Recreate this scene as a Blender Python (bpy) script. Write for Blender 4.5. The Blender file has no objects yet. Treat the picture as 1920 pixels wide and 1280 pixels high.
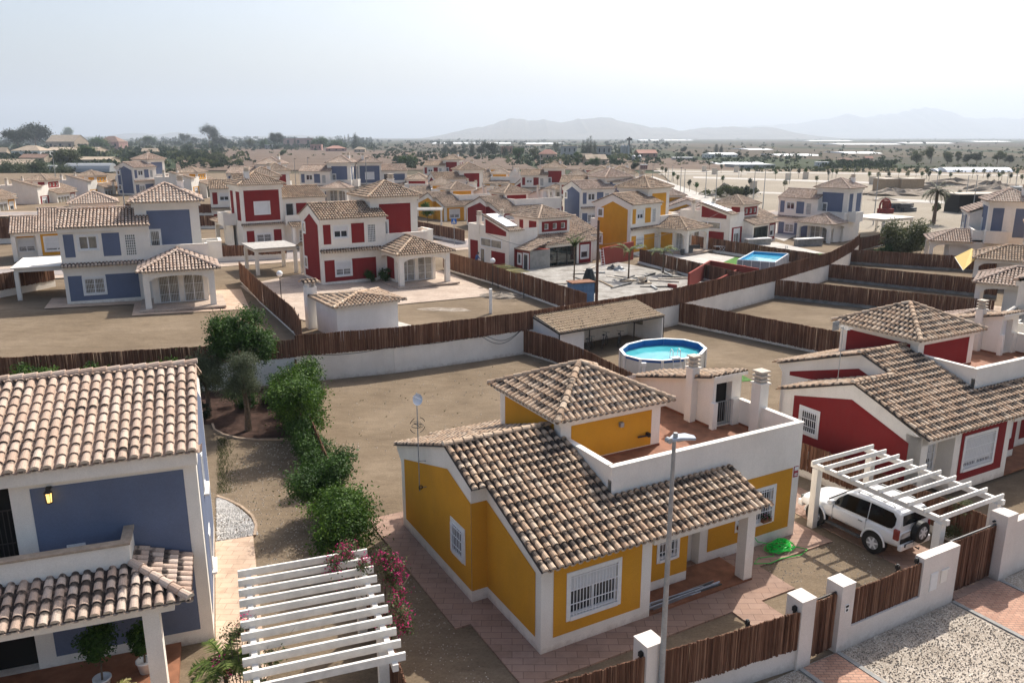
import bpy, math, random
from mathutils import Vector, Matrix
R = math.radians
random.seed(11)
sc = bpy.context.scene
col = sc.collection

# ------------------------------------------------------------------ camera
CAM_H = 14.3; FPX = 1486.3; PITCH = R(14.43)
cd = bpy.data.cameras.new('camera'); cam = bpy.data.objects.new('camera', cd); col.objects.link(cam)
cd.sensor_width = 36; cd.lens = 36 * FPX / 1920; cd.clip_start = 0.2; cd.clip_end = 60000
cam.location = (0, 0, CAM_H); cam.rotation_euler = (R(90) - PITCH, 0, 0); sc.camera = cam

# ------------------------------------------------------------------ light
SUN_EL, SUN_AZ = R(47.5), R(31)          # azimuth clockwise from +Y
w = bpy.data.worlds.new('World'); sc.world = w; w.use_nodes = True
nt = w.node_tree; bg = nt.nodes['Background']
sky = nt.nodes.new('ShaderNodeTexSky'); sky.sky_type = 'NISHITA'; sky.sun_disc = False
sky.sun_elevation = SUN_EL; sky.sun_rotation = SUN_AZ; sky.air_density = 1.0; sky.dust_density = 5.0; sky.ozone_density = 1.0
sky.altitude = 250
nt.links.new(sky.outputs[0], bg.inputs[0]); bg.inputs[1].default_value = 0.14
sl = bpy.data.lights.new('sun', 'SUN'); sl.energy = 4.7; sl.angle = R(0.53); sl.color = (1, 0.955, 0.88)
so = bpy.data.objects.new('sun', sl); col.objects.link(so)
sd = Vector((math.sin(SUN_AZ) * math.cos(SUN_EL), math.cos(SUN_AZ) * math.cos(SUN_EL), math.sin(SUN_EL)))
so.rotation_euler = sd.to_track_quat('Z', 'Y').to_euler(); so.location = (0, 0, 60)
sc.view_settings.view_transform = 'Standard'; sc.view_settings.look = 'None'
sc.view_settings.exposure = 0.40; sc.view_settings.gamma = 1
sc.cycles.volume_bounces = 0; sc.cycles.max_bounces = 6; sc.cycles.transparent_max_bounces = 8

# ------------------------------------------------------------------ helpers
CP, SP = math.cos(PITCH), math.sin(PITCH)
def ray(px, py):
    a, b = px - 960, py - 640
    return Vector((a, FPX * CP - b * SP, -FPX * SP - b * CP))
def G(px, py, z=0.0):                     # photo point -> place on the level z
    d = ray(px, py); t = (z - CAM_H) / d.z
    return Vector((d.x * t, d.y * t, z))
def D(px, py, dist):                      # photo point -> place at a distance ahead
    d = ray(px, py); t = dist / d.y
    return Vector((d.x * t, dist, CAM_H + d.z * t))
def terr(x, y):                           # level of the upper plots
    z = 1.7 - .02 * (x + 16) - .006 * (y - 68)
    z = max(.25, min(2.4, z))
    if y > 200: z = .25 + (z - .25) * max(0, 1 - (y - 200) / 300)
    return z
def GT(px, py):                           # photo point -> place on the upper plots
    z = 1.5
    for _ in range(6): q = G(px, py, z); z = terr(q.x, q.y)
    return G(px, py, z)
MIR = 1
class M:
    def __init__(s, mat=None): s.v = []; s.f = []; s.mi = []; s.c = []; s.mat = mat or Matrix(); s.cur = 0; s.col = (.5, .5, .5, 1)
    def add(s, pts, faces, mi=None, c=None):
        n = len(s.v)
        for p in pts: s.v.append(s.mat @ Vector(p))
        for f in faces:
            s.f.append([n + i for i in f]); s.mi.append(s.cur if mi is None else mi); s.c.append(c or s.col)
    def box(s, x0, x1, y0, y1, z0, z1, mi=None, c=None):
        s.add([(x0,y0,z0),(x1,y0,z0),(x1,y1,z0),(x0,y1,z0),(x0,y0,z1),(x1,y0,z1),(x1,y1,z1),(x0,y1,z1)],
              [(0,3,2,1),(4,5,6,7),(0,1,5,4),(1,2,6,5),(2,3,7,6),(3,0,4,7)], mi, c)
    def poly(s, pts, mi=None, c=None): s.add(pts, [tuple(range(len(pts)))], mi, c)
    def extr(s, pts, d, mi=None, c=None):   # pts 3D polygon, d vector
        n = len(pts); d = Vector(d)
        s.add([tuple(p) for p in pts] + [tuple(Vector(p) + d) for p in pts],
              [tuple(range(n))[::-1], tuple(range(n, 2 * n))] + [(i, (i + 1) % n, n + (i + 1) % n, n + i) for i in range(n)], mi, c)
    def tube(s, pts, r, n=6, mi=None, c=None, cap=True):
        pts = [Vector(p) for p in pts]; rings = []
        for i, p in enumerate(pts):
            a = pts[max(0, i - 1)]; b = pts[min(len(pts) - 1, i + 1)]; t = (b - a)
            if t.length < 1e-9: t = Vector((0, 0, 1))
            t.normalize(); u = t.orthogonal().normalized() if i == 0 else (u - t * u.dot(t)).normalized()
            vv = t.cross(u); rr = r[i] if isinstance(r, (list, tuple)) else r
            rings.append([p + (u * math.cos(2 * math.pi * k / n) + vv * math.sin(2 * math.pi * k / n)) * rr for k in range(n)])
        P = [tuple(q) for g in rings for q in g]; F = []
        for i in range(len(pts) - 1):
            for k in range(n): F.append((i*n+k, i*n+(k+1)%n, (i+1)*n+(k+1)%n, (i+1)*n+k))
        if cap: F.append(tuple(range(n))[::-1]); F.append(tuple((len(pts)-1)*n + k for k in range(n)))
        s.add(P, F, mi, c)
    def cyl(s, x, y, z0, z1, r0, r1=None, n=16, mi=None, c=None): s.tube([(x,y,z0),(x,y,z1)], [r0, r0 if r1 is None else r1], n, mi, c)
    def lathe(s, prof, n=16, cx=0, cy=0, mi=None, c=None):
        P = [(cx + r * math.cos(2*math.pi*k/n), cy + r * math.sin(2*math.pi*k/n), z) for r, z in prof for k in range(n)]
        F = [(i*n+k, i*n+(k+1)%n, (i+1)*n+(k+1)%n, (i+1)*n+k) for i in range(len(prof)-1) for k in range(n)]
        s.add(P, F, mi, c)
def link(name, m, mats, parent=None, smooth=False, bevel=0):
    me = bpy.data.meshes.new(name)
    V = [(v.x * MIR, v.y, v.z) for v in m.v]
    F = m.f if MIR > 0 else [f[::-1] for f in m.f]
    me.from_pydata(V, [], F)
    if not isinstance(mats, (list, tuple)): mats = [mats]
    for x in mats: me.materials.append(x)
    me.polygons.foreach_set('material_index', m.mi)
    at = me.color_attributes.new('tc', 'BYTE_COLOR', 'CORNER')
    buf = []
    for f, c in zip(F, m.c):
        if isinstance(c, list):
            for q in (c if MIR > 0 else c[::-1]): buf.extend(q)
        else:
            for _ in f: buf.extend(c)
    at.data.foreach_set('color', buf)
    if smooth: me.polygons.foreach_set('use_smooth', [True] * len(F))
    me.update()
    o = bpy.data.objects.new(name, me); col.objects.link(o)
    if parent: o.parent = parent
    if bevel:
        b = o.modifiers.new('bevel', 'BEVEL'); b.width = bevel; b.segments = 2; b.limit_method = 'ANGLE'; b.angle_limit = R(40)
    return o
def tag(o, label=None, cat=None, group=None, kind=None):
    if label: o['label'] = label
    if cat: o['category'] = cat
    if group: o['group'] = group
    if kind: o['kind'] = kind
    return o
def thing(name, label, cat, loc=(0, 0, 0), rz=0, group=None):
    o = bpy.data.objects.new(name, None); col.objects.link(o); o.empty_display_size = .3
    o.location = loc; o.rotation_euler = (0, 0, R(rz)); return tag(o, label, cat, group)
def struct(name, m, mat, **k): return tag(link(name, m, mat, **k), kind='structure')
KIDS = {}
def copy_tree(o, parent=None):
    c = o.copy(); col.objects.link(c); c.parent = parent
    for ch in list(o.children): copy_tree(ch, c)
    return c
def put(proto, label, loc, rz, group, s=1.0, first=set()):
    o = proto if proto.name not in first else copy_tree(proto)
    first.add(proto.name)
    o.location = loc; o.rotation_euler = (0, 0, R(rz)); o.scale = (s, s, s); o['label'] = label; o['group'] = group
    return o

# ------------------------------------------------------------------ materials
def mat(name, base, rough=.8, var=.12, scale=3.0, bump=0.0, bscale=60, spec=.3, col2=None, metal=0, coords='Object', detail=5):
    m = bpy.data.materials.new(name); m.use_nodes = True; n = m.node_tree.nodes; L = m.node_tree.links
    b = n['Principled BSDF']; b.inputs['Roughness'].default_value = rough; b.inputs['Specular IOR Level'].default_value = spec
    b.inputs['Metallic'].default_value = metal
    tc = n.new('ShaderNodeTexCoord')
    if var > 0:
        no = n.new('ShaderNodeTexNoise'); no.inputs['Scale'].default_value = scale; no.inputs['Detail'].default_value = detail; no.inputs['Roughness'].default_value = .6
        L.new(tc.outputs[coords], no.inputs['Vector'])
        r = n.new('ShaderNodeValToRGB'); r.color_ramp.elements[0].position = .3; r.color_ramp.elements[1].position = .7
        c2 = col2 or tuple(x * (1 - var * 1.6) for x in base)
        r.color_ramp.elements[0].color = (*c2, 1); r.color_ramp.elements[1].color = (*[min(1, x * (1 + (var * .3 if not col2 else 0))) for x in base], 1)
        L.new(no.outputs['Fac'], r.inputs['Fac']); L.new(r.outputs['Color'], b.inputs['Base Color'])
        b['x'] = 0
    else: b.inputs['Base Color'].default_value = (*base, 1)
    if bump > 0:
        n2 = n.new('ShaderNodeTexNoise'); n2.inputs['Scale'].default_value = bscale; n2.inputs['Detail'].default_value = 3; L.new(tc.outputs[coords], n2.inputs['Vector'])
        bp = n.new('ShaderNodeBump'); bp.inputs['Strength'].default_value = bump; bp.inputs['Distance'].default_value = .02
        L.new(n2.outputs['Fac'], bp.inputs['Height']); L.new(bp.outputs[0], b.inputs['Normal'])
    return m
def mixer(n, L, fac, a, b, mode='MIX'):
    x = n.new('ShaderNodeMix'); x.data_type = 'RGBA'; x.blend_type = mode; x.clamp_factor = True
    for s_, v in ((0, fac), (6, a), (7, b)):
        if hasattr(v, 'is_output') or isinstance(v, bpy.types.NodeSocket): L.new(v, x.inputs[s_])
        elif s_ == 0: x.inputs[0].default_value = v
        else: x.inputs[s_].default_value = (*v, 1)
    return x.outputs[2]
def ramp(n, L, src, stops):
    r = n.new('ShaderNodeValToRGB'); e = r.color_ramp.elements
    e[0].position, e[1].position = stops[0][0], stops[-1][0]
    e[0].color = (*stops[0][1], 1); e[1].color = (*stops[-1][1], 1)
    for p, c in stops[1:-1]: x = e.new(p); x.color = (*c, 1)
    L.new(src, r.inputs['Fac']); return r.outputs['Color']
def noise(n, L, vec, scale, detail=4, rough=.6):
    x = n.new('ShaderNodeTexNoise'); x.inputs['Scale'].default_value = scale; x.inputs['Detail'].default_value = detail; x.inputs['Roughness'].default_value = rough
    if vec: L.new(vec, x.inputs['Vector'])
    return x.outputs['Fac']
def mth(n, L, op, a, b=None, c=None):
    x = n.new('ShaderNodeMath'); x.operation = op
    for i, v in enumerate((a, b, c)):
        if v is None: continue
        if isinstance(v, (int, float)): x.inputs[i].default_value = v
        else: L.new(v, x.inputs[i])
    return x.outputs[0]
def newmat(name, rough=.85, spec=.25):
    m = bpy.data.materials.new(name); m.use_nodes = True; n = m.node_tree.nodes; L = m.node_tree.links
    b = n['Principled BSDF']; b.inputs['Roughness'].default_value = rough; b.inputs['Specular IOR Level'].default_value = spec
    return m, n, L, b
def tile_mat(name, stops, dark=.55, amt=.5):
    m, n, L, b = newmat(name, .8, .2)
    at = n.new('ShaderNodeAttribute'); at.attribute_name = 'tc'
    sp = n.new('ShaderNodeSeparateColor'); L.new(at.outputs['Color'], sp.inputs[0])
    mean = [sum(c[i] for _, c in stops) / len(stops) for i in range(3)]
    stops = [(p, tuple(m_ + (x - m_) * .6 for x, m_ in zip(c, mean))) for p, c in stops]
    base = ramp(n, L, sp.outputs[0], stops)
    tc = n.new('ShaderNodeTexCoord')
    ns = noise(n, L, tc.outputs['Object'], 5.0, 5, .65)
    nb = noise(n, L, tc.outputs['Object'], .7, 2, .5)
    # a dark lichen spot on the upper part of each tile, size and presence random per tile; the mask also carries the pans' painted shade
    g = mth(n, L, 'SUBTRACT', sp.outputs[1], dark); g = mth(n, L, 'MULTIPLY', g, g); g = mth(n, L, 'MULTIPLY', g, -4.0)
    v = mth(n, L, 'MULTIPLY', sp.outputs[2], .36); v = mth(n, L, 'ADD', v, g); v = mth(n, L, 'ADD', v, mth(n, L, 'MULTIPLY', ns, 1.3)); v = mth(n, L, 'ADD', v, mth(n, L, 'MULTIPLY', nb, .7))
    mk = ramp(n, L, mth(n, L, 'MULTIPLY', v, .5), [(.69 - amt * .3, (0, 0, 0)), (.82 - amt * .3, (1, 1, 1))])
    c = mixer(n, L, mth(n, L, 'MULTIPLY', mk, .93), base, (.045, .037, .034))
    fine = ramp(n, L, noise(n, L, tc.outputs['Object'], 30, 4, .7), [(.3, (.72, .7, .68)), (.65, (1.05, 1.03, 1.0))])
    c = mixer(n, L, 1.0, c, fine, 'MULTIPLY')
    L.new(c, b.inputs['Base Color'])
    bp = n.new('ShaderNodeBump'); bp.inputs['Strength'].default_value = .4; bp.inputs['Distance'].default_value = .01
    L.new(noise(n, L, tc.outputs['Object'], 45, 3), bp.inputs['Height']); L.new(bp.outputs[0], b.inputs['Normal'])
    return m
T_WARM = tile_mat('roof tile warm', [(.0, (.38, .24, .155)), (.3, (.49, .345, .23)), (.75, (.57, .43, .31)), (1, (.65, .54, .42))], .64, .82)
T_PINK = tile_mat('roof tile pink', [(.0, (.42, .285, .215)), (.3, (.50, .37, .29)), (.75, (.57, .45, .37)), (1, (.66, .56, .48))], .78, .74)
T_FG = tile_mat('roof tile cream', [(.0, (.44, .30, .225)), (.3, (.53, .39, .30)), (.75, (.60, .47, .38)), (1, (.68, .57, .48))], .85, .50)
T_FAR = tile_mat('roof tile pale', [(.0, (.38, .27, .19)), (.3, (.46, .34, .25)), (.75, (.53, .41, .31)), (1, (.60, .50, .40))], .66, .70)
MORTAR = mat('mortar', (.62, .54, .44), .9, .15, 12)
def wall_mat(name, base, dirt=(.42, .36, .28)):
    m, n, L, b = newmat(name, .9, .15); tc = n.new('ShaderNodeTexCoord'); ob = tc.outputs['Object']
    mp = n.new('ShaderNodeMapping'); mp.inputs['Scale'].default_value = (1.6, 1.6, .35); L.new(ob, mp.inputs[0])
    st = ramp(n, L, noise(n, L, mp.outputs[0], 1.6, 6, .65), [(.48, (0, 0, 0)), (.8, (.30, .30, .30))])
    c = mixer(n, L, st, base, tuple(x * .72 + y * .1 for x, y in zip(base, dirt)))
    c = mixer(n, L, 1.0, c, ramp(n, L, noise(n, L, ob, 24, 4, .7), [(.3, (.91, .9, .89)), (.7, (1.03, 1.03, 1.03))]), 'MULTIPLY')
    c = mixer(n, L, 1.0, c, ramp(n, L, noise(n, L, ob, .55, 4, .6), [(.3, (.90, .895, .885)), (.65, (1.04, 1.04, 1.04))]), 'MULTIPLY')
    sx = n.new('ShaderNodeSeparateXYZ'); L.new(ob, sx.inputs[0])   # splashed earth on the foot of the wall
    h_ = mth(n, L, 'ADD', mth(n, L, 'MULTIPLY', sx.outputs[2], -2.2), mth(n, L, 'MULTIPLY', noise(n, L, ob, 3.5, 5, .7), 1.6))
    c = mixer(n, L, ramp(n, L, h_, [(.25, (0, 0, 0)), (.95, (.55, .55, .55))]), c, (.33, .25, .18))
    L.new(c, b.inputs['Base Color'])
    bp = n.new('ShaderNodeBump'); bp.inputs['Strength'].default_value = .25; bp.inputs['Distance'].default_value = .006
    L.new(noise(n, L, ob, 90, 2), bp.inputs['Height']); L.new(bp.outputs[0], b.inputs['Normal'])
    return m
WHITE = wall_mat('cream render', (.84, .79, .71))
WHITE2 = wall_mat('white render', (.84, .82, .78))
OCHRE = wall_mat('ochre render', (.64, .305, .032))
RED = wall_mat('red render', (.235, .027, .027))
BLUE = wall_mat('blue render', (.14, .168, .245))
COL = dict(yellow=OCHRE, red=RED, blue=BLUE)
BRICKR = wall_mat('red painted block', (.27, .06, .045))
WPAINT = mat('white paint', (.78, .77, .74), .55, .06, 8, .1, 40, .4)
TIMBERW = mat('white painted timber', (.80, .76, .69), .6, .14, 3, .25, 30, .3)
ALU = mat('white aluminium', (.80, .80, .80), .4, 0, spec=.5)
SHUT = mat('roller shutter', (.72, .72, .71), .5, .05, 2, spec=.4)
GREY = mat('galvanised steel', (.36, .37, .37), .5, .15, 8, spec=.5, metal=.3)
GREYD = mat('dark steel', (.10, .10, .10), .5, .2, 8)
BLACK = mat('black plastic', (.018, .018, .018), .55, 0)
IRON = mat('dark iron', (.05, .04, .035), .6, .3, 6)
TERRA = mat('terracotta floor', (.30, .13, .07), .75, .25, 2.5, .1, 30)
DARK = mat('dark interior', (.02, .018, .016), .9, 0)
def glass_mat(name, c, r=.06, sp=.8):
    m, n, L, b = newmat(name, r, sp); tc = n.new('ShaderNodeTexCoord')
    L.new(ramp(n, L, noise(n, L, tc.outputs['Object'], 1.8, 3), [(.35, tuple(x * .4 for x in c)), (.7, c)]), b.inputs['Base Color']); return m
GLASS = glass_mat('window glass', (.075, .08, .085))
SHOPG = glass_mat('large dark glass', (.03, .045, .04), .03, .9)
CURT = glass_mat('curtained glass', (.34, .31, .25), .15, .6)
GBLOCK = glass_mat('glass blocks', (.20, .22, .20), .2, .6)
def ground_mat(name, c1, c2, c3, s=.25, fine=12, bump=.4):
    m, n, L, b = newmat(name, .95, .1); tc = n.new('ShaderNodeTexCoord'); ob = tc.outputs['Object']
    a = ramp(n, L, noise(n, L, ob, s, 6, .62), [(.3, c1), (.5, c2), (.72, c3)])
    mp = n.new('ShaderNodeMapping'); mp.inputs['Scale'].default_value = (.5, 1.6, 1); mp.inputs['Rotation'].default_value = (0, 0, .5); L.new(ob, mp.inputs[0])
    a = mixer(n, L, 1.0, a, ramp(n, L, noise(n, L, mp.outputs[0], 1.3, 7, .7), [(.3, (.80, .79, .78)), (.52, (1, 1, 1)), (.75, (1.12, 1.1, 1.07))]), 'MULTIPLY')
    a = mixer(n, L, 1.0, a, ramp(n, L, noise(n, L, mp.outputs[0], 5.5, 6, .75), [(.35, (.90, .89, .88)), (.55, (1, 1, 1)), (.70, (1.22, 1.20, 1.16))]), 'MULTIPLY')
    a = mixer(n, L, 1.0, a, ramp(n, L, noise(n, L, ob, fine, 4, .8), [(.3, (.70, .69, .67)), (.5, (1, 1, 1)), (.72, (1.18, 1.16, 1.14))]), 'MULTIPLY')
    L.new(a, b.inputs['Base Color'])
    bp = n.new('ShaderNodeBump'); bp.inputs['Strength'].default_value = bump; bp.inputs['Distance'].default_value = .03
    L.new(noise(n, L, ob, fine * 1.6, 4, .7), bp.inputs['Height']); L.new(bp.outputs[0], b.inputs['Normal'])
    return m
DIRT = ground_mat('packed dirt', (.152, .114, .076), (.192, .146, .099), (.24, .186, .13))
SOIL = ground_mat('dark bark mulch', (.035, .022, .017), (.06, .035, .027), (.09, .055, .042), 2, 25, .8)
GREYSOIL = ground_mat('grey garden soil', (.085, .07, .058), (.12, .10, .082), (.155, .13, .105), .8, 18, .7)
SAND = ground_mat('pale bulldozed sand', (.25, .215, .165), (.30, .26, .205), (.35, .31, .25), .03, 3)
CONC = ground_mat('pale concrete', (.42, .39, .35), (.50, .47, .43), (.58, .55, .50), .5, 8, .2)
PATHC = ground_mat('pinkish patio slabs', (.38, .30, .24), (.46, .37, .30), (.52, .43, .35), .5, 8, .2)
GRAVELW = ground_mat('white pebbles', (.55, .53, .50), (.72, .70, .67), (.85, .83, .80), 4, 30, 1)
ASPH = ground_mat('road', (.25, .22, .20), (.32, .28, .26), (.36, .32, .30), .2, 6, .2)
def brick_mat(name, c1, c2, mort, sx, sy, rot=0, off=.5):
    m, n, L, b = newmat(name, .85, .2); tc = n.new('ShaderNodeTexCoord')
    mp = n.new('ShaderNodeMapping'); mp.inputs['Rotation'].default_value = (0, 0, rot); L.new(tc.outputs['Object'], mp.inputs[0])
    br = n.new('ShaderNodeTexBrick'); L.new(mp.outputs[0], br.inputs['Vector'])
    br.inputs['Color1'].default_value = (*c1, 1); br.inputs['Color2'].default_value = (*c2, 1); br.inputs['Mortar'].default_value = (*mort, 1)
    br.inputs['Scale'].default_value = 1; br.inputs['Brick Width'].default_value = sx; br.inputs['Row Height'].default_value = sy
    br.inputs['Mortar Size'].default_value = .012; br.inputs['Mortar Smooth'].default_value = .3; br.offset = off
    c = mixer(n, L, 1.0, br.outputs['Color'], ramp(n, L, noise(n, L, tc.outputs['Object'], 1.2, 6, .7), [(.3, (.78, .77, .76)), (.5, (1, 1, 1)), (.75, (1.15, 1.13, 1.1))]), 'MULTIPLY')
    L.new(c, b.inputs['Base Color'])
    bp = n.new('ShaderNodeBump'); bp.inputs['Strength'].default_value = .35; bp.inputs['Distance'].default_value = .01; bp.invert = True
    L.new(br.outputs['Fac'], bp.inputs['Height']); L.new(bp.outputs[0], b.inputs['Normal'])
    return m
STAMP = brick_mat('stamped patio', (.30, .195, .145), (.35, .235, .18), (.20, .13, .10), .62, .3)
STAMPL = brick_mat('pale stamped path', (.50, .36, .26), (.56, .42, .31), (.38, .26, .19), .6, .3)
BRICKP = brick_mat('pavement bricks', (.42, .23, .16), (.52, .31, .22), (.25, .17, .13), .22, .11)
def cane_mat():
    m, n, L, b = newmat('cane screening', .85, .15)
    at = n.new('ShaderNodeAttribute'); at.attribute_name = 'tc'; sp = n.new('ShaderNodeSeparateColor'); L.new(at.outputs['Color'], sp.inputs[0])
    base = ramp(n, L, sp.outputs[0], [(0, (.115, .058, .037)), (.5, (.175, .092, .060)), (1, (.29, .175, .115))])
    tc = n.new('ShaderNodeTexCoord'); mp = n.new('ShaderNodeMapping'); mp.inputs['Scale'].default_value = (22, 22, 1.6); L.new(tc.outputs['Object'], mp.inputs[0])
    c = mixer(n, L, 1.0, base, ramp(n, L, noise(n, L, mp.outputs[0], 1, 4, .7), [(.3, (.55, .52, .5)), (.7, (1.3, 1.25, 1.2))]), 'MULTIPLY')
    c = mixer(n, L, 1.0, c, ramp(n, L, noise(n, L, tc.outputs['Object'], .6, 3), [(.3, (.8, .78, .78)), (.7, (1.15, 1.15, 1.15))]), 'MULTIPLY')
    L.new(c, b.inputs['Base Color']); return m
CANE = cane_mat()
def leaf_mat(name, stops):
    m, n, L, b = newmat(name, .6, .25)
    at = n.new('ShaderNodeAttribute'); at.attribute_name = 'tc'; sp = n.new('ShaderNodeSeparateColor'); L.new(at.outputs['Color'], sp.inputs[0])
    c = ramp(n, L, sp.outputs[0], stops); L.new(c, b.inputs['Base Color'])
    tr = n.new('ShaderNodeBsdfTranslucent'); L.new(c, tr.inputs[0]); mx = n.new('ShaderNodeMixShader'); mx.inputs[0].default_value = .3
    L.new(b.outputs[0], mx.inputs[1]); L.new(tr.outputs[0], mx.inputs[2]); L.new(mx.outputs[0], n['Material Output'].inputs[0]); return m
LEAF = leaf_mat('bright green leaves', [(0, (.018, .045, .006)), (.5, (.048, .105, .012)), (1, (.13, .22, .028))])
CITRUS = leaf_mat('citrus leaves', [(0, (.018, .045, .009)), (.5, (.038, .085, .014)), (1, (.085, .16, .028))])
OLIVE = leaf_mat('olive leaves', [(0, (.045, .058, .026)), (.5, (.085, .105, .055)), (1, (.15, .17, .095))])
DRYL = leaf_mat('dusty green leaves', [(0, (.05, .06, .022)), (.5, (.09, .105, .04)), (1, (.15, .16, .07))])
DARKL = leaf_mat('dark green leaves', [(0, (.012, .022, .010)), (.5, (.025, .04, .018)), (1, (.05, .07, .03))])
PALML = leaf_mat('palm leaves', [(0, (.05, .08, .015)), (.5, (.11, .16, .03)), (1, (.24, .27, .07))])
DRYPALM = leaf_mat('yellowed palm leaves', [(0, (.12, .13, .03)), (.5, (.30, .27, .09)), (1, (.45, .38, .18))])
PINK = leaf_mat('pink bracts', [(0, (.30, .01, .07)), (.5, (.55, .03, .16)), (1, (.70, .07, .26))])
BARK = mat('bark', (.16, .115, .08), .9, .35, 9, .6, 40)
POT = mat('white pot', (.75, .74, .72), .5, .05)
STONE = mat('grey stone', (.30, .29, .27), .9, .3, 1.5, .6, 14)

# ------------------------------------------------------------------ tiled roofs
rnd = random.random
def tiles(m, O, U, V, poly, w=.245, l=.37, r=.088, eave=True, seg=5):
    """m: mesh; O origin, U along the eave, V up the slope (both 3D), poly in (s,t)."""
    O, U, V = Vector(O), Vector(U).normalized(), Vector(V).normalized(); N = U.cross(V)
    if N.z < 0: N = -N
    s0 = min(p[0] for p in poly); s1 = max(p[0] for p in poly)
    def iv(s):
        xs = []
        for i in range(len(poly)):
            a, b = poly[i], poly[(i + 1) % len(poly)]
            if (a[0] <= s) != (b[0] <= s): xs.append(a[1] + (b[1] - a[1]) * (s - a[0]) / (b[0] - a[0]))
        xs.sort(); return list(zip(xs[::2], xs[1::2]))
    ncol = max(1, round((s1 - s0) / w)); ww = (s1 - s0) / ncol
    tmin = min(p[1] for p in poly)
    for i in range(ncol):
        s = s0 + (i + .5) * ww
        for a, b in iv(s):
            if b - a < .06: continue
            # pan channel (between this column and the next)
            cc = (.05 + .2 * rnd(), .60, .75 + rnd() * .5, 1)  # dark tone puts the shade between cover tiles into the pan colour
            P = []
            for t in (a, b):
                for ds, h in ((-.5, -.01), (-.25, .0), (0, .0), (.25, .0), (.5, -.01)):
                    P.append(tuple(O + U * (s + ds * ww) + V * t + N * (h - (.03 if abs(ds) > .3 else 0))))
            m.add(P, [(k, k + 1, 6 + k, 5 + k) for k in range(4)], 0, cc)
            t = tmin + math.floor((a - tmin) / l) * l + (rnd() - .5) * .02
            if t < a - .3 * l: t += l
            t = max(t, a) if eave else t
            t = a if t - a < .12 else t
            js = (rnd() - .5) * .012
            first = True
            if t > a + .12: t2 = a; L2 = [(t2, t)]
            else: L2 = []
            tt = t
            while tt < b - .05:
                L2.append((tt, min(tt + l, b))); tt += l
            for (ta, tb) in L2:
                te = min(tb + .05, b + .03)
                c = (rnd(), 0, rnd(), 1); jj = js + (rnd() - .5) * .012; jr = (rnd() - .5) * .012
                P = []; C = []
                for q, (tp, rr, lift) in enumerate(((ta, r * 1.1, .028), ((ta + te) / 2, r * 1.0, .018), (te, r * .84, .004))):
                    for k in range(seg + 1):
                        an = math.pi * k / seg
                        P.append(tuple(O + U * (s + jj + (jr if q == 0 else 0) + rr * math.cos(an)) + V * tp + N * (lift + rr * .95 * math.sin(an) - .005)))
                n1 = seg + 1
                f0, f1, f2 = (c[0], 0, c[2], 1), (c[0], .5, c[2], 1), (c[0], 1, c[2], 1)
                m.add(P[:2 * n1], [(k, k + 1, n1 + k + 1, n1 + k) for k in range(seg)], 0, [f0, f0, f1, f1])
                m.add(P[n1:], [(k, k + 1, n1 + k + 1, n1 + k) for k in range(seg)], 0, [f1, f1, f2, f2])
                # open lower end: a rim of clay, the first one stopped with mortar
                if first and eave and ta < a + .05:
                    m.add(P[:n1], [tuple(range(n1))], 1)
                else:
                    Q = P[:n1]; ctr = O + U * (s + jj) + V * ta + N * .02
                    I = [tuple(Vector(p) * .8 + ctr * .2) for p in Q]
                    m.add(Q + I, [(k, k + 1, n1 + k + 1, n1 + k) for k in range(seg)], 0, (c[0] * .6, .3, c[2], 1))
                first = False
            if eave and a < tmin + .02:
                # lip of the pan tile and its mortar bed
                sc_ = s + ww * .5
                P = []
                for k in range(seg + 1):
                    an = math.pi * (1 + k / seg); P.append(tuple(O + U * (sc_ + r * .95 * math.cos(an)) + V * (a - .05) + N * (.03 + r * .75 * math.sin(an))))
                for k in range(seg + 1):
                    an = math.pi * (1 + k / seg); P.append(tuple(O + U * (sc_ + r * .78 * math.cos(an)) + V * (a - .05) + N * (.03 + r * .5 * math.sin(an))))
                n1 = seg + 1
                m.add(P, [(k, k + 1, n1 + k + 1, n1 + k) for k in range(seg)], 1)
                P2 = P[:n1] + [tuple(Vector(p) + V * .35) for p in P[:n1]]
                m.add(P2, [(k, k + 1, n1 + k + 1, n1 + k) for k in range(seg)], 0, (.6, .3, .3, 1))
def ridge(m, A, B, r=.115, l=.36, lift=.03):
    A, B = Vector(A), Vector(B); d = B - A; Ln = d.length; t = d / Ln; sdv = t.cross(Vector((0, 0, 1))).normalized(); up = sdv.cross(t)
    n = max(1, round(Ln / l)); l = Ln / n
    for i in range(n):
        a = A + t * (i * l - .02); b = A + t * ((i + 1) * l + .04); c = (rnd(), .35, rnd() * .9, 1); P = []
        for q, (p, rr) in enumerate(((a, r * 1.08), (b, r * .9))):
            for k in range(7):
                an = math.pi * k / 6; P.append(tuple(p + sdv * rr * math.cos(an) + up * (lift + (.02 if q == 0 else 0) + rr * math.sin(an))))
        m.add(P, [(k, k + 1, 8 + k, 7 + k) for k in range(6)], 0, c)
        m.add(P[:7], [tuple(range(7))], 1 if i == 0 else 0, (c[0], .3, c[2], 1))
def slope_tiles(m, e0, e1, k, inward, poly_xy, **kw):
    """e0,e1 eave ends (3D, level), inward 2D unit pointing up-slope; poly_xy in (along, horizontal distance)."""
    e0, e1 = Vector(e0), Vector(e1); U = (e1 - e0).normalized(); V = Vector((inward[0], inward[1], k)); h = V.length; V.normalize()
    tiles(m, e0, U, V, [(a, b * h) for a, b in poly_xy], **kw)
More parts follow.
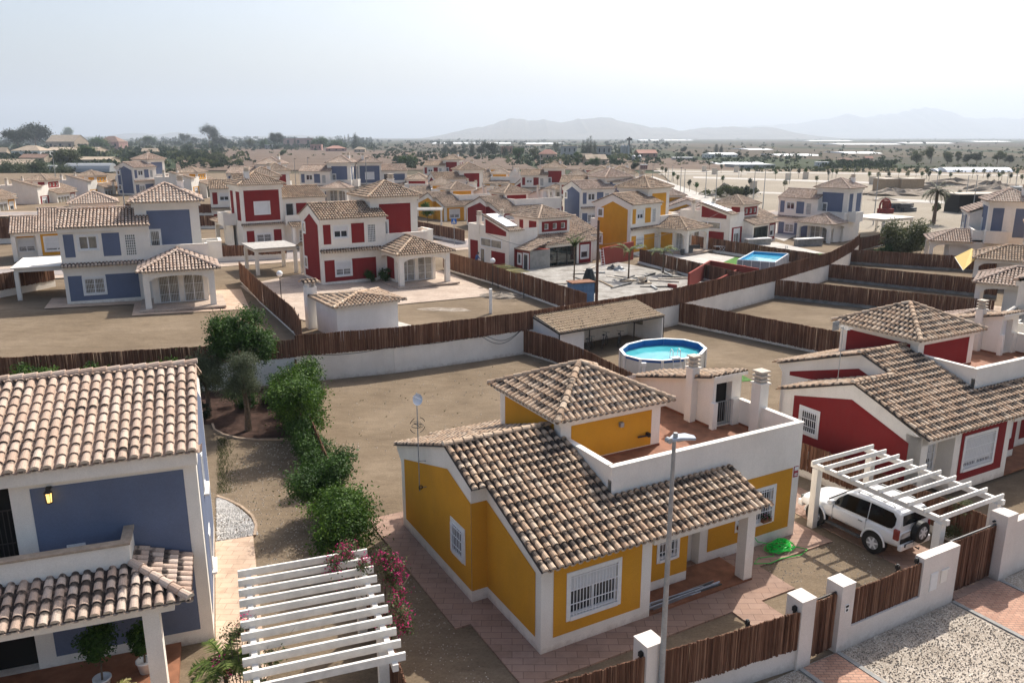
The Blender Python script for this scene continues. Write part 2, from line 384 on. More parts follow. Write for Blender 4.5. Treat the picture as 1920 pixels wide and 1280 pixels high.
def hip_roof(x0, x1, y0, y1, z, k, m=None, sides='FRBL', yend=None):
    """pyramid / hipped roof over a rectangle."""
    m = m or M(); wx, wy = x1 - x0, y1 - y0; h = min(wx, wy) / 2
    A = (x0, y0, z); B = (x1, y0, z); C_ = (x1, y1, z); D_ = (x0, y1, z)
    if wx >= wy: tl = [(0, 0), (wx, 0), (wx - h, h), (h, h)]; tr = [(0, 0), (wy, 0), (wy / 2, h)]
    else: tl = [(0, 0), (wx, 0), (wx / 2, h)]; tr = [(0, 0), (wy, 0), (wy - h, h), (h, h)]
    if abs(wx - wy) < .6:      # keep the four hips meeting in one point
        hx, hy = wx / 2, wy / 2; kx, ky = k * h / hx, k * h / hy; zt = z + k * h
        if 'F' in sides: slope_tiles(m, A, B, zt and (zt - z) / hy, (0, 1), [(0, 0), (wx, 0), (wx / 2, hy)])
        if 'R' in sides: slope_tiles(m, B, C_, (zt - z) / hx, (-1, 0), [(0, 0), (wy, 0), (wy / 2, hx)])
        if 'B' in sides: slope_tiles(m, C_, D_, (zt - z) / hy, (0, -1), [(0, 0), (wx, 0), (wx / 2, hy)])
        if 'L' in sides: slope_tiles(m, D_, A, (zt - z) / hx, (1, 0), [(0, 0), (wy, 0), (wy / 2, hx)])
        ap = (x0 + hx, y0 + hy, zt)
        for p in (A, B, C_, D_): ridge(m, p, ap)
        m.add([A, B, C_, D_, ap], [(0, 1, 4), (1, 2, 4), (2, 3, 4), (3, 0, 4), (3, 2, 1, 0)], 1)
    else:
        slope_tiles(m, A, B, k, (0, 1), tl); slope_tiles(m, B, C_, k, (-1, 0), tr); slope_tiles(m, C_, D_, k, (0, -1), tl); slope_tiles(m, D_, A, k, (1, 0), tr)
        zt = z + k * h
        if wx >= wy: r0, r1 = (x0 + h, y0 + h, zt), (x1 - h, y0 + h, zt)
        else: r0, r1 = (x0 + h, y0 + h, zt), (x0 + h, y1 - h, zt)
        ridge(m, A, r0); ridge(m, B, r1 if wx >= wy else r0); ridge(m, C_, r1); ridge(m, D_, r0 if wx >= wy else r1); ridge(m, r0, r1)
        m.poly([A, B, C_, D_], 1)
    return m

# ------------------------------------------------------------------ walls, windows
def plane(x, y, z, face):
    """matrix: local x along the wall (rightwards seen from outside), y outwards, z up."""
    a = {'-y': (1, 0, 0, -1), '+y': (-1, 0, 0, 1), '+x': (0, 1, 1, 0), '-x': (0, -1, -1, 0)}[face]
    return Matrix(((a[0], a[2], 0, x), (a[1], a[3], 0, y), (0, 0, 1, z), (0, 0, 0, 1)))
def facade(m, u0, u1, z0, z1, holes=(), depth=.16, y=0.0, mi=None):
    us = sorted({u0, u1} | {min(max(h[i], u0), u1) for h in holes for i in (0, 1)}); zs = sorted({z0, z1} | {min(max(h[i], z0), z1) for h in holes for i in (2, 3)})
    for i in range(len(us) - 1):
        for j in range(len(zs) - 1):
            cu, cz = (us[i] + us[i + 1]) / 2, (zs[j] + zs[j + 1]) / 2
            if any(h[0] < cu < h[1] and h[2] < cz < h[3] for h in holes): continue
            m.poly([(us[i], y, zs[j]), (us[i + 1], y, zs[j]), (us[i + 1], y, zs[j + 1]), (us[i], y, zs[j + 1])], mi)
    if depth:
        for a, b, c, d in holes:
            m.poly([(a, y, c), (a, y - depth, c), (a, y - depth, d), (a, y, d)], mi); m.poly([(b, y, c), (b, y - depth, c), (b, y - depth, d), (b, y, d)], mi)
            m.poly([(a, y, c), (b, y, c), (b, y - depth, c), (a, y - depth, c)], mi); m.poly([(a, y, d), (b, y, d), (b, y - depth, d), (a, y - depth, d)], mi)
def window(parent, P, a, b, c, d, kind='plain', shut=0.0, sur=.13, flat=False, glass=None, name='window', leaves=2, sash=None):
    """opening a..b (across) c..d (up) on the wall plane P."""
    y = .004 if flat else -.11
    f = M(P)
    if sur:
        f.box(a - sur, a, -.01, .035, c - sur, d + sur); f.box(b, b + sur, -.01, .035, c - sur, d + sur); f.box(a, b, -.01, .035, d, d + sur); f.box(a, b, -.01, .06, c - sur, c)
    t = .05
    fy0, fy1 = y, y + .045
    g = M(P); g.box(a, a + t, fy0, fy1, c, d); g.box(b - t, b, fy0, fy1, c, d); g.box(a + t, b - t, fy0, fy1, c, c + t); g.box(a + t, b - t, fy0, fy1, d - t, d)
    for i in range(1, leaves):
        u = a + (b - a) * i / leaves; g.box(u - .04, u + .04, fy0, fy1 + .01, c + t, d - t)
    w = link(name, f if sur else g, WPAINT if sur else (sash or ALU), parent)
    if sur: link('sash', g, ALU, w)
    p = M(P); p.box(a + t, b - t, y - .012, y + .012, c + t, d - t); link('pane', p, glass or GLASS, w)
    if shut > 0:
        s = M(P); z = d - .01; zb = d - (d - c) * shut
        while z - .05 > zb: s.box(a + .03, b - .03, y + .05, y + .062, z - .045, z); z -= .05
        s.box(a + .03, b - .03, y + .046, y + .056, zb, d); link('shutter', s, SHUT, w)
    if kind == 'grille':
        s = M(P); n = max(3, int((b - a) / .11)); yy = .02 if not flat else .08
        for i in range(n + 1):
            u = a + (b - a) * i / n; s.box(u - .009, u + .009, yy, yy + .018, c, d)
        for z in (c + .06, c + (d - c) * .3, d - (d - c) * .36, d - .06): s.box(a, b, yy + .003, yy + .021, z - .012, z + .012)
        link('grille', s, ALU, w)
    return w
def door(parent, P, a, b, c, d, mt=None, name='door'):
    f = M(P); f.box(a, b, -.1, -.04, c, d); o = link(name, f, mt or ALU, parent)
    h = M(P); h.box(b - .14, b - .1, -.04, .0, c + .95, c + 1.1); link('handle', h, GREY, o); return o
def chimney(parent, x, y, z0, z1, s=.42, cap=True, mt=None):
    m = M(); h = s / 2; m.box(x - h, x + h, y - h, y + h, z0, z1 - .5); m.box(x - h - .05, x + h + .05, y - h - .05, y + h + .05, z1 - .5, z1 - .44)
    o = link('chimney', m, mt or WHITE, parent)
    c = M()
    for i in range(3):
        z = z1 - .44 + i * .16
        c.box(x - h + .05, x + h - .05, y - h + .05, y + h - .05, z, z + .09); c.box(x - h - .02, x + h + .02, y - h - .02, y + h + .02, z + .09, z + .14)
    link('chimney_pot', c, MORTAR, o); return o
def copings(m, x0, x1, y0, y1, z, o=.03): m.box(x0 - o, x1 + o, y0 - o, y1 + o, z, z + .05)

# ------------------------------------------------------------------ two-storey house (garden front on local -y)
def gable_roof_wing(m, x0, x1, y0, y1, z, k, cut=None):
    yr = (y0 + y1) / 2; h = yr - y0; W = x1 - x0; zr = z + k * h
    if cut:   # a tower stands in the far end: (x from which it stands, y from which it stands)
        cx, cy = cut; pf = [(0, 0), (W, 0), (W, cy - y0), (cx - x0, cy - y0), (cx - x0, h), (0, h)]
        slope_tiles(m, (x0, y0, z), (x1, y0, z), k, (0, 1), pf)
        slope_tiles(m, (cx, y1, z), (x0, y1, z), k, (0, -1), [(0, 0), (cx - x0, 0), (cx - x0, h), (0, h)]); xr = cx
    else:
        slope_tiles(m, (x0, y0, z), (x1, y0, z), k, (0, 1), [(0, 0), (W, 0), (W, h), (0, h)])
        slope_tiles(m, (x1, y1, z), (x0, y1, z), k, (0, -1), [(0, 0), (W, 0), (W, h), (0, h)]); xr = x1
    ridge(m, (x0 - .02, yr, zr), (xr, yr, zr))
    # mortar bed below the tiles and rake edges
    for q in (-.045,):
        m.poly([(x0 + .04, y0 + .04, z + q), (xr, y0 + .04, z + q), (xr, yr, zr + q), (x0 + .04, yr, zr + q)], 1)
        m.poly([(x0 + .04, y1 - .04, z + q), (xr, y1 - .04, z + q), (xr, yr, zr + q), (x0 + .04, yr, zr + q)], 1)
    return zr
def house_two_storey(colour, tile=None, lit_windows='grille', shut=(.0, .0), rearshut=1.0, ext=True, chim=True, mirror=False):
    global MIR
    MIR = -1 if mirror else 1
    C = COL[colour]; tile = tile or T_FAR
    root = thing(colour + '_two_storey_house', 'two-storey %s house' % colour, 'house')
    TM = [tile, MORTAR]
    k = .38
    F0 = plane(0, 0, 0, '-y'); m = M()
    up = [(1.3, 2.5, 4.2, 5.15)]; gb = [(4.4, 5.1, 3.6, 5.15)]; lo = [(1.3, 2.65, .85, 2.0)]
    m.mat = F0; facade(m, 0, 6.1, 0, 5.8, up + gb + lo); m.mat = Matrix()
    # gable sides
    zr = 5.85 + k * 2.95
    for x in (0, 6.1): m.poly([(x, 0, 0), (x, 5.2, 0), (x, 5.2, 5.78), (x, 2.65, zr - .1), (x, 0, 5.78)])
    # rear wing wall
    m.mat = plane(6.1, 5.2, 0, '+y'); facade(m, 0, 6.1, 0, 5.8, [(1.4, 2.3, 3.2, 5.2), (2.8, 4.6, .8, 2.1)]); m.mat = Matrix()
    # cornices
    m.box(-.02, 6.12, -.16, 0, 5.5, 5.82); m.box(-.02, 5.2, 5.2, 5.36, 5.5, 5.82); m.box(-.04, 5.7, -.1, 0, 2.62, 2.95)
    for s_ in (0, 1):
        a = [(-.035, -.28, 5.84), (-.035, 2.65, zr - .03), (-.035, 2.65, zr - .50), (-.035, 0, 5.42), (-.035, -.1, 5.5)]
        if s_: a = [(p[0], 5.3 - p[1], p[2]) for p in a]
        m.extr(a, (.034, 0, 0))
    # tower
    T0, T1, U0, U1 = 5.2, 9.85, 1.25, 5.6
    m.mat = plane(T0, U0, 0, '-y'); facade(m, 0, T1 - T0, 2.9, 7.42, [(.95, 1.6, 3.2, 5.25)]); m.mat = plane(T1, U1, 0, '+y')
    facade(m, 0, T1 - T0, 0, 7.42, [(1.5, 3.1, 4.25, 5.5), (1.5, 3.1, .8, 1.95)]); m.mat = Matrix()
    m.poly([(T1, U0, 0), (T1, U1, 0), (T1, U1, 7.42), (T1, U0, 7.42)]); m.poly([(T0, U0, 2.9), (T0, U1, 2.9), (T0, U1, 7.42), (T0, U0, 7.42)])
    m.box(T0 - .16, T1 + .16, U0 - .16, U1 + .16, 7.08, 7.42)
    # ground floor body below the terrace and living room
    m.poly([(6.1, 0, 0), (10.2, 0, 0), (10.2, 0, 3.1), (6.1, 0, 3.1)]); m.poly([(10.2, 0, 0), (10.2, 3.0, 0), (10.2, 3.0, 3.1), (10.2, 0, 3.1)])
    m.mat = plane(6.0, -2.2, 0, '-y'); facade(m, 0, 3.9, 0, 2.85, [(.45, 1.85, .15, 2.3), (2.2, 3.6, .15, 2.3)]); m.mat = Matrix()
    m.poly([(6.0, -2.2, 0), (6.0, 0, 0), (6.0, 0, 2.85), (6.0, -2.2, 2.85)]); m.poly([(9.9, -2.2, 0), (9.9, 0, 0), (9.9, 0, 2.85), (9.9, -2.2, 2.85)])
    # terrace parapets
    m.box(6.1, 10.2, -.06, .12, 2.95, 4.18); m.box(10.02, 10.2, .12, 1.0, 2.95, 4.18)
    if ext:
        m.box(10.2, 11.3, 1.0, 1.18, 3.05, 4.22); m.box(11.12, 11.3, 1.18, 3.3, 3.05, 4.22); m.box(9.86, 11.12, 3.12, 3.3, 3.05, 4.22); m.box(9.86, 11.3, 1.0, 3.3, 2.9, 3.05)
    else: m.box(9.86, 10.2, 1.0, 1.18, 2.95, 4.18)
    m.box(6.1, 10.2, 0.12, 1.25, 2.9, 3.1)
    for a in ((6.1, 10.2, -.06, .12),) + (((10.2, 11.3, 1.0, 1.18), (11.12, 11.3, 1.18, 3.3)) if ext else ()): copings(m, *a, 4.19 if a[0] < 10 else 4.22)
    wall = link('wall', m, WHITE, root)
    # porch: beams with arches, pillars
    pm = M()
    def arch(p0, p1, z0, z1, spring, t, n=10):
        p0, p1 = Vector(p0), Vector(p1); d = p1 - p0; L_ = d.length; u = d / L_; nn = Vector((-u.y, u.x, 0)) * t
        pts = [p0 + Vector((0, 0, z1)), p1 + Vector((0, 0, z1))]
        for i in range(n + 1):
            a = i / n; x = L_ * (1 - a); zz = spring + (z0 - spring) * math.sqrt(max(0, 1 - (2 * a - 1) ** 2)) ** .8
            pts.append(p0 + u * x + Vector((0, 0, zz)))
        pm.extr(pts, nn)
    arch((5.9, -4.2, 0), (9.95, -4.2, 0), 2.5, 2.85, 2.15, .3)
    arch((5.5, -.0, 0), (5.5, -3.85, 0), 2.5, 2.85, 2.1, .3); arch((10.4, -3.85, 0), (10.4, 0, 0), 2.5, 2.85, 2.1, .3)
    link('porch_beam', pm, WHITE, root)
    for x in (5.5, 9.95):
        p = M(); p.box(x, x + .42, -4.24, -3.85, .1, 2.85 - .002); link('porch_pillar', p, WHITE, root)
    q = M(); q.box(5.1, 11.0, -4.9, -.003, 0, .14); link('porch_floor', q, PATHC, root)
    # roofs
    r = M(); gable_roof_wing(r, -.12, 6.2, -.3, 5.6, 5.86, k, (T0, U0)); link('wing_roof', r, TM, root)
    r = M(); hip_roof(T0 - .38, T1 + .38, U0 - .38, U1 + .38, 7.46, .5, r); rt = link('tower_roof', r, TM, root)
    r = M(); X0, X1, Y0, kk = 5.15, 10.8, -4.45, .4; hh = (X1 - X0) / 2; Lh = -Y0
    slope_tiles(r, (X0, Y0, 2.88), (X1, Y0, 2.88), kk, (0, 1), [(0, 0), (2 * hh, 0), (hh, hh)])
    slope_tiles(r, (X1, Y0, 2.88), (X1, 0, 2.88), kk, (-1, 0), [(0, 0), (Lh, 0), (Lh, hh), (hh, hh)])
    slope_tiles(r, (X0, 0, 2.88), (X0, Y0, 2.88), kk, (1, 0), [(0, 0), (Lh, 0), (Lh - hh, hh), (0, hh)])
    ap = (X0 + hh, Y0 + hh, 2.88 + kk * hh); ridge(r, (X0, Y0, 2.9), ap); ridge(r, (X1, Y0, 2.9), ap); ridge(r, ap, (X0 + hh, -.05, ap[2]))
    r.poly([(X0, Y0, 2.86), (X1, Y0, 2.86), (X1, -.07, 2.86), (X0, -.07, 2.86)], 1)
    link('porch_roof', r, TM, root)
    r = M(); slope_tiles(r, (-.1, -.42, 2.98), (5.6, -.42, 2.98), .5, (0, 1), [(0, 0), (5.7, 0), (5.7, .4), (0, .4)])
    slope_tiles(r, (T1 + .2, U1 + .45, 2.98), (T0, U1 + .45, 2.98), .5, (0, -1), [(0, 0), (4.85, 0), (4.85, .42), (0, .42)])
    link('skirt_roof', r, TM, root)
    # painted panels
    def panel(P, u0, u1, z0, z1, holes=()):
        p = M(P); facade(p, u0, u1, z0, z1, [(a - .12, b + .12, c - .12, d + .12) for a, b, c, d in holes], 0, .012); link('panel', p, C, root)
    panel(F0, .3, .98, 3.65, 5.35); panel(F0, 2.85, 4.05, 3.62, 5.35); panel(F0, .25, 5.05, .35, 2.25, [(lo[0][0], lo[0][1], lo[0][2], 2.3)])
    p = M(); p.poly([(-.012, .45, .4), (-.012, 4.75, .4), (-.012, 4.75, 5.2), (-.012, 2.62, 6.15), (-.012, .45, 5.3)]); link('panel', p, C, root)
    PT = plane(T0, U0, 0, '-y'); panel(PT, .85, 3.95, 3.1, 6.8, [(.95, 1.6, 3.2, 5.25)])
    PR = plane(T1, U1, 0, '+y'); panel(PR, .35, 4.3, 3.45, 6.85, [(1.5, 3.1, 4.25, 5.5)]); panel(PR, .35, 1.2, .4, 2.4); panel(PR, 3.4, 4.3, .4, 2.4)
    PX = plane(T1, U0, 0, '+x'); panel(PX, .4, 1.5, 3.5, 6.7); panel(PX, 2.6, 4.0, 3.5, 6.7)
    PB = plane(6.1, 5.2, 0, '+y'); panel(PB, 2.6, 5.7, 3.2, 5.2); panel(PB, 4.9, 5.7, .4, 2.3)
    p = M(plane(6.0, -0.0, 0, '-x')); facade(p, .3, 1.9, .4, 2.3, (), 0, .012); link('panel', p, C, root)
    # windows and doors
    window(root, F0, *up[0], shut=shut[0]); window(root, F0, *lo[0], kind=lit_windows, shut=shut[1], glass=CURT if shut[1] == 0 else None)
    g = M(F0); a, b, c, d = gb[0]; g.box(a, b, -.10, -.08, c, d); gw = link('window', g, GBLOCK, root)
    g = M(F0); g.box(a - .0, a + .03, -.08, -.03, c, d)
    for i in range(6): u = a + (b - a) * i / 5; g.box(u - .02, u + .02, -.08, -.04, c, d)
    for i in range(9): z = c + (d - c) * i / 8; g.box(a, b, -.08, -.045, z - .02, z + .02)
    link('glass_block_joints', g, WPAINT, gw)
    GS = plane(0, 5.2, 0, '-x')
    window(root, GS, .45, 1.15, 4.35, 5.2, flat=True, leaves=1, glass=CURT); window(root, GS, .45, 1.15, 1.15, 2.05, flat=True, leaves=1, glass=CURT)
    window(root, PT, .95, 1.6, 3.2, 5.25, kind='grille', leaves=1, name='terrace_door')
    PL_ = plane(6.0, -2.2, 0, '-y')
    for a in (.45, 2.2): window(root, PL_, a, a + 1.4, .15, 2.3, kind='grille', sur=0, glass=CURT, name='glazed_door')
    window(root, PR, 1.5, 3.1, 4.25, 5.5, shut=rearshut); window(root, PR, 1.5, 3.1, .8, 1.95, kind='grille')
    window(root, PB, 2.8, 4.6, .8, 2.1, kind='grille'); window(root, PB, 1.4, 2.3, 3.2, 5.2, sur=.05, leaves=1, glass=GLASS, name='balcony_door')
    bp = M(); bp.box(.5, 5.19, 6.1, 6.25, 2.9, 3.95); bp.box(.5, .65, 5.2, 6.1, 2.9, 3.95); bp.box(.5, 5.19, 5.2, 6.1, 2.75, 2.9); link('balcony_parapet', bp, WHITE, root)
    rb = M(); slope_tiles(rb, (5.0, 7.5, 2.75), (.1, 7.5, 2.75), .36, (0, -1), [(0, 0), (4.9, 0), (4.9, 1.22), (0, 1.22)]); rb.poly([(5, 7.5, 2.72), (.1, 7.5, 2.72), (.1, 6.26, 3.15), (5, 6.26, 3.15)], 1); link('rear_porch_roof', rb, TM, root)
    for x in (.3, 4.5):
        p = M(); p.box(x, x + .35, 6.95, 7.3, 0, 2.72); link('porch_pillar', p, WHITE, root)
    if chim: chimney(root, 8.7, 4.6, 7.9, 9.3, .5, mt=WHITE2)
    MIR = 1
    return root

# ------------------------------------------------------------------ bungalow with tower and terrace (street front on local -y)
def bungalow(colour, tile=None, ext=False, shut=.5, detail=False, rear='glass', solar=False, mirror=False, stair=True):
    global MIR
    MIR = -1 if mirror else 1
    C = COL[colour]; tile = tile or T_FAR; TM = [tile, MORTAR]; K = .36
    root = thing(colour + '_bungalow', colour + ' bungalow', 'house')
    zf = lambda y: 2.85 + K * (y + .35)
    zr = zf(4.95); zb = lambda y: zr - .34 * (y - 4.95)
    m = M()
    XL = -.55 if not ext else .25
    # --- front walls
    if not ext:
        FW = plane(0, 0, 0, '-y'); wf = [(.96, 2.62, .98, 2.27)]
        m.mat = FW; facade(m, 0, 3.88, 0, 2.82, wf); m.mat = Matrix()
        m.poly([(0, 0, 0), (0, 3.3, 0), (0, 3.3, zf(3.3) - .05), (0, 0, 2.82)]); m.poly([(0, 3.3, 0), (-.55, 3.3, 0), (-.55, 3.3, zf(3.3) - .05), (0, 3.3, zf(3.3) - .05)])
    else:
        FW = plane(0, 0, 0, '-y'); wf = [(.75, 2.75, .95, 2.3)]
        m.mat = FW; facade(m, 0, 3.88, 0, 2.82, wf)
        m.mat = plane(-2.0, .7, 0, '-y'); facade(m, 0, 2.0, 0, 3.1, [(.35, 1.75, .9, 2.1)]); m.mat = Matrix()
        m.box(-2.15, -1.75, 0, .7, 0, 2.82); m.poly([(0, 0, 0), (0, .7, 0), (0, .7, 2.82), (0, 0, 2.82)]); m.box(-2.15, 0, 0, .2, 2.5, 2.85)
        zq = zf(3.3)
        m.poly([(-2.15, 0, 0), (-2.15, 7.0, 0), (-2.15, 7.0, zq - .34 * 3.7 - .05), (-2.15, 3.3, zq - .05), (-2.15, 0, 2.82)])
        m.poly([(-2.15, 7.0, 0), (.25, 7.0, 0), (.25, 7.0, 2.85), (-2.15, 7.0, 2.85)])
    m.poly([(3.88, 0, 0), (3.88, 1, 0), (3.88, 1, 2.8), (3.88, 0, 2.8)])
    PW = plane(3.88, 1.0, 0, '-y'); m.mat = PW; facade(m, 0, 2.32, 0, 3.1, [(1.12, 1.85, 1.15, 2.02)]); m.mat = Matrix()
    m.poly([(6.2, 1, 0), (6.2, 1.95, 0), (6.2, 1.95, 3.1), (6.2, 1, 3.1)]); m.poly([(6.2, 1.95, 0), (7.25, 1.95, 0), (7.25, 1.95, 3.1), (6.2, 1.95, 3.1)]); m.poly([(7.25, 1.95, 0), (7.25, 1.57, 0), (7.25, 1.57, 3.1), (7.25, 1.95, 3.1)])
    RW = plane(7.25, 1.57, 0, '-y'); wr = [(1.72, 3.35, 1.0, 2.2)]
    m.mat = RW; facade(m, 0, 4.6, 0, 4.0, wr); m.mat = Matrix()
    # --- parapets of the terrace (floor 3.45)
    m.box(3.45, 11.85, 1.571, 1.75, 3.0, 4.42) if False else None
    m.poly([(3.45, 1.57, 3.0), (7.25, 1.57, 3.0), (7.25, 1.57, 4.0), (3.45, 1.57, 4.0)])
    m.box(3.45, 11.85, 1.57, 1.75, 4.0, 4.42); m.poly([(3.45, 1.75, 3.45), (11.85, 1.75, 3.45), (11.85, 1.75, 4.0), (3.45, 1.75, 4.0)])
    m.box(3.45, 3.63, 1.75, 4.3, 3.3, 4.42); m.poly([(3.45, 1.57, 3.0), (3.45, 4.3, 3.0), (3.45, 4.3, 3.3), (3.45, 1.57, 3.3)])
    m.box(11.67, 11.85, 1.75, 3.4, 3.3, 4.42)
    m.box(11.85 - .18, 11.85, 3.4, 9.2, 3.3, 4.42)
    m.poly([(11.85, 1.57, 0), (11.85, 9.2, 0), (11.85, 9.2, 3.3), (11.85, 1.57, 3.3)]); m.poly([(11.85, 1.57, 3.3), (11.85, 1.75, 3.3), (11.85, 1.75, 4.0), (11.85, 1.57, 4.0)])
    for a in ((3.45, 11.85, 1.57, 1.75), (3.45, 3.63, 1.75, 4.3), (11.67, 11.85, 1.75, 4.6)): copings(m, *a, 4.42, .02)
    # --- side walls of the rear section
    if not ext: m.poly([(-.55, 3.3, 0), (-.55, 9.23, 0), (-.55, 9.23, zb(9.23) - .05), (-.55, 4.95, zr - .05), (-.55, 3.3, zf(3.3) - .05)])
    else: m.poly([(.25, 3.3, 0), (.25, 9.23, 0), (.25, 9.23, zb(9.23) - .05), (.25, 4.95, zr - .05), (.25, 3.3, zf(3.3) - .05)])
    # --- rear
    PBk = plane(11.85, 9.23, 0, '+y'); m.mat = PBk; facade(m, 0, 11.85 - XL, 0, 3.2, [(10.3, 11.3, .9, 2.1), (1.2, 2.6, .3, 2.2)]); m.mat = Matrix()
    if stair: m.poly([(8.2, 9.23, 3.2), (11.85, 9.23, 3.2), (11.85, 9.23, 4.42), (8.2, 9.23, 4.42)])
    PR_ = plane(8.2, 10.6, 0, '+y'); m.mat = PR_; facade(m, 0, 6.6, 0, 2.9, [(.3, 4.3, .1, 2.35), (4.9, 5.9, .9, 2.2)]); m.mat = Matrix()
    m.poly([(8.2, 9.23, 0), (8.2, 10.6, 0), (8.2, 10.6, 2.9), (8.2, 9.23, 3.3)]); m.poly([(1.6, 9.23, 0), (1.6, 10.6, 0), (1.6, 10.6, 2.9), (1.6, 9.23, 3.3)])
    # curved cornice at the back corner
    m.extr([(XL, 9.23, 2.6), (XL, 9.65, 3.02), (XL, 9.65, 3.12), (XL, 9.23, 3.25)], (2.1, 0, 0))
    # --- tower
    TX0, TX1, TY0, TY1 = 3.3, 7.55, 4.3, 8.6
    m.mat = plane(TX0, TY0, 0, '-y'); facade(m, 0, 4.25, 3.0, 5.15); m.mat = Matrix()
    wins = [(.75 + i * 1.15, 1.3 + i * 1.15, 4.0, 4.6) for i in range(3)]
    m.mat = plane(TX1, TY1, 0, '+y'); facade(m, 0, 4.25, 3.0, 5.15, wins); m.mat = Matrix()
    m.poly([(TX0, TY0, 3), (TX0, TY1, 3), (TX0, TY1, 5.15), (TX0, TY0, 5.15)]); m.poly([(TX1, TY0, 3), (TX1, TY1, 3), (TX1, TY1, 5.15), (TX1, TY0, 5.15)])
    m.box(TX0 - .14, TX1 + .14, TY0 - .14, TY1 + .14, 4.98, 5.15)
    # --- porch beam
    m.box(3.88, 8.25, -.1, .12, 2.5, 2.82); m.box(7.97, 8.25, .12, 1.57, 2.5, 2.82)
    # --- stair house
    if stair:
        zs = lambda y: 5.5 - .26 * (y - 4.7)
        m.poly([(10.42, 4.7, 3.45), (10.42, 9.2, 3.45), (10.42, 9.2, zs(9.2)), (10.42, 4.7, zs(4.7))])
        m.poly([(11.862, 4.7, 3.45), (11.862, 9.21, 3.45), (11.862, 9.21, zs(9.2)), (11.862, 4.7, zs(4.7))])
        m.mat = plane(10.42, 4.7, 0, '-y'); facade(m, 0, 1.43, 3.45, zs(4.7), [(.15, .95, 3.5, 5.2)], depth=.3); m.mat = Matrix()
        m.poly([(10.42, 9.21, 3.45), (11.85, 9.21, 3.45), (11.85, 9.21, zs(9.2)), (10.42, 9.21, zs(9.2))])
        m.box(11.36, 11.67, 4.55, 4.69, 3.45, 4.5); m.box(10.3, 10.52, 4.5, 4.69, 3.45, 4.5)
        m.extr([(10.3, 4.55, zs(4.55) - .12), (10.3, 9.3, zs(9.3) - .12), (10.3, 9.3, zs(9.3)), (10.3, 4.55, zs(4.55))], (1.72, 0, 0))
    wall = link('wall', m, WHITE, root)
    fl = M(); fl.box(3.63, 11.67, 1.75, 9.2, 3.3, 3.45)
    link('terrace_floor', fl, TERRA, root)
    sk = M(); sk.box(3.64, 11.66, 1.751, 1.765, 3.45, 3.53); sk.box(TX0, TX1 + .02, TY0 - .02, TY0 - .003, 3.45, 3.53); sk.box(TX1 + .003, TX1 + .02, TY0, TY1, 3.45, 3.53)
    sk.box(10.395, 10.415, 4.5, 9.2, 3.45, 3.53); sk.box(11.65, 11.665, 1.77, 4.5, 3.45, 3.53); link('skirting', sk, mat('skirting tile', (.24, .085, .045), .7, .15, 4) if 'skirting tile' not in bpy.data.materials else bpy.data.materials['skirting tile'], root)
    # --- pillars
    p = M(); p.box(7.82, 8.18, .02, .42, 0, 2.5); link('porch_pillar', p, WHITE, root)
    p = M(); p.box(3.9, 8.2, .0, 1.56, 0, .12); link('porch_floor', p, TERRA, root)
    # --- panels
    def panel(P, u0, u1, z0, z1, holes=(), g=.12):
        p = M(P); facade(p, u0, u1, z0, z1, [(a - g, b + g, c - g, d + g) for a, b, c, d in holes], 0, .012); link('panel', p, C, root)
    def ppoly(pts): p = M(); p.poly(pts); link('panel', p, C, root)
    panel(FW, .4, 3.5, .47, 2.62, wf)
    if ext:
        panel(plane(-2.0, .7, 0, '-y'), .3, 1.8, 2.3, 2.48)
        x = -2.162; ppoly([(x, .55, .4), (x, 6.4, .4), (x, 6.4, 2.75), (x, 3.35, 3.45), (x, .55, 2.45)])
        x = .238; ppoly([(x, 4.2, 3.2), (x, 8.9, 2.7), (x, 8.9, 2.9), (x, 5.0, 4.05), (x, 4.1, 3.75)])
    else:
        x = -.012; ppoly([(x, .3, .45), (x, 3.3, .45), (x, 3.3, 3.45), (x, .3, 2.5)])
        ppoly([(-.55, 3.288, .45), (-.012, 3.288, .45), (-.012, 3.288, 3.45), (-.55, 3.288, 3.45)])
        x = -.562; ppoly([(x, 3.288, .45), (x, 8.9, .45), (x, 8.9, 2.85), (x, 5.0, 3.95), (x, 3.288, 3.45)])
    panel(PW, .45, 2.31, .45, 2.45, [(1.12, 1.85, 1.15, 2.02)], .1)
    panel(RW, .35, 4.25, .45, 2.78, wr)
    panel(plane(TX0, TY0, 0, '-y'), .42, 3.85, 3.56, 4.88); x = TX0 - .012; ppoly([(x, TY0 + .4, 3.5), (x, TY1 - .4, 3.3), (x, TY1 - .4, 4.88), (x, TY0 + .4, 4.88)])
    panel(plane(TX1, TY1, 0, '+y'), .4, 3.9, 3.75, 4.85, wins, .0); panel(plane(TX1, TY0, 0, '+x'), .9, 1.6, 3.6, 4.88); panel(plane(TX1, TY0, 0, '+x'), 2.6, 3.9, 3.6, 4.88)
    panel(PR_, 4.6, 6.3, .35, 2.6, [(4.9, 5.9, .9, 2.2)]); panel(PBk, 10.1, 11.5, .35, 2.6, [(10.3, 11.3, .9, 2.1)]); panel(PBk, .6, 3.3, .35, 2.5, [(1.2, 2.6, .3, 2.2)])
    if solar:
        ppoly([(11.875, 4.95, 3.65), (11.875, 8.7, 3.65), (11.875, 8.7, 4.1), (11.875, 4.95, 5.15)])
        PE = plane(11.85, 1.57, 0, '+x'); panel(PE, .4, 1.9, .35, 2.7); panel(PE, 4.4, 6.9, .35, 1.9)
        window(root, PE, 2.5, 6.3, 2.25, 3.1, flat=True, leaves=2, sur=.06, glass=CURT); window(root, PE, 2.4, 3.2, .05, 1.95, flat=True, leaves=1, sur=.05, glass=CURT, name='door')
    # --- roofs
    r = M(); xe = -2.25 if ext else -.12
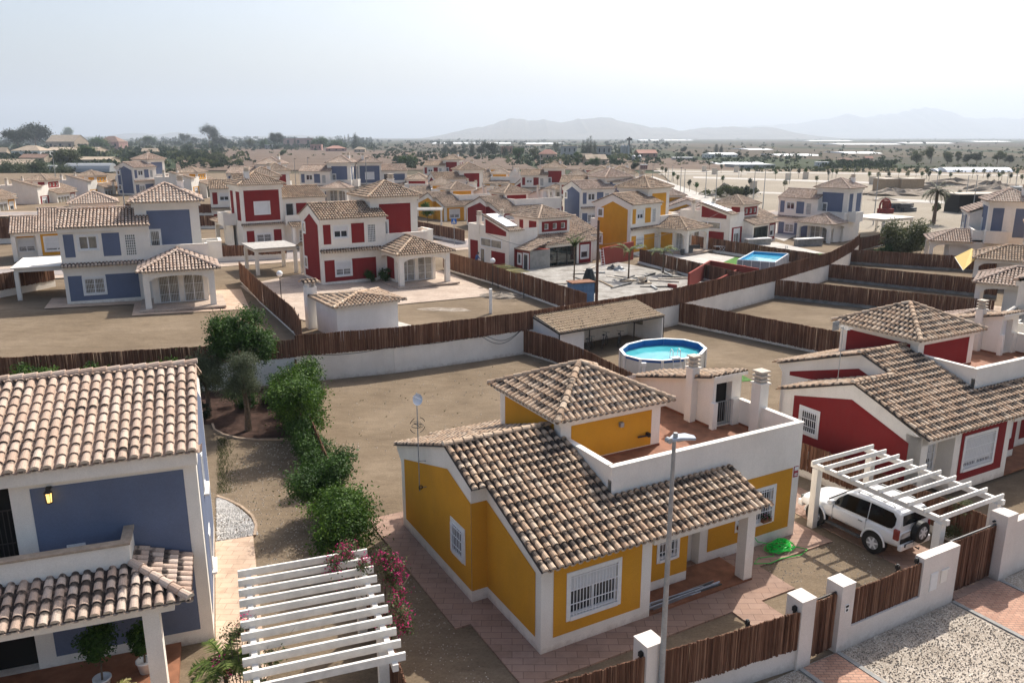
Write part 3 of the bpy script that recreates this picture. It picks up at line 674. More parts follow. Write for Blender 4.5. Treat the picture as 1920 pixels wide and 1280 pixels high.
    if ext: pf = [(-2.25, -.35), (8.4, -.35), (8.4, 1.5), (3.4, 1.5), (3.4, 4.24), (3.24, 4.24), (3.24, 4.95), (.12, 4.95), (.12, 3.3), (-2.25, 3.3)]
    else: pf = [(-.12, -.35), (8.4, -.35), (8.4, 1.5), (3.4, 1.5), (3.4, 4.24), (3.24, 4.24), (3.24, 4.95), (-.68, 4.95), (-.68, 2.95), (-.12, 2.95)]
    h = math.sqrt(1 + K * K); x0 = min(p[0] for p in pf)
    tiles(r, (x0, -.35, 2.87), (1, 0, 0), (0, 1, K), [(a - x0, (b + .35) * h) for a, b in pf])
    kb = .34; hb = math.sqrt(1 + kb * kb)
    pb = [(XL - .13, 9.7), (1.4, 9.7), (1.4, 11.0), (8.4, 11.0), (8.4, 8.65), (3.24, 8.65), (3.24, 4.95), (XL - .13, 4.95)]
    ze = zr - kb * (11.0 - 4.95) + .02
    tiles(r, (8.4, 11.0, ze), (-1, 0, 0), (0, -1, kb), [(8.4 - a, (11.0 - b) * hb) for a, b in pb])
    ridge(r, (XL - .15, 4.95, zr + .02), (3.26, 4.95, zr + .02))
    if ext:
        zq = zf(3.3); tiles(r, (.2, 7.35, zq - .34 * 4.05 + .02), (-1, 0, 0), (0, -1, .34), [(0, 0), (2.45, 0), (2.45, 4.05 * hb), (0, 4.05 * hb)])
        ridge(r, (-2.27, 3.3, zq + .02), (.2, 3.3, zq + .02))
        r.poly([(-2.2, 7.3, zq - .34 * 4 - .03), (.24, 7.3, zq - .34 * 4 - .03), (.24, 3.3, zq - .03), (-2.2, 3.3, zq - .03)], 1)
    d = -.03
    r.poly([(xe + .06, -.3, zf(-.3) + d), (8.34, -.3, zf(-.3) + d), (8.34, 1.5, zf(1.5) + d), (3.4, 1.5, zf(1.5) + d), (3.4, 3.3, zf(3.3) + d), (xe + .06, 3.3, zf(3.3) + d)], 1)
    r.poly([(XL - .07, 2.98 if not ext else 3.31, zf(2.98 if not ext else 3.31) + d), (3.28, 2.98 if not ext else 3.31, zf(2.98 if not ext else 3.31) + d), (3.28, 4.95, zr + d), (XL - .07, 4.95, zr + d)], 1)
    r.poly([(XL - .07, 4.95, zr + d), (3.28, 4.95, zr + d), (3.28, 9.65, zb(9.65) + d), (XL - .07, 9.65, zb(9.65) + d)], 1)
    r.poly([(1.5, 9.65, zb(9.65) + d), (8.3, 9.65, zb(9.65) + d), (8.3, 10.9, zb(10.9) + d), (1.5, 10.9, zb(10.9) + d)], 1)
    link('roof', r, TM, root)
    r = M(); hip_roof(2.98, 7.88, 4.0, 8.9, 5.2, .45, r); link('tower_roof', r, TM, root)
    if stair:
        r = M(); zs9 = 5.5 - .26 * (9.5 - 4.7) + .02
        if solar:
            tiles(r, (12.1, 9.5, zs9), (-1, 0, 0), (0, -1, .26), [(0, 0), (1.9, 0), (1.9, 5.05), (0, 5.05)]); link('stair_roof', r, TM, root)
            s_ = M(); s_.extr([(10.45, 5.0, 5.6), (11.85, 5.0, 5.6), (11.85, 8.7, 4.64), (10.45, 8.7, 4.64)], (0, 0, .06)); link('roof_sheet', s_, mat('white roof sheet', (.82, .82, .8), .5, 0) if 'white roof sheet' not in bpy.data.materials else bpy.data.materials['white roof sheet'], root)
        else:
            tiles(r, (12.1, 9.5, zs9), (-1, 0, 0), (0, -1, .26), [(0, 0), (1.9, 0), (1.9, 5.05), (0, 5.05)]); link('stair_roof', r, TM, root)
        dm = M(plane(10.42, 4.7, 0, '-y')); dm.box(.15, .95, -.31, -.29, 3.5, 5.2); link('stair_door', dm, DARK if detail else ALU, root)
        if detail:
            gm = M(plane(10.42, 4.7, 0, '-y'))
            for i in range(8): gm.box(.16 + i * .11, .175 + i * .11, .0, .015, 3.5, 4.45)
            gm.box(.15, .95, -.002, .02, 4.44, 4.47); gm.box(.15, .95, -.002, .02, 3.53, 3.56); link('stair_gate', gm, GREY, root)
    chimney(root, 10.3, 5.75, 3.45, 6.1, .36); chimney(root, 11.72, 3.6, 3.45, 5.85, .44)
    # --- windows
    if ext:
        window(root, FW, *wf[0], kind='grille', shut=.85, leaves=2); window(root, plane(-2.0, .7, 0, '-y'), .35, 1.75, .9, 2.1, kind='grille', shut=.6, sur=.06)
        window(root, plane(-2.15, 7.0, 0, '-x'), 1.1, 2.0, 1.25, 2.3, kind='grille', flat=True, leaves=1)
    else:
        window(root, FW, *wf[0], kind='grille', shut=shut, leaves=2)
        window(root, plane(-.55, 9.23, 0, '-x'), 4.55, 5.38, 1.27, 2.25, kind='grille', flat=True, leaves=1)
    window(root, PW, 1.12, 1.85, 1.15, 2.02, kind='grille', leaves=1, sur=.1); window(root, RW, *wr[0], kind='grille', leaves=2)
    door(root, plane(6.2, 1.95, 0, '-y'), .1, .95, .12, 2.2, WPAINT)
    for a in wins: window(root, plane(TX1, TY1, 0, '+y'), *a, sur=0, leaves=1, glass=CURT)
    if rear == 'glass': window(root, PR_, .3, 4.3, .1, 2.35, sur=0, leaves=3, sash=IRON, glass=SHOPG, name='glazed_front')
    else: window(root, PR_, .3, 4.3, .1, 2.35, sur=0, leaves=4, glass=CURT, shut=.15, name='glazed_front')
    window(root, PR_, 4.9, 5.9, .9, 2.2, shut=.5, leaves=1); window(root, PBk, 10.3, 11.3, .9, 2.1, leaves=1, glass=CURT); window(root, PBk, 1.2, 2.6, .3, 2.2, shut=.3, leaves=2, glass=CURT)
    MIR = 1
    return root

# ================================================================== GROUND
def sheet(name, pts, mt, z=None, kind='structure'):
    m = M(); m.poly([(p[0], p[1], (p[2] if len(p) > 2 else 0) if z is None else z) for p in pts])
    o = link(name, m, mt); tag(o, kind=kind); return o
m = M(); m.poly([(-900, -60, 0), (900, -60, 0), (900, 230, 0), (-900, 230, 0)]); struct('ground', m, DIRT)
WALL = [(-70, 33), (-28, 41.6), (-17.5, 44.2), (-12.9, 45.7), (-7.4, 47.7), (-2.1, 50.5), (.9, 52.3), (12.3, 60.3), (23.9, 71.4), (32.5, 80.9), (38.9, 91), (43.8, 100.2)]
def upper_sheet():
    base = [(-420, -40), (-180, 8)] + WALL + [(60, 112), (100, 125), (200, 140), (420, 150), (800, 160)]
    m = M(); rows = [0.12, 6, 14, 24, 36, 50, 70, 95, 125, 160, 200, 260]
    n = len(base)
    for r in rows:
        for (x, y) in base:
            ang = math.atan2(x, max(y, 20)) * .55
            X, Y = x + r * math.sin(ang) * .8 - .12 * (r < 1), y + r
            z = terr(X, Y) if X < 44 else max(.04, terr(X, Y) - .2)
            if x > 44 and r < 1: z = .02
            m.v.append(Vector((X, Y, z)))
    for j in range(len(rows) - 1):
        for i in range(n - 1):
            a = j * n + i; m.f.append([a, a + 1, a + n + 1, a + n]); m.mi.append(0); m.c.append(m.col)
    struct('upper_ground', m, DIRT)
upper_sheet()
# farmland out to the horizon
def farm():
    mt, n, L, b = newmat('farmland', .95, .05); tc = n.new('ShaderNodeTexCoord'); ob = tc.outputs['Object']
    mp = n.new('ShaderNodeMapping'); mp.inputs['Scale'].default_value = (.006, .0024, 1); mp.inputs['Rotation'].default_value = (0, 0, .12); L.new(ob, mp.inputs[0])
    vo = n.new('ShaderNodeTexVoronoi'); vo.distance = 'CHEBYCHEV'; vo.inputs['Scale'].default_value = 1; L.new(mp.outputs[0], vo.inputs['Vector'])
    sp = n.new('ShaderNodeSeparateColor'); L.new(vo.outputs['Color'], sp.inputs[0])
    c = ramp(n, L, sp.outputs[0], [(0, (.075, .060, .045)), (.25, (.11, .09, .065)), (.4, (.045, .06, .032)), (.62, (.035, .05, .026)), (.8, (.085, .072, .055)), (1, (.055, .06, .042))])
    mp2 = n.new('ShaderNodeMapping'); mp2.inputs['Scale'].default_value = (.004, .03, 1); L.new(ob, mp2.inputs[0])
    c = mixer(n, L, 1.0, c, ramp(n, L, noise(n, L, mp2.outputs[0], 1, 6, .7), [(.3, (.6, .62, .6)), (.7, (1.25, 1.2, 1.15))]), 'MULTIPLY')
    L.new(c, b.inputs['Base Color'])
    m = M(); ys = [205, 260, 330, 450, 650, 1000, 1600, 2600, 4500, 8000, 16000]
    for y in ys:
        for i in range(13):
            x = (i - 6) / 6 * (y * 1.1 + 700); m.v.append(Vector((x, y, .02 if y < 300 else 0.0)))
    for j in range(len(ys) - 1):
        for i in range(12): a = j * 13 + i; m.f.append([a, a + 1, a + 14, a + 13]); m.mi.append(0); m.c.append(m.col)
    struct('farmland', m, mt)
farm()
BROWN = ground_mat('ploughed brown soil', (.11, .078, .058), (.14, .10, .074), (.175, .13, .098), .03, 2)
def gpoly(name, pxs, mt, z=.1): return sheet(name, [tuple(G(a, b, z)) for a, b in pxs], mt)
gpoly('ploughed_field', [(330, 320), (1010, 318), (960, 296), (760, 283), (420, 279), (330, 290)], BROWN, .35)
gpoly('brown_field', [(1010, 318), (1400, 320), (1360, 304), (1250, 296), (1000, 298)], BROWN, .3)
gpoly('wasteland', [(1230, 316), (1440, 321), (1990, 326), (2060, 420), (1500, 450), (1330, 408)], SAND, .33)
for i, (a, b, c, d, t) in enumerate([(1226, 320, 1960, 329, 1.6), (1300, 331, 1960, 351, 3), (1390, 358, 1600, 366, 3), (1640, 371, 1960, 385, 5), (1235, 326, 1400, 326, 1.2)]):
    gpoly('road', [(a, b), (c, d), (c, d + t), (a, b + t)], CONC, .36 + i * .004)
gpoly('road', [(1206, 334), (1226, 331), (1340, 372), (1500, 438), (1470, 452), (1300, 396)], CONC, .40)
gpoly('road', [(1190, 332), (1208, 330), (1330, 385), (1250, 380)], ASPH, .41)
def road(pts, wd, mt, name='road', dz=.05):
    m = M(); n = len(pts)
    for i, p in enumerate(pts):
        a = Vector(pts[max(0, i - 1)]); b = Vector(pts[min(n - 1, i + 1)]); t = (b - a).normalized(); nn = Vector((-t.y, t.x))
        for s_ in (-1, 1):
            q = Vector(p) + nn * s_ * wd / 2; m.v.append(Vector((q.x, q.y, terr(q.x, q.y) + dz)))
    for i in range(n - 1): m.f.append([2 * i, 2 * i + 2, 2 * i + 3, 2 * i + 1]); m.mi.append(0); m.c.append(m.col)
    struct(name, m, mt)
ST1 = [(-150, 20), (-110, 36), (-60, 63), (-42, 74), (-25, 86), (-8, 98), (8, 109), (30, 129), (60, 160), (80, 185)]
road(ST1, 9.5, PATHC, 'pavement', .05); road(ST1, 6, ASPH, 'road', .07)
ST2 = [(-130, 120), (-80, 128), (-30, 140), (10, 160), (50, 190)]
road(ST2, 9, PATHC, 'pavement', .05); road(ST2, 6, ASPH, 'road', .07)

# ------------------------------------------------------------------ haze and mountains
def haze():
    mt = bpy.data.materials.new('haze'); mt.use_nodes = True; n = mt.node_tree.nodes; n.clear()
    o = n.new('ShaderNodeOutputMaterial'); v = n.new('ShaderNodeVolumePrincipled'); v.inputs['Color'].default_value = (.78, .88, 1, 1)
    v.inputs['Density'].default_value = HAZE; v.inputs['Anisotropy'].default_value = .25
    mt.node_tree.links.new(v.outputs[0], o.inputs['Volume'])
    m = M(); m.box(-16000, 16000, -300, 17500, -1.5, 700); h = link('haze', m, mt); tag(h, kind='stuff')
HAZE = 1.5e-4
haze()
ROCK = ground_mat('mountain rock', (.10, .095, .075), (.15, .13, .10), (.20, .17, .13), .004, .05, .0)
def mountain(name, prof, dist, depth, hs=257.7, seed=1):
    """skyline given as photo points; a solid ridge with spurs running towards the viewer"""
    rr = random.Random(seed); m = M(); xs = []
    a = prof[0][0]
    P = []
    px = a
    while px <= prof[-1][0]:
        for (x0, y0), (x1, y1) in zip(prof, prof[1:]):
            if x0 <= px <= x1: y = y0 + (y1 - y0) * (px - x0) / max(1e-6, x1 - x0); break
        h = max(0, (hs - y)) / FPX * dist; h *= 1 + (rr.random() - .5) * .05 + .03 * math.sin(px * .11 + seed) + .02 * math.sin(px * .31); X = (px - 960) / FPX * dist * 1.0; P.append((X, h)); px += 7
    rows = 9; n = len(P)
    for j in range(rows):
        t = j / (rows - 1)          # 0 near foot, .6 crest, 1 rear foot
        for i, (X, h) in enumerate(P):
            f = (t / .6) if t <= .6 else (1 - t) / .4
            f = max(0, f) ** 1.15
            spur = math.sin(i * .9 + math.sin(i * .37) * 2) * .5 + math.sin(i * .31) * .5
            z = h * f * (1 + (0 if abs(t - .6) < .08 else .22 * spur * (1 - f)))
            m.v.append(Vector((X * (1 + (t - .6) * .08), dist + (t - .6) * depth + spur * 60 * (1 - f), z if f > 0 else -1.0)))
    for j in range(rows - 1):
        for i in range(n - 1): q = j * n + i; m.f.append([q, q + 1, q + n + 1, q + n]); m.mi.append(0); m.c.append(m.col)
    struct(name, m, ROCK)
mountain('mountains', [(800, 257), (840, 249), (880, 238), (910, 235), (945, 222), (975, 219), (1000, 224), (1020, 222), (1050, 227), (1075, 222), (1110, 217), (1140, 219), (1165, 226), (1185, 230), (1210, 236), (1235, 236), (1262, 243), (1285, 240), (1320, 236), (1350, 235), (1385, 236), (1420, 235), (1450, 243), (1480, 252), (1510, 257)], 8200, 3000, seed=3)
mountain('hills', [(1280, 254), (1340, 238), (1400, 234), (1460, 231), (1500, 226), (1540, 219), (1570, 212), (1600, 218), (1640, 212), (1680, 206), (1712, 198), (1740, 206), (1770, 218), (1800, 222), (1830, 218), (1860, 222), (1900, 218), (1960, 222), (2100, 216), (2300, 230), (2500, 250)], 12800, 3600, seed=5)
mountain('hills', [(-300, 243), (-100, 238), (20, 244), (120, 252), (240, 254), (270, 247), (300, 249), (330, 252), (350, 246), (400, 251), (470, 254), (560, 251), (700, 256), (760, 258)], 9500, 2500, seed=8)

# ================================================================== PLANTS
def crown(m, blobs, n, size, rr, flat=.0, shell=.55, clump=None):
    """many small leaves through the volume of several overlapping clumps; rr random generator"""
    tot = sum(b[3] ** 2 * (b[4] if len(b) > 4 else 1) for b in blobs)
    for b in blobs:
        k = int(n * b[3] ** 2 * (b[4] if len(b) > 4 else 1) / tot); cx, cy, cz, r = b[:4]; sq = b[4] if len(b) > 4 else 1
        cl = [(rr.gauss(0, 1), rr.gauss(0, 1), rr.gauss(0, 1), rr.uniform(.65, 1.12)) for _ in range(max(4, int(9 + r * 6)))]
        cl = [(Vector(c[:3]).normalized() * c[3], rr.uniform(.0, 1)) for c in cl]
        for i in range(k):
            c, tone = rr.choice(cl)
            d = Vector((rr.gauss(0, .30), rr.gauss(0, .30), rr.gauss(0, .26)))
            q = c * rr.uniform(shell, 1.0) + d
            p = Vector((cx + q.x * r, cy + q.y * r, cz + q.z * r * sq))
            nn = (q.normalized() * .7 + Vector((rr.gauss(0, .6), rr.gauss(0, .6), rr.gauss(0, .6) + .35))).normalized()
            u = nn.orthogonal().normalized(); a = rr.uniform(0, 6.283); v = nn.cross(u); u2 = u * math.cos(a) + v * math.sin(a); v2 = nn.cross(u2)
            s = size * rr.uniform(.6, 1.4); w_ = s * .42
            t = max(0, min(1, .5 * tone + .5 * rr.random()))
            m.add([tuple(p - u2 * s * .5), tuple(p + v2 * w_ * .6), tuple(p + u2 * s * .5 - nn * s * .12), tuple(p - v2 * w_ * .6)], [(0, 1, 2, 3)], 0, (t, t, t, 1))
def tree(name, label, cat, loc, blobs, n, size, leaf, trunk=.12, th=1.0, seed=1, group=None, bark=None, limbs=True, shell=.55):
    rr = random.Random(seed); r = thing(name, label, cat, loc, 0, group)
    m = M(); crown(m, blobs, n, size, rr, shell=shell); link('crown', m, leaf, r)
    t = M(); fork = (rr.uniform(-.1, .1), rr.uniform(-.1, .1), th)
    t.tube([(0, 0, -.1), (fork[0] * .5 + .04, fork[1] * .3, th * .5), fork], [trunk * 1.25, trunk, trunk * .8], 8)
    if limbs:
        for b in blobs[:7]:
            e = Vector(b[:3]); f = Vector(fork); mid = f.lerp(e, .5) + Vector((rr.uniform(-.15, .15), rr.uniform(-.15, .15), .1)) * b[3]
            t.tube([tuple(f), tuple(mid), tuple(e), tuple(e + (e - f) * .3 + Vector((0, 0, b[3] * .3)))], [trunk * .65, trunk * .42, trunk * .2, trunk * .08], 6)
    link('trunk', t, bark or BARK, r); return r
def bush_blobs(rx, ry, z0, z1, k, rr, r0=.5):
    return [(rr.uniform(-rx, rx), rr.uniform(-ry, ry), rr.uniform(z0, z1), rr.uniform(r0 * .7, r0 * 1.2), .85) for _ in range(k)]
def frond(m, base, ang, elev, Ln, leafl, droop, rr, n=26, wid=.035, two=True):
    """feather leaf: an arched rib with leaflets on both sides"""
    b = Vector(base); d = Vector((math.cos(ang), math.sin(ang), 0)); pts = []
    e = elev; p = b.copy()
    for i in range(n):
        t = i / (n - 1); pts.append(p.copy()); st = Ln / n; p = p + (d * math.cos(e) + Vector((0, 0, math.sin(e)))) * st; e -= droop / n
    m.tube([tuple(q) for q in pts[::4]] + [tuple(pts[-1])], [.018] * (len(pts[::4])) + [.004], 4, 0, (.5, .5, .5, 1))
    side = Vector((-d.y, d.x, 0))
    for i in range(3, n):
        t = i / (n - 1); l = leafl * math.sin(math.pi * min(1, .12 + t * .86)) ** .6
        for s_ in (-1, 1):
            tip = pts[i] + (side * s_ * .8 + d * .55 + Vector((0, 0, rr.uniform(-.35, .1)))) * l
            a = pts[i]; w_ = d * wid; c = rr.random(); m.add([tuple(a - w_), tuple(a + w_), tuple(tip)], [(0, 1, 2)], 0, (c, c, c, 1))
def palm(name, label, loc, h, nf, Ln, leafl, leaf, seed=2, tr=.09, up=(.3, 1.3), droop=1.7, group=None, wid=.035):
    rr = random.Random(seed); r = thing(name, label, 'palm', loc, 0, group); m = M()
    for i in range(nf):
        frond(m, (0, 0, h), i * 2.399 + rr.uniform(-.2, .2), rr.uniform(*up), Ln * rr.uniform(.8, 1.1), leafl, droop * rr.uniform(.8, 1.2), rr, wid=wid)
    link('crown', m, leaf, r); t = M(); t.tube([(0, 0, -.05), (.02, 0, h * .5), (0, 0, h + .05)], [tr * 1.3, tr, tr * .9], 8); link('trunk', t, BARK, r); return r
def leafy(name, label, cat, loc, rx, ry, z0, z1, k, n, size, leaf, seed, r0=.5, th=.6, trunk=.05, group=None):
    rr = random.Random(seed); return tree(name, label, cat, loc, bush_blobs(rx, ry, z0, z1, k, rr, r0), n, size, leaf, trunk, th, seed, group)

# ================================================================== FENCES AND WALLS
def cane(parent, a, b, z0a, z0b, h, rr, w_=.055, name='cane_panel', ha=None, thick=.03, gap=0):
    m = M(); a, b = Vector((a[0], a[1])), Vector((b[0], b[1])); L_ = (b - a).length; n = max(3, int(L_ / w_)); t = (b - a) / L_; nn = Vector((-t.y, t.x))
    hb = h if ha is None else ha
    wob = rr.uniform(0, 6)
    for i in range(n):
        f = (i + .5) / n; p = a + t * L_ * f; zz = z0a + (z0b - z0a) * f; hh = h + (hb - h) * f + rr.gauss(0, .012) + .012 * math.sin(f * 9 + wob)
        o = rr.uniform(-.012, .012); wd = w_ * .56 * rr.uniform(.8, 1.15); tw = rr.uniform(-.02, .02)
        q0 = p - t * wd + nn * (o + thick * .5); q1 = p + t * wd + nn * (o + thick * .5 + tw); r0 = p + t * wd + nn * (o - thick * .5); r1 = p - t * wd + nn * (o - thick * .5 + tw)
        lean = t * rr.gauss(0, .008); zb = zz + rr.uniform(-.02, .05); zt = zz + hh; c = rr.random(); c = c * c if rr.random() < .5 else c
        B = [(q.x, q.y, zb) for q in (q0, q1, r0, r1)]; T = [(q.x + lean.x, q.y + lean.y, zt) for q in (q0, q1, r0, r1)]
        m.add(B + T, [(0, 1, 5, 4), (1, 2, 6, 5), (2, 3, 7, 6), (3, 0, 4, 7), (4, 5, 6, 7)], 0, (c, c, c, 1))
    return link(name, m, CANE, parent)
def beam2(m, a, b, z0a, z1a, z0b, z1b, th, mi=None):
    a, b = Vector((a[0], a[1])), Vector((b[0], b[1])); t = (b - a).normalized(); n = Vector((-t.y, t.x)) * th / 2
    P = [(a - n, z0a), (b - n, z0b), (b + n, z0b), (a + n, z0a), (a - n, z1a), (b - n, z1b), (b + n, z1b), (a + n, z1a)]
    m.add([(p.x, p.y, z) for p, z in P], [(0, 3, 2, 1), (4, 5, 6, 7), (0, 1, 5, 4), (1, 2, 6, 5), (2, 3, 7, 6), (3, 0, 4, 7)], mi)
def fence(label, pts, zb, wh, ch, wallmat=WHITE, sp=2.6, w_=.045, wth=.2, seed=1, cover=.12, post=True, group='cane fences on low walls between the plots', drop=.4, name='cane_fence'):
    """pts (x,y); zb base level per point; wh wall height; ch cane height above the wall"""
    rr = random.Random(seed); zb = zb if isinstance(zb, (list, tuple)) else [zb] * len(pts); wh = wh if isinstance(wh, (list, tuple)) else [wh] * len(pts); ch = ch if isinstance(ch, (list, tuple)) else [ch] * len(pts)
    r = thing(name, label, 'fence', (0, 0, 0), 0, group); m = M()
    for i in range(len(pts) - 1):
        beam2(m, pts[i], pts[i + 1], zb[i] - drop, zb[i] + wh[i], zb[i + 1] - drop, zb[i + 1] + wh[i + 1], wth)
    link('wall', m, wallmat, r)
    for i in range(len(pts) - 1):
        a, b = Vector(pts[i]), Vector(pts[i + 1]); L_ = (b - a).length; k = max(1, round(L_ / sp))
        for j in range(k):
            f0, f1 = j / k, (j + 1) / k; A, B = a.lerp(b, f0), a.lerp(b, f1)
            za = zb[i] + (zb[i + 1] - zb[i]) * f0 + wh[i] + (wh[i + 1] - wh[i]) * f0 - cover; zc = zb[i] + (zb[i + 1] - zb[i]) * f1 + wh[i] + (wh[i + 1] - wh[i]) * f1 - cover
            h0 = ch[i] + (ch[i + 1] - ch[i]) * f0 + cover; h1 = ch[i] + (ch[i + 1] - ch[i]) * f1 + cover
            t = (b - a).normalized(); n = Vector((-t.y, t.x)) * (-(wth / 2 + .025))
            cane(r, A + n, B + n, za, zc, h0, rr, w_, ha=h1)
            if post:
                p = M(); q = A; p.box(q.x - .025, q.x + .025, q.y - .025, q.y + .025, za, za + h0 - .03); link('post', p, IRON, r)
    return r
def fr(O, rot):                           # a house's own directions
    c, s = math.cos(R(rot)), math.sin(R(rot)); return lambda x, y, z=0: Vector((O[0] + c * x - s * y, O[1] + s * x + c * y, z))
YO, YR = (.813, 19.638), 28.85; RO, RR = (17.9, 30.0), 28.5; FO, FR_ = (-8.75, 20.4), 20.0
Y = fr(YO, YR); RD = fr(RO, RR); FG = fr(FO, FR_)
def xy(v): return (v.x, v.y)
WL = lambda i, j: WALL[i:j]
TOPW = [1.75] * 12
fence('dark brown cane fence behind the orange tree, below the empty dirt yard at left', WALL[0:4], 0, 1.72, .98, WHITE2, seed=1, w_=.05)
fence('brown cane fence on the cream retaining wall behind the empty yard of the yellow bungalow', WALL[3:7], 0, 1.75, 1.2, seed=2, w_=.05)
fence('brown cane fence on the retaining wall behind the brown-roofed shelter', WALL[6:8], 0, 1.75, 1.2, seed=3)
fence('long brown cane fence on a cream wall, running past the rectangular pool', WALL[7:12], 0, [1.75, 1.75, 1.75, 1.6, 1.3], [1.25, 1.25, 1.2, 1.2, 1.2], seed=4)
fence('cane fence between the yellow bungalow yard and the round pool', [(.75, 52.4), (2.75, 50.05), (4.6, 46.8), (7.3, 40.6), xy(Y(16.3, 9.5)), xy(Y(16.2, 7.5))], 0, .28, 1.45, seed=5, w_=.045)
fence('cane fence beside the parked off-road car, under the red bungalow wall', [xy(v) for v in (Y(16.2, 7.5), Y(16.5, 4.0), Y(16.6, 0), Y(16.6, -3.4))], 0, .45, 1.1, seed=6, w_=.045)
fence('cane fence along the green bushes, between the pergola and the yellow bungalow', [(-12.9, 45.6), (-9.9, 36.5), (-7.4, 30.2), (-4.3, 21.5), (-2.3, 16.0)], 0, .1, 1.4, seed=7, w_=.04, wth=.08)
fence('cane fence with dark stakes beyond the round pool', [(13.0, 61.3), (21.2, 52.0), (24.5, 48.3)], 0, .3, 1.5, seed=8)
fence('sunlit cane fence between the two empty yards, second row right of the round pool', [(24.0, 71.6), (33.5, 65.3), (38.5, 62.0)], 0, .4, 1.35, STONE, seed=9)
fence('sunlit cane fence of the third row, with a hole near its right end', [(32.6, 81.2), (39, 75.8), (44.5, 71.5)], 0, .4, 1.3, STONE, seed=10)
fence('cane fence half in shade, farthest of the rows between the empty yards', [(39.3, 92.0), (46, 88.5), (54, 84.5)], 0, .4, 1.3, STONE, seed=11)
fence('dark cane fence rising to the white carport roof beyond the empty yards', [(43.8, 100.2), (56, 113)], .2, .3, 1.4, seed=12)
def tz(pts): return [terr(*p) for p in pts]
p1 = [(-24.0, 69.5), (-19.5, 60.5), (-14.2, 50.6), (-12.6, 46.6)]
fence('brown cane fence between the blue house yard and the red house yard', p1, tz(p1), .3, 1.55, seed=13, w_=.06)
p1 = [(-6.8, 79.0), (-1.5, 70.8), (2.9, 62.6), (5.6, 57.5)]
fence('brown cane fence between the red house yard and the building site', p1, tz(p1), .3, 1.55, seed=14, w_=.06)
p1 = [(20.8, 70.2), (16.6, 79.5), (13.8, 86.0)]
fence('cane fence on a dark kerb between building site and lawn', p1, tz(p1), .2, 1.35, seed=15, w_=.07)
p1 = [(32.6, 84), (26.5, 93.5), (21.5, 101)]
fence('cane fence on the far side of the rectangular pool', p1, tz(p1), .3, 1.35, seed=16, w_=.07)
p1 = [(-42.0, 53.5), (-39.8, 58.0), (-38.6, 61.5)]
fence('brown cane fence with a white wall, by the white carport at left', [(-46, 47), (-41.5, 57.0), (-38.6, 66)], 2.1, .7, 1.2, seed=17, w_=.07)
p1 = [(-38, 76), (-24, 84)]
fence('cane fence behind the pergola left of the red two-storey house', p1, tz(p1), .7, 1.0, seed=18, w_=.08)
for lab, pts in (('dark cane fence in front of the red bungalow at the far left', [(-76, 100), (-48, 112)]), ('dark cane fence behind the pale blue hip roof, left of the centre', [(-50, 108), (-30, 116)]),
                 ('cane fence on a white wall along the street with the pedestrian sign', [(-13.5, 110), (-5.8, 99.3)]), ('long brown cane fence below the far red two-storey house with a porch', [(-2, 122), (14, 135), (34, 150)]),
                 ('cane fence at the far left edge below the yellow bungalow', [(-80, 88), (-58, 94)]), ('cane fence behind the dark carport of the yellow bungalow, upper left', [(-62, 128), (-40, 132)])):
    fence(lab, pts, tz(pts), .5, 1.3, seed=len(lab), w_=.12, sp=4)

# ================================================================== HOUSES
yb = bungalow('yellow', T_WARM, detail=True, shut=.42); yb.location = (*YO, 0); yb.rotation_euler = (0, 0, R(YR))
yb['label'] = 'ochre yellow bungalow with a hipped tower and roof terrace, nearest the camera'; yb['group'] = 'bungalows with a tower'
rb_ = bungalow('red', T_WARM, ext=True, detail=False); rb_.location = (*RO, .1); rb_.rotation_euler = (0, 0, R(RR))
rb_['label'] = 'dark red bungalow with two gables behind the white pergola, right edge'; rb_['group'] = 'bungalows with a tower'
GB, GH = 'bungalows with a tower', 'two-storey houses'
b2 = house_two_storey('red', T_WARM, shut=(.45, .55)); put(b2, 'dark red two-storey house with a hipped porch, behind the white shed', (-16.6, 68.6, 1.62), 31.5, GH)
b1 = house_two_storey('blue', T_PINK, shut=(0, 0)); put(b1, 'blue and white two-storey house with an arched porch, in the empty dirt yard at left', (-33.4, 58.4, 2.0), 22.5, GH)
h1 = house_two_storey('yellow', T_WARM, shut=(.5, .6)); put(h1, 'ochre yellow two-storey house with a tall yellow gable beside the wooden pole', (13.7, 92.0, .9), 46.5, GH)
put(b1, 'blue two-storey house with a blue tower standing alone before the pale wasteland', (39.6, 119.1, -.1), 312.2, GH)
put(b2, 'dark red two-storey house seen from behind, its tower with one big shuttered window', (-25.0, 98.8, 1.75), 214.5, GH)
put(b1, 'slate blue two-storey house whose tall blue gable has one small window, upper left', (-81.4, 174, 2.12), 66, GH)
put(b1, 'blue two-storey house with an antenna pole, near the top centre-left', (-41.6, 158.4, 2.0), -3, GH)
put(b2, 'far red two-storey house with a cream hipped porch facing the camera, top centre', (2.0, 182.9, .15), -5, GH)
h3 = bungalow('red', T_FAR, solar=True, rear='glass'); put(h3, 'unfinished red bungalow with a glass front beside the building site', (3.8, 95.5, .8), 216.4, GB)
put(h3, 'red and white bungalow with a wide dark glass front beyond the lawn', (30.2, 119.0, .3), 225.4, GB)
rbk = bungalow('red', T_FAR, rear='curt'); ybk = bungalow('yellow', T_FAR, rear='curt')
put(rbk, 'red bungalow with a long white side wall, middle of the three at the far left', (-97.3, 161.8, 1.15), 268.9, GB)
put(ybk, 'yellow bungalow with a long white side wall, right of the far-left red bungalow', (-98.2, 183.4, 1.0), 265.5, GB)
put(ybk, 'yellow bungalow cut by the left edge of the photo', (-97.0, 141.5, 1.3), 268.9, GB)
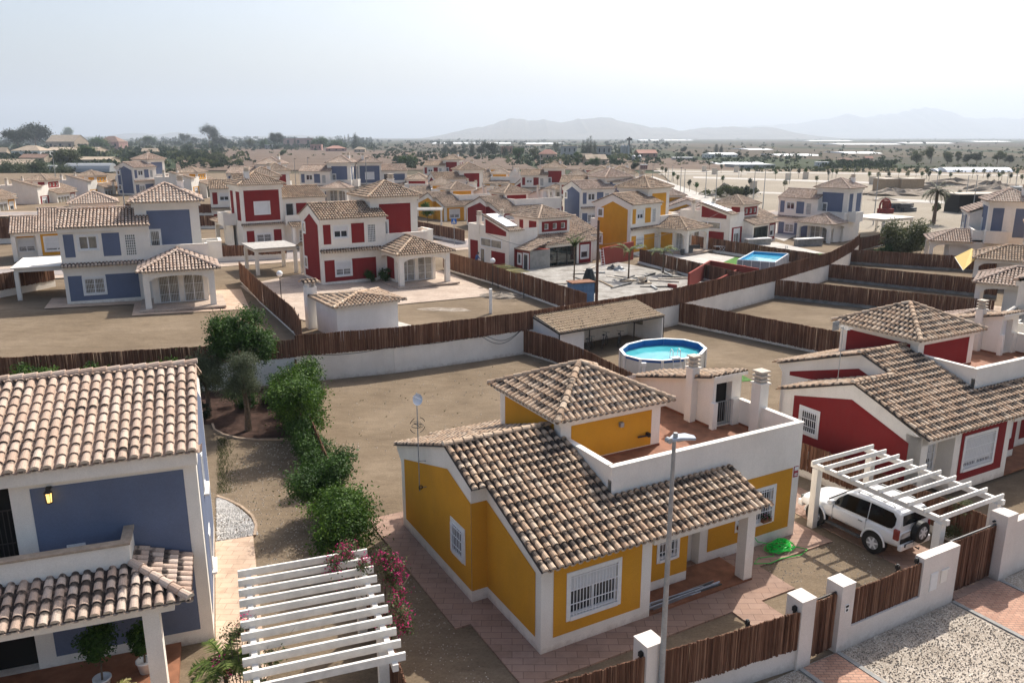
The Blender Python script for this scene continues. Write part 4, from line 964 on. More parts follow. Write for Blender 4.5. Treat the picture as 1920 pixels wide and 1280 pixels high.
yext = bungalow('yellow', T_PINK, ext=True); put(yext, 'yellow bungalow whose long tiled roof shows behind the blue house, far left', (-47.6, 79.3, 2.28), 27, GB)
def by_apex(proto, typ, label, px, py, rot, z0, group):
    h, lx, ly = (8.8, 7.52, 3.42) if typ == 'B' else (6.3, 5.43, 6.45)
    mir = proto.get('mir', 1); lx *= mir
    d = (CAM_H - h - z0) / ((py - 257.7) / FPX); a = R(rot); p = D(px, py, d)
    return put(proto, label, (p.x - (math.cos(a) * lx - math.sin(a) * ly), p.y - (math.sin(a) * lx + math.cos(a) * ly), z0), rot, group)
by_apex(b1, 'B', 'pale blue two-storey house, small, behind the red roofs left of the centre', 507, 292, 0, 1.9, GH)
by_apex(b2, 'B', 'far red two-storey house with only its tiled tower roof and a red strip in view', 489, 310, 20, 1.2, GH)
by_apex(b2, 'B', 'far red two-storey house directly behind the tower with the big shuttered window', 513, 303, 25, 1.0, GH)
by_apex(b1, 'B', 'blue two-storey house seen from behind with a white balcony, top centre-left', 690, 290, 195, 1.9, GH)
by_apex(b2, 'B', 'farthest red two-storey house, at the top of the centre group of roofs', 849, 288, -10, .9, GH)
by_apex(b2, 'B', 'red two-storey house with a narrow red strip on a white tower side, top centre', 877, 302, 20, .8, GH)

by_apex(ybk, 'N', 'small far yellow bungalow partly behind another yellow bungalow terrace', 828, 329, 5, .7, GB)
yf = bungalow('yellow', T_FAR, shut=.6); rf = bungalow('red', T_FAR, shut=.3)
put(rf, 'red bungalow with a white terrace wall across the street from the building site', (-1.7, 115.4, .96), 31.4, GB)
by_apex(yf, 'N', 'yellow bungalow with a roof terrace, left of the centre behind the street', 855, 337, 31, .7, GB)
by_apex(yf, 'N', 'far yellow bungalow with a yellow strip under its tower roof, top centre', 938, 313, -5, .2, GB)
by_apex(yf, 'N', 'farthest yellow bungalow, just behind another yellow one, top centre', 930, 306, 5, .2, GB)
by_apex(rf, 'N', 'red bungalow with a low long roof between blue and red houses, top centre', 785, 322, -5, .8, GB)
by_apex(rf, 'N', 'red bungalow seen between two red houses right of the top centre', 1086, 317, 0, .2, GB)
by_apex(b2, 'B', 'far red two-storey house half hidden behind a chimneyed hip roof, right of the top centre', 1128, 309, -12, .1, GH)
by_apex(b1, 'B', 'blue two-storey house behind the yellow tower roof, right of the top centre', 1160, 320, 12, .1, GH)
by_apex(h1, 'B', 'far cream and yellow house with a steep tiled tower roof beside the pale road', 1166, 308, 0, .1, GH)
by_apex(rf, 'N', 'small far bungalow below the trees right of the top centre', 1106, 307, 10, .1, GB)
by_apex(yf, 'N', 'yellow bungalow peeking past the right side of the far-left yellow one', 358, 310, 266, 2.0, GB)
by_apex(rbk, 'N', 'far red bungalow roof just left of the centre roofs', 1018, 318, 20, .2, GB)
yx2 = yext; put(yx2, 'yellow bungalow with twin gables behind the yellow two-storey house', (32.0, 124.5, .2), 97, GB)
b1n = b1; put(b1, 'blue house showing only a white arched porch, left of the yellow gable', (10.5, 122, .8), 28, GH)
# right-hand row
put(b1, 'blue two-storey house at the right edge, its hipped porch below the palm', (55.9, 99.3, -.05), 248.5, GH)
def by_porch(proto, label, px, py, rot, z0, group):
    a = R(rot); p = G(px, py, z0 + 2.9); lx, ly = 10.8, -4.45
    return put(proto, label, (p.x - (math.cos(a) * lx - math.sin(a) * ly), p.y - (math.sin(a) * lx + math.cos(a) * ly), z0), rot, group)
by_porch(h1, 'white and yellow two-storey house at the right edge with a yellow awning on its porch', 1824, 484, 240, -.05, GH)
by_porch(b1, 'blue house at the right edge with a big blue side wall', 1824, 529, 236, 0, GH)
by_porch(b1, 'blue house at the right edge, its hipped porch just behind the red tower', 1706, 616, 226, 0, GH)

# ================================================================== FOREGROUND BLUE HOUSE
def front_blue():
    root = thing('blue_two_storey_house', 'large blue house cut by the left edge, with a balcony and lit wall lantern', 'house', (*FO, 0), FR_, GH)
    TM = [T_PINK, MORTAR]; F0 = plane(0, 0, 0, '-y'); k = .355; zr = 6.03 + k * 3.9
    m = M(F0); facade(m, -11, 0, 0, 6.0, [(-5.6, -4.52, 3.35, 5.62), (-5.7, -4.5, .15, 2.35)], depth=.35); m.mat = Matrix()
    m.poly([(0, 0, 0), (0, 7.2, 0), (0, 7.2, 5.95), (0, 3.6, zr - .1), (0, 0, 5.95)]); m.poly([(-11, 7.2, 0), (0, 7.2, 0), (0, 7.2, 5.95), (-11, 7.2, 5.95)])
    m.poly([(-11, 0, 0), (-11, 7.2, 0), (-11, 7.2, 5.95), (-11, 3.6, zr - .1), (-11, 0, 5.95)])
    m.box(-11.1, .02, -.2, 0, 5.62, 5.98); m.extr([(.001, -.2, 5.6), (.001, -.25, 5.98), (.001, 3.6, zr - .03), (.001, 3.6, zr - .4), (.001, 0, 5.62)], (.05, 0, 0))
    m.box(-9, -1.77, -1.06, -.9, 3.25, 3.98); m.box(-1.93, -1.77, -.9, 0, 3.25, 3.98); m.box(-9, -1.77, -1.06, 0, 3.1, 3.25)
    m.box(-9, -.75, -2.2, -1.95, 2.5, 2.83); m.box(-1.0, -.75, -1.95, 0, 2.5, 2.83)
    link('wall', m, WHITE, root)
    c = M(); c.box(-9, -1.73, -1.11, -.84, 3.98, 4.04); c.box(-1.98, -1.72, -.84, 0, 3.98, 4.04); link('coping', c, mat('limestone coping', (.45, .35, .26), .8, .2, 6), root)
    p = M(F0); facade(p, -4.05, -.34, .45, 5.45, (), 0, .012); link('panel', p, BLUE, root)
    p = M(); p.poly([(.012, .45, .5), (.012, 6.8, .5), (.012, 6.8, 5.35), (.012, 3.6, 6.7), (.012, .45, 5.6)]); link('panel', p, BLUE, root)
    r = M(); tiles(r, (-11.2, -.3, 6.05), (1, 0, 0), (0, 1, k), [(0, 0), (11.32, 0), (11.32, 3.9 * 1.061), (0, 3.9 * 1.061)], w=.29, l=.40, r=.104, seg=7)
    tiles(r, (.12, 7.5, 6.05), (-1, 0, 0), (0, -1, k), [(0, 0), (11.3, 0), (11.3, 3.9 * 1.061), (0, 3.9 * 1.061)], w=.29, l=.40, r=.104); ridge(r, (.14, 3.6, zr + .03), (-11.2, 3.6, zr + .03), .13)
    r.poly([(-11.1, -.25, 6.0), (.06, -.25, 6.0), (.06, 3.6, zr - .02), (-11.1, 3.6, zr - .02)], 1); r.poly([(-11.1, 7.45, 6.0), (.06, 7.45, 6.0), (.06, 3.6, zr - .02), (-11.1, 3.6, zr - .02)], 1)
    link('roof', r, [T_FG, MORTAR], root)
    r = M(); x1, y0, z0 = -.35, -2.45, 2.86; d1, d2 = 1.4, 1.4; kk = .37
    slope_tiles(r, (-9, y0, z0), (x1, y0, z0), kk, (0, 1), [(0, 0), (9 + x1, 0), (9 + x1 - d1, d1), (0, d1)], w=.285, l=.38, r=.102, seg=7)
    slope_tiles(r, (x1, y0, z0), (x1, 0, z0), kk, (-1, 0), [(0, 0), (2.44, 0), (2.44, d1), (d1, d1)], w=.285, l=.38, r=.102, seg=7)
    ridge(r, (x1, y0, z0 + .02), (x1 - d1, y0 + d1, z0 + kk * d1 + .02), .13); r.poly([(-9, y0, z0 - .03), (x1, y0, z0 - .03), (x1, 0, z0 - .03), (-9, 0, z0 - .03)], 1)
    link('porch_roof', r, TM, root)
    for x in (-1.52, -6.5):
        p = M(); p.box(x, x + .4, -2.2, -1.8, .15, 2.5); link('porch_pillar', p, WHITE, root)
    p = M(); p.box(-9, -.9, -2.35, -.003, 0, .15); link('porch_floor', p, TERRA, root)
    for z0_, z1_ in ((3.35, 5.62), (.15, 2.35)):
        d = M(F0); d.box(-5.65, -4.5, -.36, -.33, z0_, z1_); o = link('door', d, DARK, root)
    rl = M(F0)
    for i in range(10): rl.box(-5.58 + i * .115, -5.56 + i * .115, -.1, -.08, 3.4, 4.9)
    rl.box(-5.6, -4.52, -.1, -.07, 4.88, 4.92); rl.box(-5.6, -4.52, -.1, -.07, 3.95, 3.98); link('railing', rl, IRON, root)
    v = M(F0); v.box(-3.4, -2.95, .012, .04, 3.62, 3.72); v.box(-2.85, -2.77, .012, .04, .62, .74); link('vent', v, WPAINT, root)
    px_ = plane(0, 0, 0, '+x')
    for z in (3.75, 1.05): window(root, px_, 2.5, 3.1, z, z + 1.05, flat=True, leaves=1, glass=CURT, sur=.12)
    s = M(px_)
    for z in (3.75, 1.05): s.box(2.3, 3.3, .0, .16, z - .2, z - .13)
    link('sill', s, WHITE, root)
    # wall lantern, lit in the photograph
    l = M(); l.box(-3.66, -3.54, -.14, -.0, 5.42, 5.46); l.cyl(-3.6, -.2, 5.36, 5.46, .11, .03, 6); l.cyl(-3.6, -.2, 5.06, 5.09, .07, .08, 6)
    for i in range(6): a = i * math.pi / 3; l.tube([(-3.6 + .08 * math.cos(a), -.2 + .08 * math.sin(a), 5.07), (-3.6 + .1 * math.cos(a), -.2 + .1 * math.sin(a), 5.36)], .008, 4)
    lo = link('lantern', l, IRON, root); em = bpy.data.materials.new('lit lantern glass'); em.use_nodes = True; b = em.node_tree.nodes['Principled BSDF']
    b.inputs['Base Color'].default_value = (.5, .35, .12, 1); b.inputs['Emission Color'].default_value = (1, .62, .18, 1); b.inputs['Emission Strength'].default_value = 1.6
    g = M(); g.cyl(-3.6, -.2, 5.1, 5.34, .065, .085, 6); link('lamp_glass', g, em, lo)
front_blue()

# ================================================================== GROUND DETAILS AROUND THE HOUSES
def slab(name, F, pts, mt, z=.05, h=.05):
    m = M(); m.extr([tuple(F(x, y, z - h)) for x, y in pts], (0, 0, h)); return struct(name, m, mt)
slab('patio', Y, [(-1.6, 10.3), (-1.6, 2.3), (-1.1, 2.3), (-1.1, -1.05), (6.3, -1.05), (6.3, -3.6), (7.55, -3.75), (7.55, -1.05), (9.05, -1.05), (9.05, .5), (12.7, .5), (12.7, 10.3)], STAMP)
slab('driveway', Y, [(13.3, -3.7), (15.3, -3.7), (15.3, 8), (13.3, 8)], STAMP, .03, .03)
slab('driveway', Y, [(13.0, -3.99), (15.25, -3.99), (15.25, -3.69), (13.0, -3.69)], STAMP, .045, .04)
slab('path', FG, [(.03, 6.1), (.03, -2.2), (-8.8, -2.2), (-8.8, -6), (1.35, -6), (1.35, 6.1)], STAMPL)
peb = M(); rr = random.Random(4)
for i in range(2600):
    t = rr.random(); y = 6.15 + 3.8 * t; x = .08 + (1.42 - 1.25 * max(0, (t - .1) / .9) ** 1.6) * rr.random(); q = FG(x, y, .03); s = rr.uniform(.03, .06); c = rr.uniform(.3, 1)
    a = rr.uniform(0, 3); u = Vector((math.cos(a), math.sin(a), rr.uniform(-.3, .3))) * s; v = Vector((-math.sin(a), math.cos(a), rr.uniform(-.3, .3))) * s * .7
    peb.add([tuple(q - u), tuple(q - v), tuple(q + u), tuple(q + v), tuple(q + Vector((0, 0, s * .8)))], [(0, 1, 4), (1, 2, 4), (2, 3, 4), (3, 0, 4)], 0, (c, c, c, 1))
tag(link('white_pebbles', peb, GRAVELW), kind='stuff')
def kerb(pts, mt, w_=.1, h=.09, name='kerb', z=0):
    m = M(); n = len(pts)
    for i in range(n - 1): beam2(m, pts[i], pts[i + 1], z - .02, z + h, z - .02, z + h, w_)
    return struct(name, m, mt)
KERBM = mat('tan kerb blocks', (.42, .31, .22), .85, .25, 5)
kerb([xy(FG(*p)) for p in ((1.4, 6.1), (1.5, 6.9), (1.38, 7.8), (1.0, 8.8), (.5, 9.6), (.1, 10.1))], KERBM)
kerb([(-15.4, 38.4), (-15.0, 37.6), (-14.3, 36.9), (-13.4, 36.4), (-12.4, 36.2), (-11.0, 36.3), (-9.9, 36.4)], KERBM)
sheet('mulch', [(-23, 42.5), (-23, 38.5), (-15.5, 38.4), (-15.0, 37.6), (-14.3, 36.9), (-13.4, 36.4), (-12.4, 36.2), (-11, 36.3), (-9.8, 36.5), (-12.6, 45), (-17.5, 43.8)], SOIL, .012)
rr = random.Random(12); tf = M()
for i in range(1500):
    y = rr.uniform(10.4, 17); q = FG(rr.uniform(.05, .25) + abs(rr.gauss(0, .35)), y, 0); h = rr.uniform(.05, .16); a = rr.uniform(0, 3); u = Vector((math.cos(a), math.sin(a), 0)) * .012; c = rr.random(); tf.add([tuple(q - u), tuple(q + u), (q.x + rr.uniform(-.06, .06), q.y + rr.uniform(-.06, .06), h)], [(0, 1, 2)], 0, (c, c, c, 1))
tag(link('grass', tf, DRYL), kind='stuff')
# yellow bungalow's pale driveway patch, kept as packed dirt; the street side
GRAV = M(); q = [Y(-8, -3.9), Y(24, -3.99), Y(24, -8.3), Y(-8, -8.3)]; GRAV.poly([(p.x, p.y, .006) for p in q])
def gravel_mat():
    m, n, L, b = newmat('stone chippings', .9, .15); tc = n.new('ShaderNodeTexCoord'); vo = n.new('ShaderNodeTexVoronoi'); vo.inputs['Scale'].default_value = 38; L.new(tc.outputs['Object'], vo.inputs['Vector'])
    sp = n.new('ShaderNodeSeparateColor'); L.new(vo.outputs['Color'], sp.inputs[0])
    c = ramp(n, L, sp.outputs[0], [(0, (.23, .19, .15)), (.3, (.36, .305, .25)), (.7, (.45, .39, .32)), (1, (.62, .56, .48))])
    c = mixer(n, L, 1.0, c, ramp(n, L, noise(n, L, tc.outputs['Object'], 1.2, 5), [(.3, (.78, .76, .74)), (.7, (1.1, 1.1, 1.1))]), 'MULTIPLY'); L.new(c, b.inputs['Base Color'])
    bp = n.new('ShaderNodeBump'); bp.inputs['Strength'].default_value = .6; bp.inputs['Distance'].default_value = .012; bp.invert = True; L.new(vo.outputs['Distance'], bp.inputs['Height']); L.new(bp.outputs[0], b.inputs['Normal']); return m
SWM = wall_mat('beige street wall render', (.72, .655, .595))
GRAVM = gravel_mat(); tag(link('gravel', GRAV, GRAVM), kind='structure')
rr = random.Random(9); ch = M()
for i in range(5200):
    q = Y(rr.uniform(7.7, 12.7) if rr.random() < .7 else rr.uniform(1.5, 6.0), rr.uniform(-8.1, -4.0), .012); s = rr.uniform(.015, .035); c = rr.random(); a = rr.uniform(0, 3)
    u = Vector((math.cos(a), math.sin(a), rr.uniform(-.3, .3))) * s; v = Vector((-math.sin(a), math.cos(a), rr.uniform(-.3, .3))) * s * .7
    ch.add([tuple(q - u), tuple(q - v), tuple(q + u), tuple(q + v), tuple(q + Vector((0, 0, s)))], [(0, 1, 4), (1, 2, 4), (2, 3, 4), (3, 0, 4)], 0, (c, c, c, 1))
tag(link('gravel_stones', ch, GRAVM), kind='stuff')
for x0, x1 in ((6.1, 7.45), (12.95, 15.35)): slab('pavement', Y, [(x0, -3.99), (x1, -3.99), (x1, -8.4), (x0, -8.4)], BRICKP, .03, .03)
slab('pavement', Y, [(-8, -8.4), (24, -8.4), (24, -12), (-8, -12)], BRICKP, .03, .03)
KG = mat('grey kerb stones', (.33, .32, .30), .85, .15, 6)
for x in (6.02, 7.53, 12.87, 15.43): kerb([xy(Y(x, -4.0)), xy(Y(x, -8.3))], KG, .14, .05)
kerb([xy(Y(-8, -8.32)), xy(Y(24, -8.32))], KG, .14, .05)

# ================================================================== STREET WALL AND GATES
SW = thing('street_wall', 'cream street wall with square pillars and cane panels in front of the yellow bungalow', 'wall', (*YO, 0), YR)
I2 = lambda x, y: (x, y)
LN = [(-4.5, -2.72), (.9, -3.28), (6.0, -3.8)]
m = M(); beam2(m, LN[0], LN[1], 0, .72, 0, .72, .22); beam2(m, LN[1], LN[2], 0, .72, 0, .72, .22); m.box(7.98, 11.08, -3.98, -3.76, 0, .72); m.box(11.08, 12.85, -3.98, -3.68, 0, 2.0)
for x in (15.75, ): m.box(15.32, 15.9, -3.98, -3.4, 0, 2.35); m.box(15.9, 26, -3.95, -3.7, 0, 2.02)
link('wall', m, SWM, SW)
for x, y in ((.95, -3.5), (5.85, -3.98), (7.45, -3.98)):
    p = M(); p.box(x, x + .54, y, y + .54, 0, 2.12); p.box(x - .01, x + .55, y - .01, y + .55, 2.12, 2.14); link('pillar', p, SWM, SW)
rr = random.Random(77)
cane(SW, (-4.5, -2.87), (.95, -3.43), .66, .66, 1.18, rr, .03); cane(SW, (1.49, -3.49), (5.85, -3.93), .66, .66, 1.18, rr, .03); cane(SW, (7.99, -3.9), (11.08, -3.9), .64, .64, 1.2, rr, .03)
for x, y in ((.9, -3.35), (5.8, -3.8), (11.02, -3.8), (10.2, -3.75), (4.2, -3.65)):
    p = M(); p.box(x - .03, x + .03, y, y + .06, .7, 1.95); p.box(x - .05, x + .05, y - .02, y + .08, 1.8, 1.92); link('post', p, BLACK, SW)
d = M(); d.box(11.5, 11.86, -4.0, -3.981, .78, 1.38); d.box(11.52, 11.84, -4.008, -3.999, .8, 1.36); link('meter_door', d, WPAINT, SW)
d = M(); d.box(12.02, 12.34, -4.0, -3.981, .92, 1.32); d.box(12.0, 12.38, -4.03, -3.981, 1.33, 1.37); link('meter_door', d, WHITE, SW)
d = M(); d.box(7.62, 7.78, -4.0, -3.981, 1.28, 1.52); np_ = link('number_plate', d, WPAINT, SW); d = M(); d.box(7.64, 7.76, -4.006, -4.0005, 1.43, 1.5); d.box(7.66, 7.74, -4.006, -4.0005, 1.31, 1.38); link('plate_print', d, BLACK, np_)
def text(body, loc, rot, size, mt, parent=None, name='lettering', ext=.003):
    cu = bpy.data.curves.new(name, 'FONT'); cu.body = body; cu.size = size; cu.extrude = ext; cu.align_x = 'CENTER'; cu.align_y = 'CENTER'
    o = bpy.data.objects.new(name, cu); me = bpy.data.meshes.new_from_object(o); bpy.data.objects.remove(o)
    me.materials.clear(); me.materials.append(mt); o = bpy.data.objects.new(name, me); col.objects.link(o); o.location = loc; o.rotation_euler = rot
    if parent: o.parent = parent
    return o
g = thing('pedestrian_gate', 'narrow dark brown cane gate between two cream pillars', 'gate', (*YO, 0), YR)
m = M(); m.box(6.4, 6.44, -3.8, -3.76, .1, 1.9); m.box(7.4, 7.44, -3.8, -3.76, .1, 1.9); m.box(6.44, 7.4, -3.8, -3.76, 1.85, 1.9); m.box(6.44, 7.4, -3.8, -3.76, .1, .15); link('gate_frame', m, IRON, g)
cane(g, (6.44, -3.83), (7.4, -3.83), .12, .12, 1.74, rr, .03)
g = thing('vehicle_gate', 'wide dark cane gate with a steel top rail, below the white pergola', 'gate', (*YO, 0), YR)
m = M(); m.box(12.86, 15.3, -3.66, -3.61, 1.92, 1.98); m.box(12.86, 15.3, -3.66, -3.61, .06, .12); m.box(12.86, 12.92, -3.66, -3.61, .12, 1.92); m.box(15.24, 15.3, -3.66, -3.61, .12, 1.92); link('gate_frame', m, GREYD, g)
cane(g, (12.92, -3.69), (15.24, -3.69), .1, .1, 1.84, rr, .03)
m = M(); m.box(15.3, 15.34, -3.6, -3.5, .4, 1.2); m.box(15.2, 15.6, -3.62, -3.56, 2.02, 2.06); link('latch', m, BLACK, g)

# ================================================================== PERGOLAS
def pergola(label, F0_, rz, W, Dp, h, n, posts, nm='pergola', over=.22, slat_h=.16, slat_w=.06, mt=None, group=None):
    r = thing(nm, label, 'pergola', F0_, rz, group); mt = mt or TIMBERW
    for x in (0.0, W):
        b = M(); b.box(x - .07, x + .07, -.12, Dp + .12, h - .18, h); link('beam', b, mt, r, bevel=.006)
    for i in range(n):
        y = .05 + (Dp - .1) * i / (n - 1); s = M(); s.box(-over, W + over, y - slat_w / 2, y + slat_w / 2, h - .03, h - .03 + slat_h); link('slat', s, mt, r, bevel=.005)
    for x, y in posts:
        p = M(); p.box(x - .13, x + .13, y - .13, y + .13, 0, h - .182); link('post', p, WHITE, r, bevel=.008)
    return r
a = Y(13.0, -3.3); pergola('white slatted pergola over the parked white off-road car', (a.x, a.y, 0), YR, 3.0, 5.15, 2.55, 10, [(0, 5.0), (0, .15), (3.0, .15), (3.0, 5.0)])
a = FG(1.1, -6.2); pergola('white slatted pergola at the bottom edge, overgrown with pink bougainvillea', (a.x, a.y, 0), FR_, 3.05, 5.2, 2.5, 11, [(0, 5.0), (0, 2.6), (3.05, 5.0), (3.05, 1.6)], over=.27, slat_h=.20, slat_w=.075)

# ================================================================== OFF-ROAD CAR
def car(loc, rz):
    root = thing('off_road_car', 'white three-door off-road car with a spare wheel on its tailgate, under the pergola', 'car', loc, rz)
    PW = bpy.data.materials.new('white car paint'); PW.use_nodes = True; b = PW.node_tree.nodes['Principled BSDF']; b.inputs['Base Color'].default_value = (.80, .80, .79, 1); b.inputs['Roughness'].default_value = .28; b.inputs['Coat Weight'].default_value = .6
    CG = glass_mat('dark car glass', (.012, .013, .014), .08, .35)
    # x forward from the rear axle, y left, z up
    def loft(st, close=True):
        m = M(); n = len(st[0][1])
        for x, sec in st:
            for y, z in sec: m.v.append(Vector((x, y, z)))
        for j in range(len(st) - 1):
            for i in range(n): a = j * n + i; b_ = j * n + (i + 1) % n; m.f.append([a, b_, b_ + n, a + n]); m.mi.append(0); m.c.append(m.col)
        for j in (0, len(st) - 1): m.f.append([j * n + i for i in range(n)]); m.mi.append(0); m.c.append(m.col)
        return m
    def sec(w0, z0, w1, z1, w2, z2, w3, z3):
        h = [(w0, z0), (w1, z1), (w2, z2), (w3, z3)]; return [(-a, b_) for a, b_ in h] + [(a, b_) for a, b_ in h[::-1]]
    B = loft([(-.92, sec(.72, .55, .80, .72, .80, .98, .74, 1.10)), (-.84, sec(.80, .48, .90, .70, .90, 1.02, .83, 1.15)), (-.45, sec(.84, .46, .935, .70, .925, 1.04, .86, 1.17)), (0, sec(.84, .46, .945, .72, .93, 1.05, .87, 1.17)),
              (.5, sec(.84, .46, .915, .70, .915, 1.04, .87, 1.16)), (1.9, sec(.84, .46, .915, .70, .91, 1.02, .86, 1.13)), (2.2, sec(.84, .46, .93, .72, .915, 1.0, .80, 1.12)), (2.55, sec(.84, .46, .945, .72, .92, .98, .72, 1.08)),
              (3.0, sec(.80, .48, .92, .70, .89, .92, .66, 1.02)), (3.25, sec(.74, .50, .84, .66, .80, .86, .60, .93)), (3.36, sec(.62, .54, .70, .64, .68, .78, .5, .84))])
    bo = link('body', B, PW, root, smooth=True); sm = bo.modifiers.new('s', 'SUBSURF'); sm.levels = 2; sm.render_levels = 2
    def csec(w0, z0, w1, z1, w2, z2): h = [(w0, z0), (w1, z1), (w2, z2)]; return [(-a, b_) for a, b_ in h] + [(a, b_) for a, b_ in h[::-1]]
    C = loft([(-.86, csec(.84, 1.05, .78, 1.35, .70, 1.40)), (-.80, csec(.85, 1.05, .72, 1.72, .62, 1.80)), (-.5, csec(.86, 1.05, .72, 1.80, .62, 1.87)), (.4, csec(.86, 1.05, .73, 1.82, .62, 1.89)), (1.15, csec(.86, 1.05, .72, 1.79, .60, 1.86)), (1.4, csec(.85, 1.05, .72, 1.66, .60, 1.72)), (2.12, csec(.83, 1.05, .78, 1.10, .70, 1.13))])
    co = link('cabin', C, PW, root, bevel=.03)
    # windows: on both sides and both ends
    g = M()
    def Wd(z): return .86 - (.86 - .725) * (z - 1.05) / .76
    for s in (1, -1):
        for poly in ([(.37, 1.16), (1.80, 1.14), (1.62, 1.42), (1.30, 1.70), (.37, 1.75)], [(-.68, 1.34), (-.6, 1.2), (-.45, 1.16), (.33, 1.16), (.33, 1.75), (-.52, 1.73), (-.68, 1.58)]):
            g.extr([(x, s * (Wd(z) + .004), z) for x, z in poly], (0, s * .012, 0))
    g.extr([(1.44, -.64, 1.66), (1.44, .64, 1.66), (2.07, .72, 1.16), (2.07, -.72, 1.16)], (.03, 0, .04))
    g.extr([(-.868, -.66, 1.36), (-.868, .66, 1.36), (-.818, .62, 1.70), (-.818, -.62, 1.70)], (-.02, 0, .0))
    link('window', g, CG, root)
    dl = M()
    for s in (1, -1):
        dl.box(.36, .37, s * .885 - .04, s * .885 + .04, .55, 1.15) ; dl.box(1.75, 1.76, s * .885 - .035, s * .885 + .035, .55, 1.12); dl.box(.5, .66, s * .925 - .012, s * .925 + .012, .98, 1.02)
    link('door_trim', dl, GREY, root)
    for wx in (0, 2.455):
        for s in (1, -1):
            a = M(); a.tube([(wx, s * .70, .44), (wx, s * .948, .44)], .43, 22); link('wheel_arch', a, BLACK, root)
            fl = M(); pts = [(wx + .45 * math.cos(t), s * .945, .44 + .45 * math.sin(t)) for t in [math.pi * i / 14 for i in range(15)]]; fl.tube(pts, .035, 6); link('wheel_flare', fl, PW, root)
            def wheel(nm, c, ax, par):
                w_ = M(); c = Vector(c); ax = Vector(ax); w_.tube([tuple(c - ax * .115), tuple(c - ax * .10), tuple(c + ax * .10), tuple(c + ax * .115)], [.35, .395, .395, .35], 26)
                wo = link(nm, w_, BLACK, par, smooth=False); r_ = M(); r_.tube([tuple(c + ax * .10), tuple(c + ax * .119)], [.235, .235], 22); link('rim', r_, GREY, wo)
                sp = M(); u = ax.orthogonal().normalized(); v = ax.cross(u)
                for k in range(6):
                    t = k * math.pi / 3; d = u * math.cos(t) + v * math.sin(t); e = u * -math.sin(t) + v * math.cos(t)
                    sp.extr([tuple(c + ax * .122 + d * .05 + e * .04), tuple(c + ax * .122 + d * .05 - e * .04), tuple(c + ax * .122 + d * .22 - e * .028), tuple(c + ax * .122 + d * .22 + e * .028)], tuple(ax * .012))
                sp.tube([tuple(c + ax * .121), tuple(c + ax * .138)], .055, 12); link('spoke', sp, ALU, wo)
                return wo
            wheel('wheel', (wx, s * .83, .395), (0, s, 0), root)
    wheel('spare_wheel', (-1.03, -.12, 1.02), (-1, 0, 0), root)
    m = M(); m.box(-1.02, -.86, -.85, .85, .48, .72); link('bumper', m, PW, root, bevel=.05)
    m = M(); m.box(3.18, 3.42, -.80, .80, .42, .68); link('bumper', m, PW, root, bevel=.06)
    for s in (1, -1):
        m = M(); m.box(-.9, -.70, s * .86 - .05, s * .86 + .055, .86, 1.24); link('tail_light', m, mat('red lens', (.22, .02, .02), .2, 0, spec=.6) if 'red lens' not in bpy.data.materials else bpy.data.materials['red lens'], root, bevel=.02)
        m = M(); m.box(-.93, -.84, s * .72 - .06, s * .72 + .06, .50, .58); link('reflector', m, bpy.data.materials['red lens'], root)
        m = M(); m.box(3.16, 3.28, s * .66 - .14, s * .66 + .14, .74, .90); link('headlight', m, GBLOCK, root, bevel=.03)
        m = M(); m.box(1.68, 1.84, s * .99 - .10, s * .99 + .10, 1.16, 1.34); link('mirror', m, PW, root, bevel=.03)
        m = M(); m.box(.5, 1.95, s * .93 - .08, s * .93 + .06, .36, .42); link('running_board', m, GREYD, root)
        m = M(); m.tube([(-.5, s * .60, 1.86), (-.4, s * .60, 1.93), (.9, s * .60, 1.93), (1.0, s * .60, 1.85)], .018, 6); link('roof_rail', m, GREY, root)
    m = M(); m.box(-1.045, -1.02, .18, .68, .62, .74) ; m.box(-.95, -.9, .1, .8, .74, .9); link('plate_holder', m, BLACK, root)
    m = M(); m.box(-1.055, -1.046, .22, .64, .63, .73); link('number_plate', m, WPAINT, root)
    m = M(); m.tube([(-1.0, 0, .45), (-1.14, 0, .44), (-1.14, 0, .50)], .025, 6); link('tow_hook', m, BLACK, root)
p_ = G(1636.5, 1036, 0); q_ = G(1533, 985, 0)
hd = math.degrees(math.atan2(q_.y - p_.y, q_.x - p_.x)); hv = Vector((math.cos(R(hd)), math.sin(R(hd)))); rt = Vector((hv.y, -hv.x))
car((p_.x + rt.x * .83, p_.y + rt.y * .83, .03), hd)

# ================================================================== SMALL THINGS AT THE YELLOW BUNGALOW
# street lamp on the pavement side of the wall
a = G(1236, 1345, 0); lamp = thing('street_lamp', 'tall grey street lamp with a flat lamp head, in front of the yellow bungalow', 'street lamp', (a.x, a.y, 0), YR)
lh = CAM_H - 0.0
def lamp_top():
    d = ray(1265, 826); t = math.hypot(a.x, a.y) / math.hypot(d.x, d.y); return CAM_H + d.z * t
LZ = lamp_top(); m = M(); m.tube([(0, 0, -.1), (0, 0, .9), (0, 0, LZ)], [.085, .08, .045], 14); link('pole', m, GREY, lamp)
hp = M(); hp.extr([(-.14, -.05, LZ + .06), (.1, -.12, LZ + .1), (.52, -.16, LZ + .03), (.64, .04, LZ + .0), (.5, .22, LZ + .03), (.08, .16, LZ + .1), (-.14, .06, LZ + .06)], (0, 0, -.07)); link('lamp_head', hp, mat('lamp head', (.40, .44, .50), .35, .06, 8, spec=.6), lamp, bevel=.015)
m = M(); m.cyl(.03, 0, LZ + .08, LZ + .19, .06, .05, 12); m.tube([(-.16, -.06, LZ + .04), (-.16, .07, LZ + .04)], .07, 12); link('sensor_cap', m, GREY, lamp)
m = M(); m.box(.05, .5, -.08, .1, LZ - .02, LZ + .005); link('lamp_glass', m, CURT, lamp)

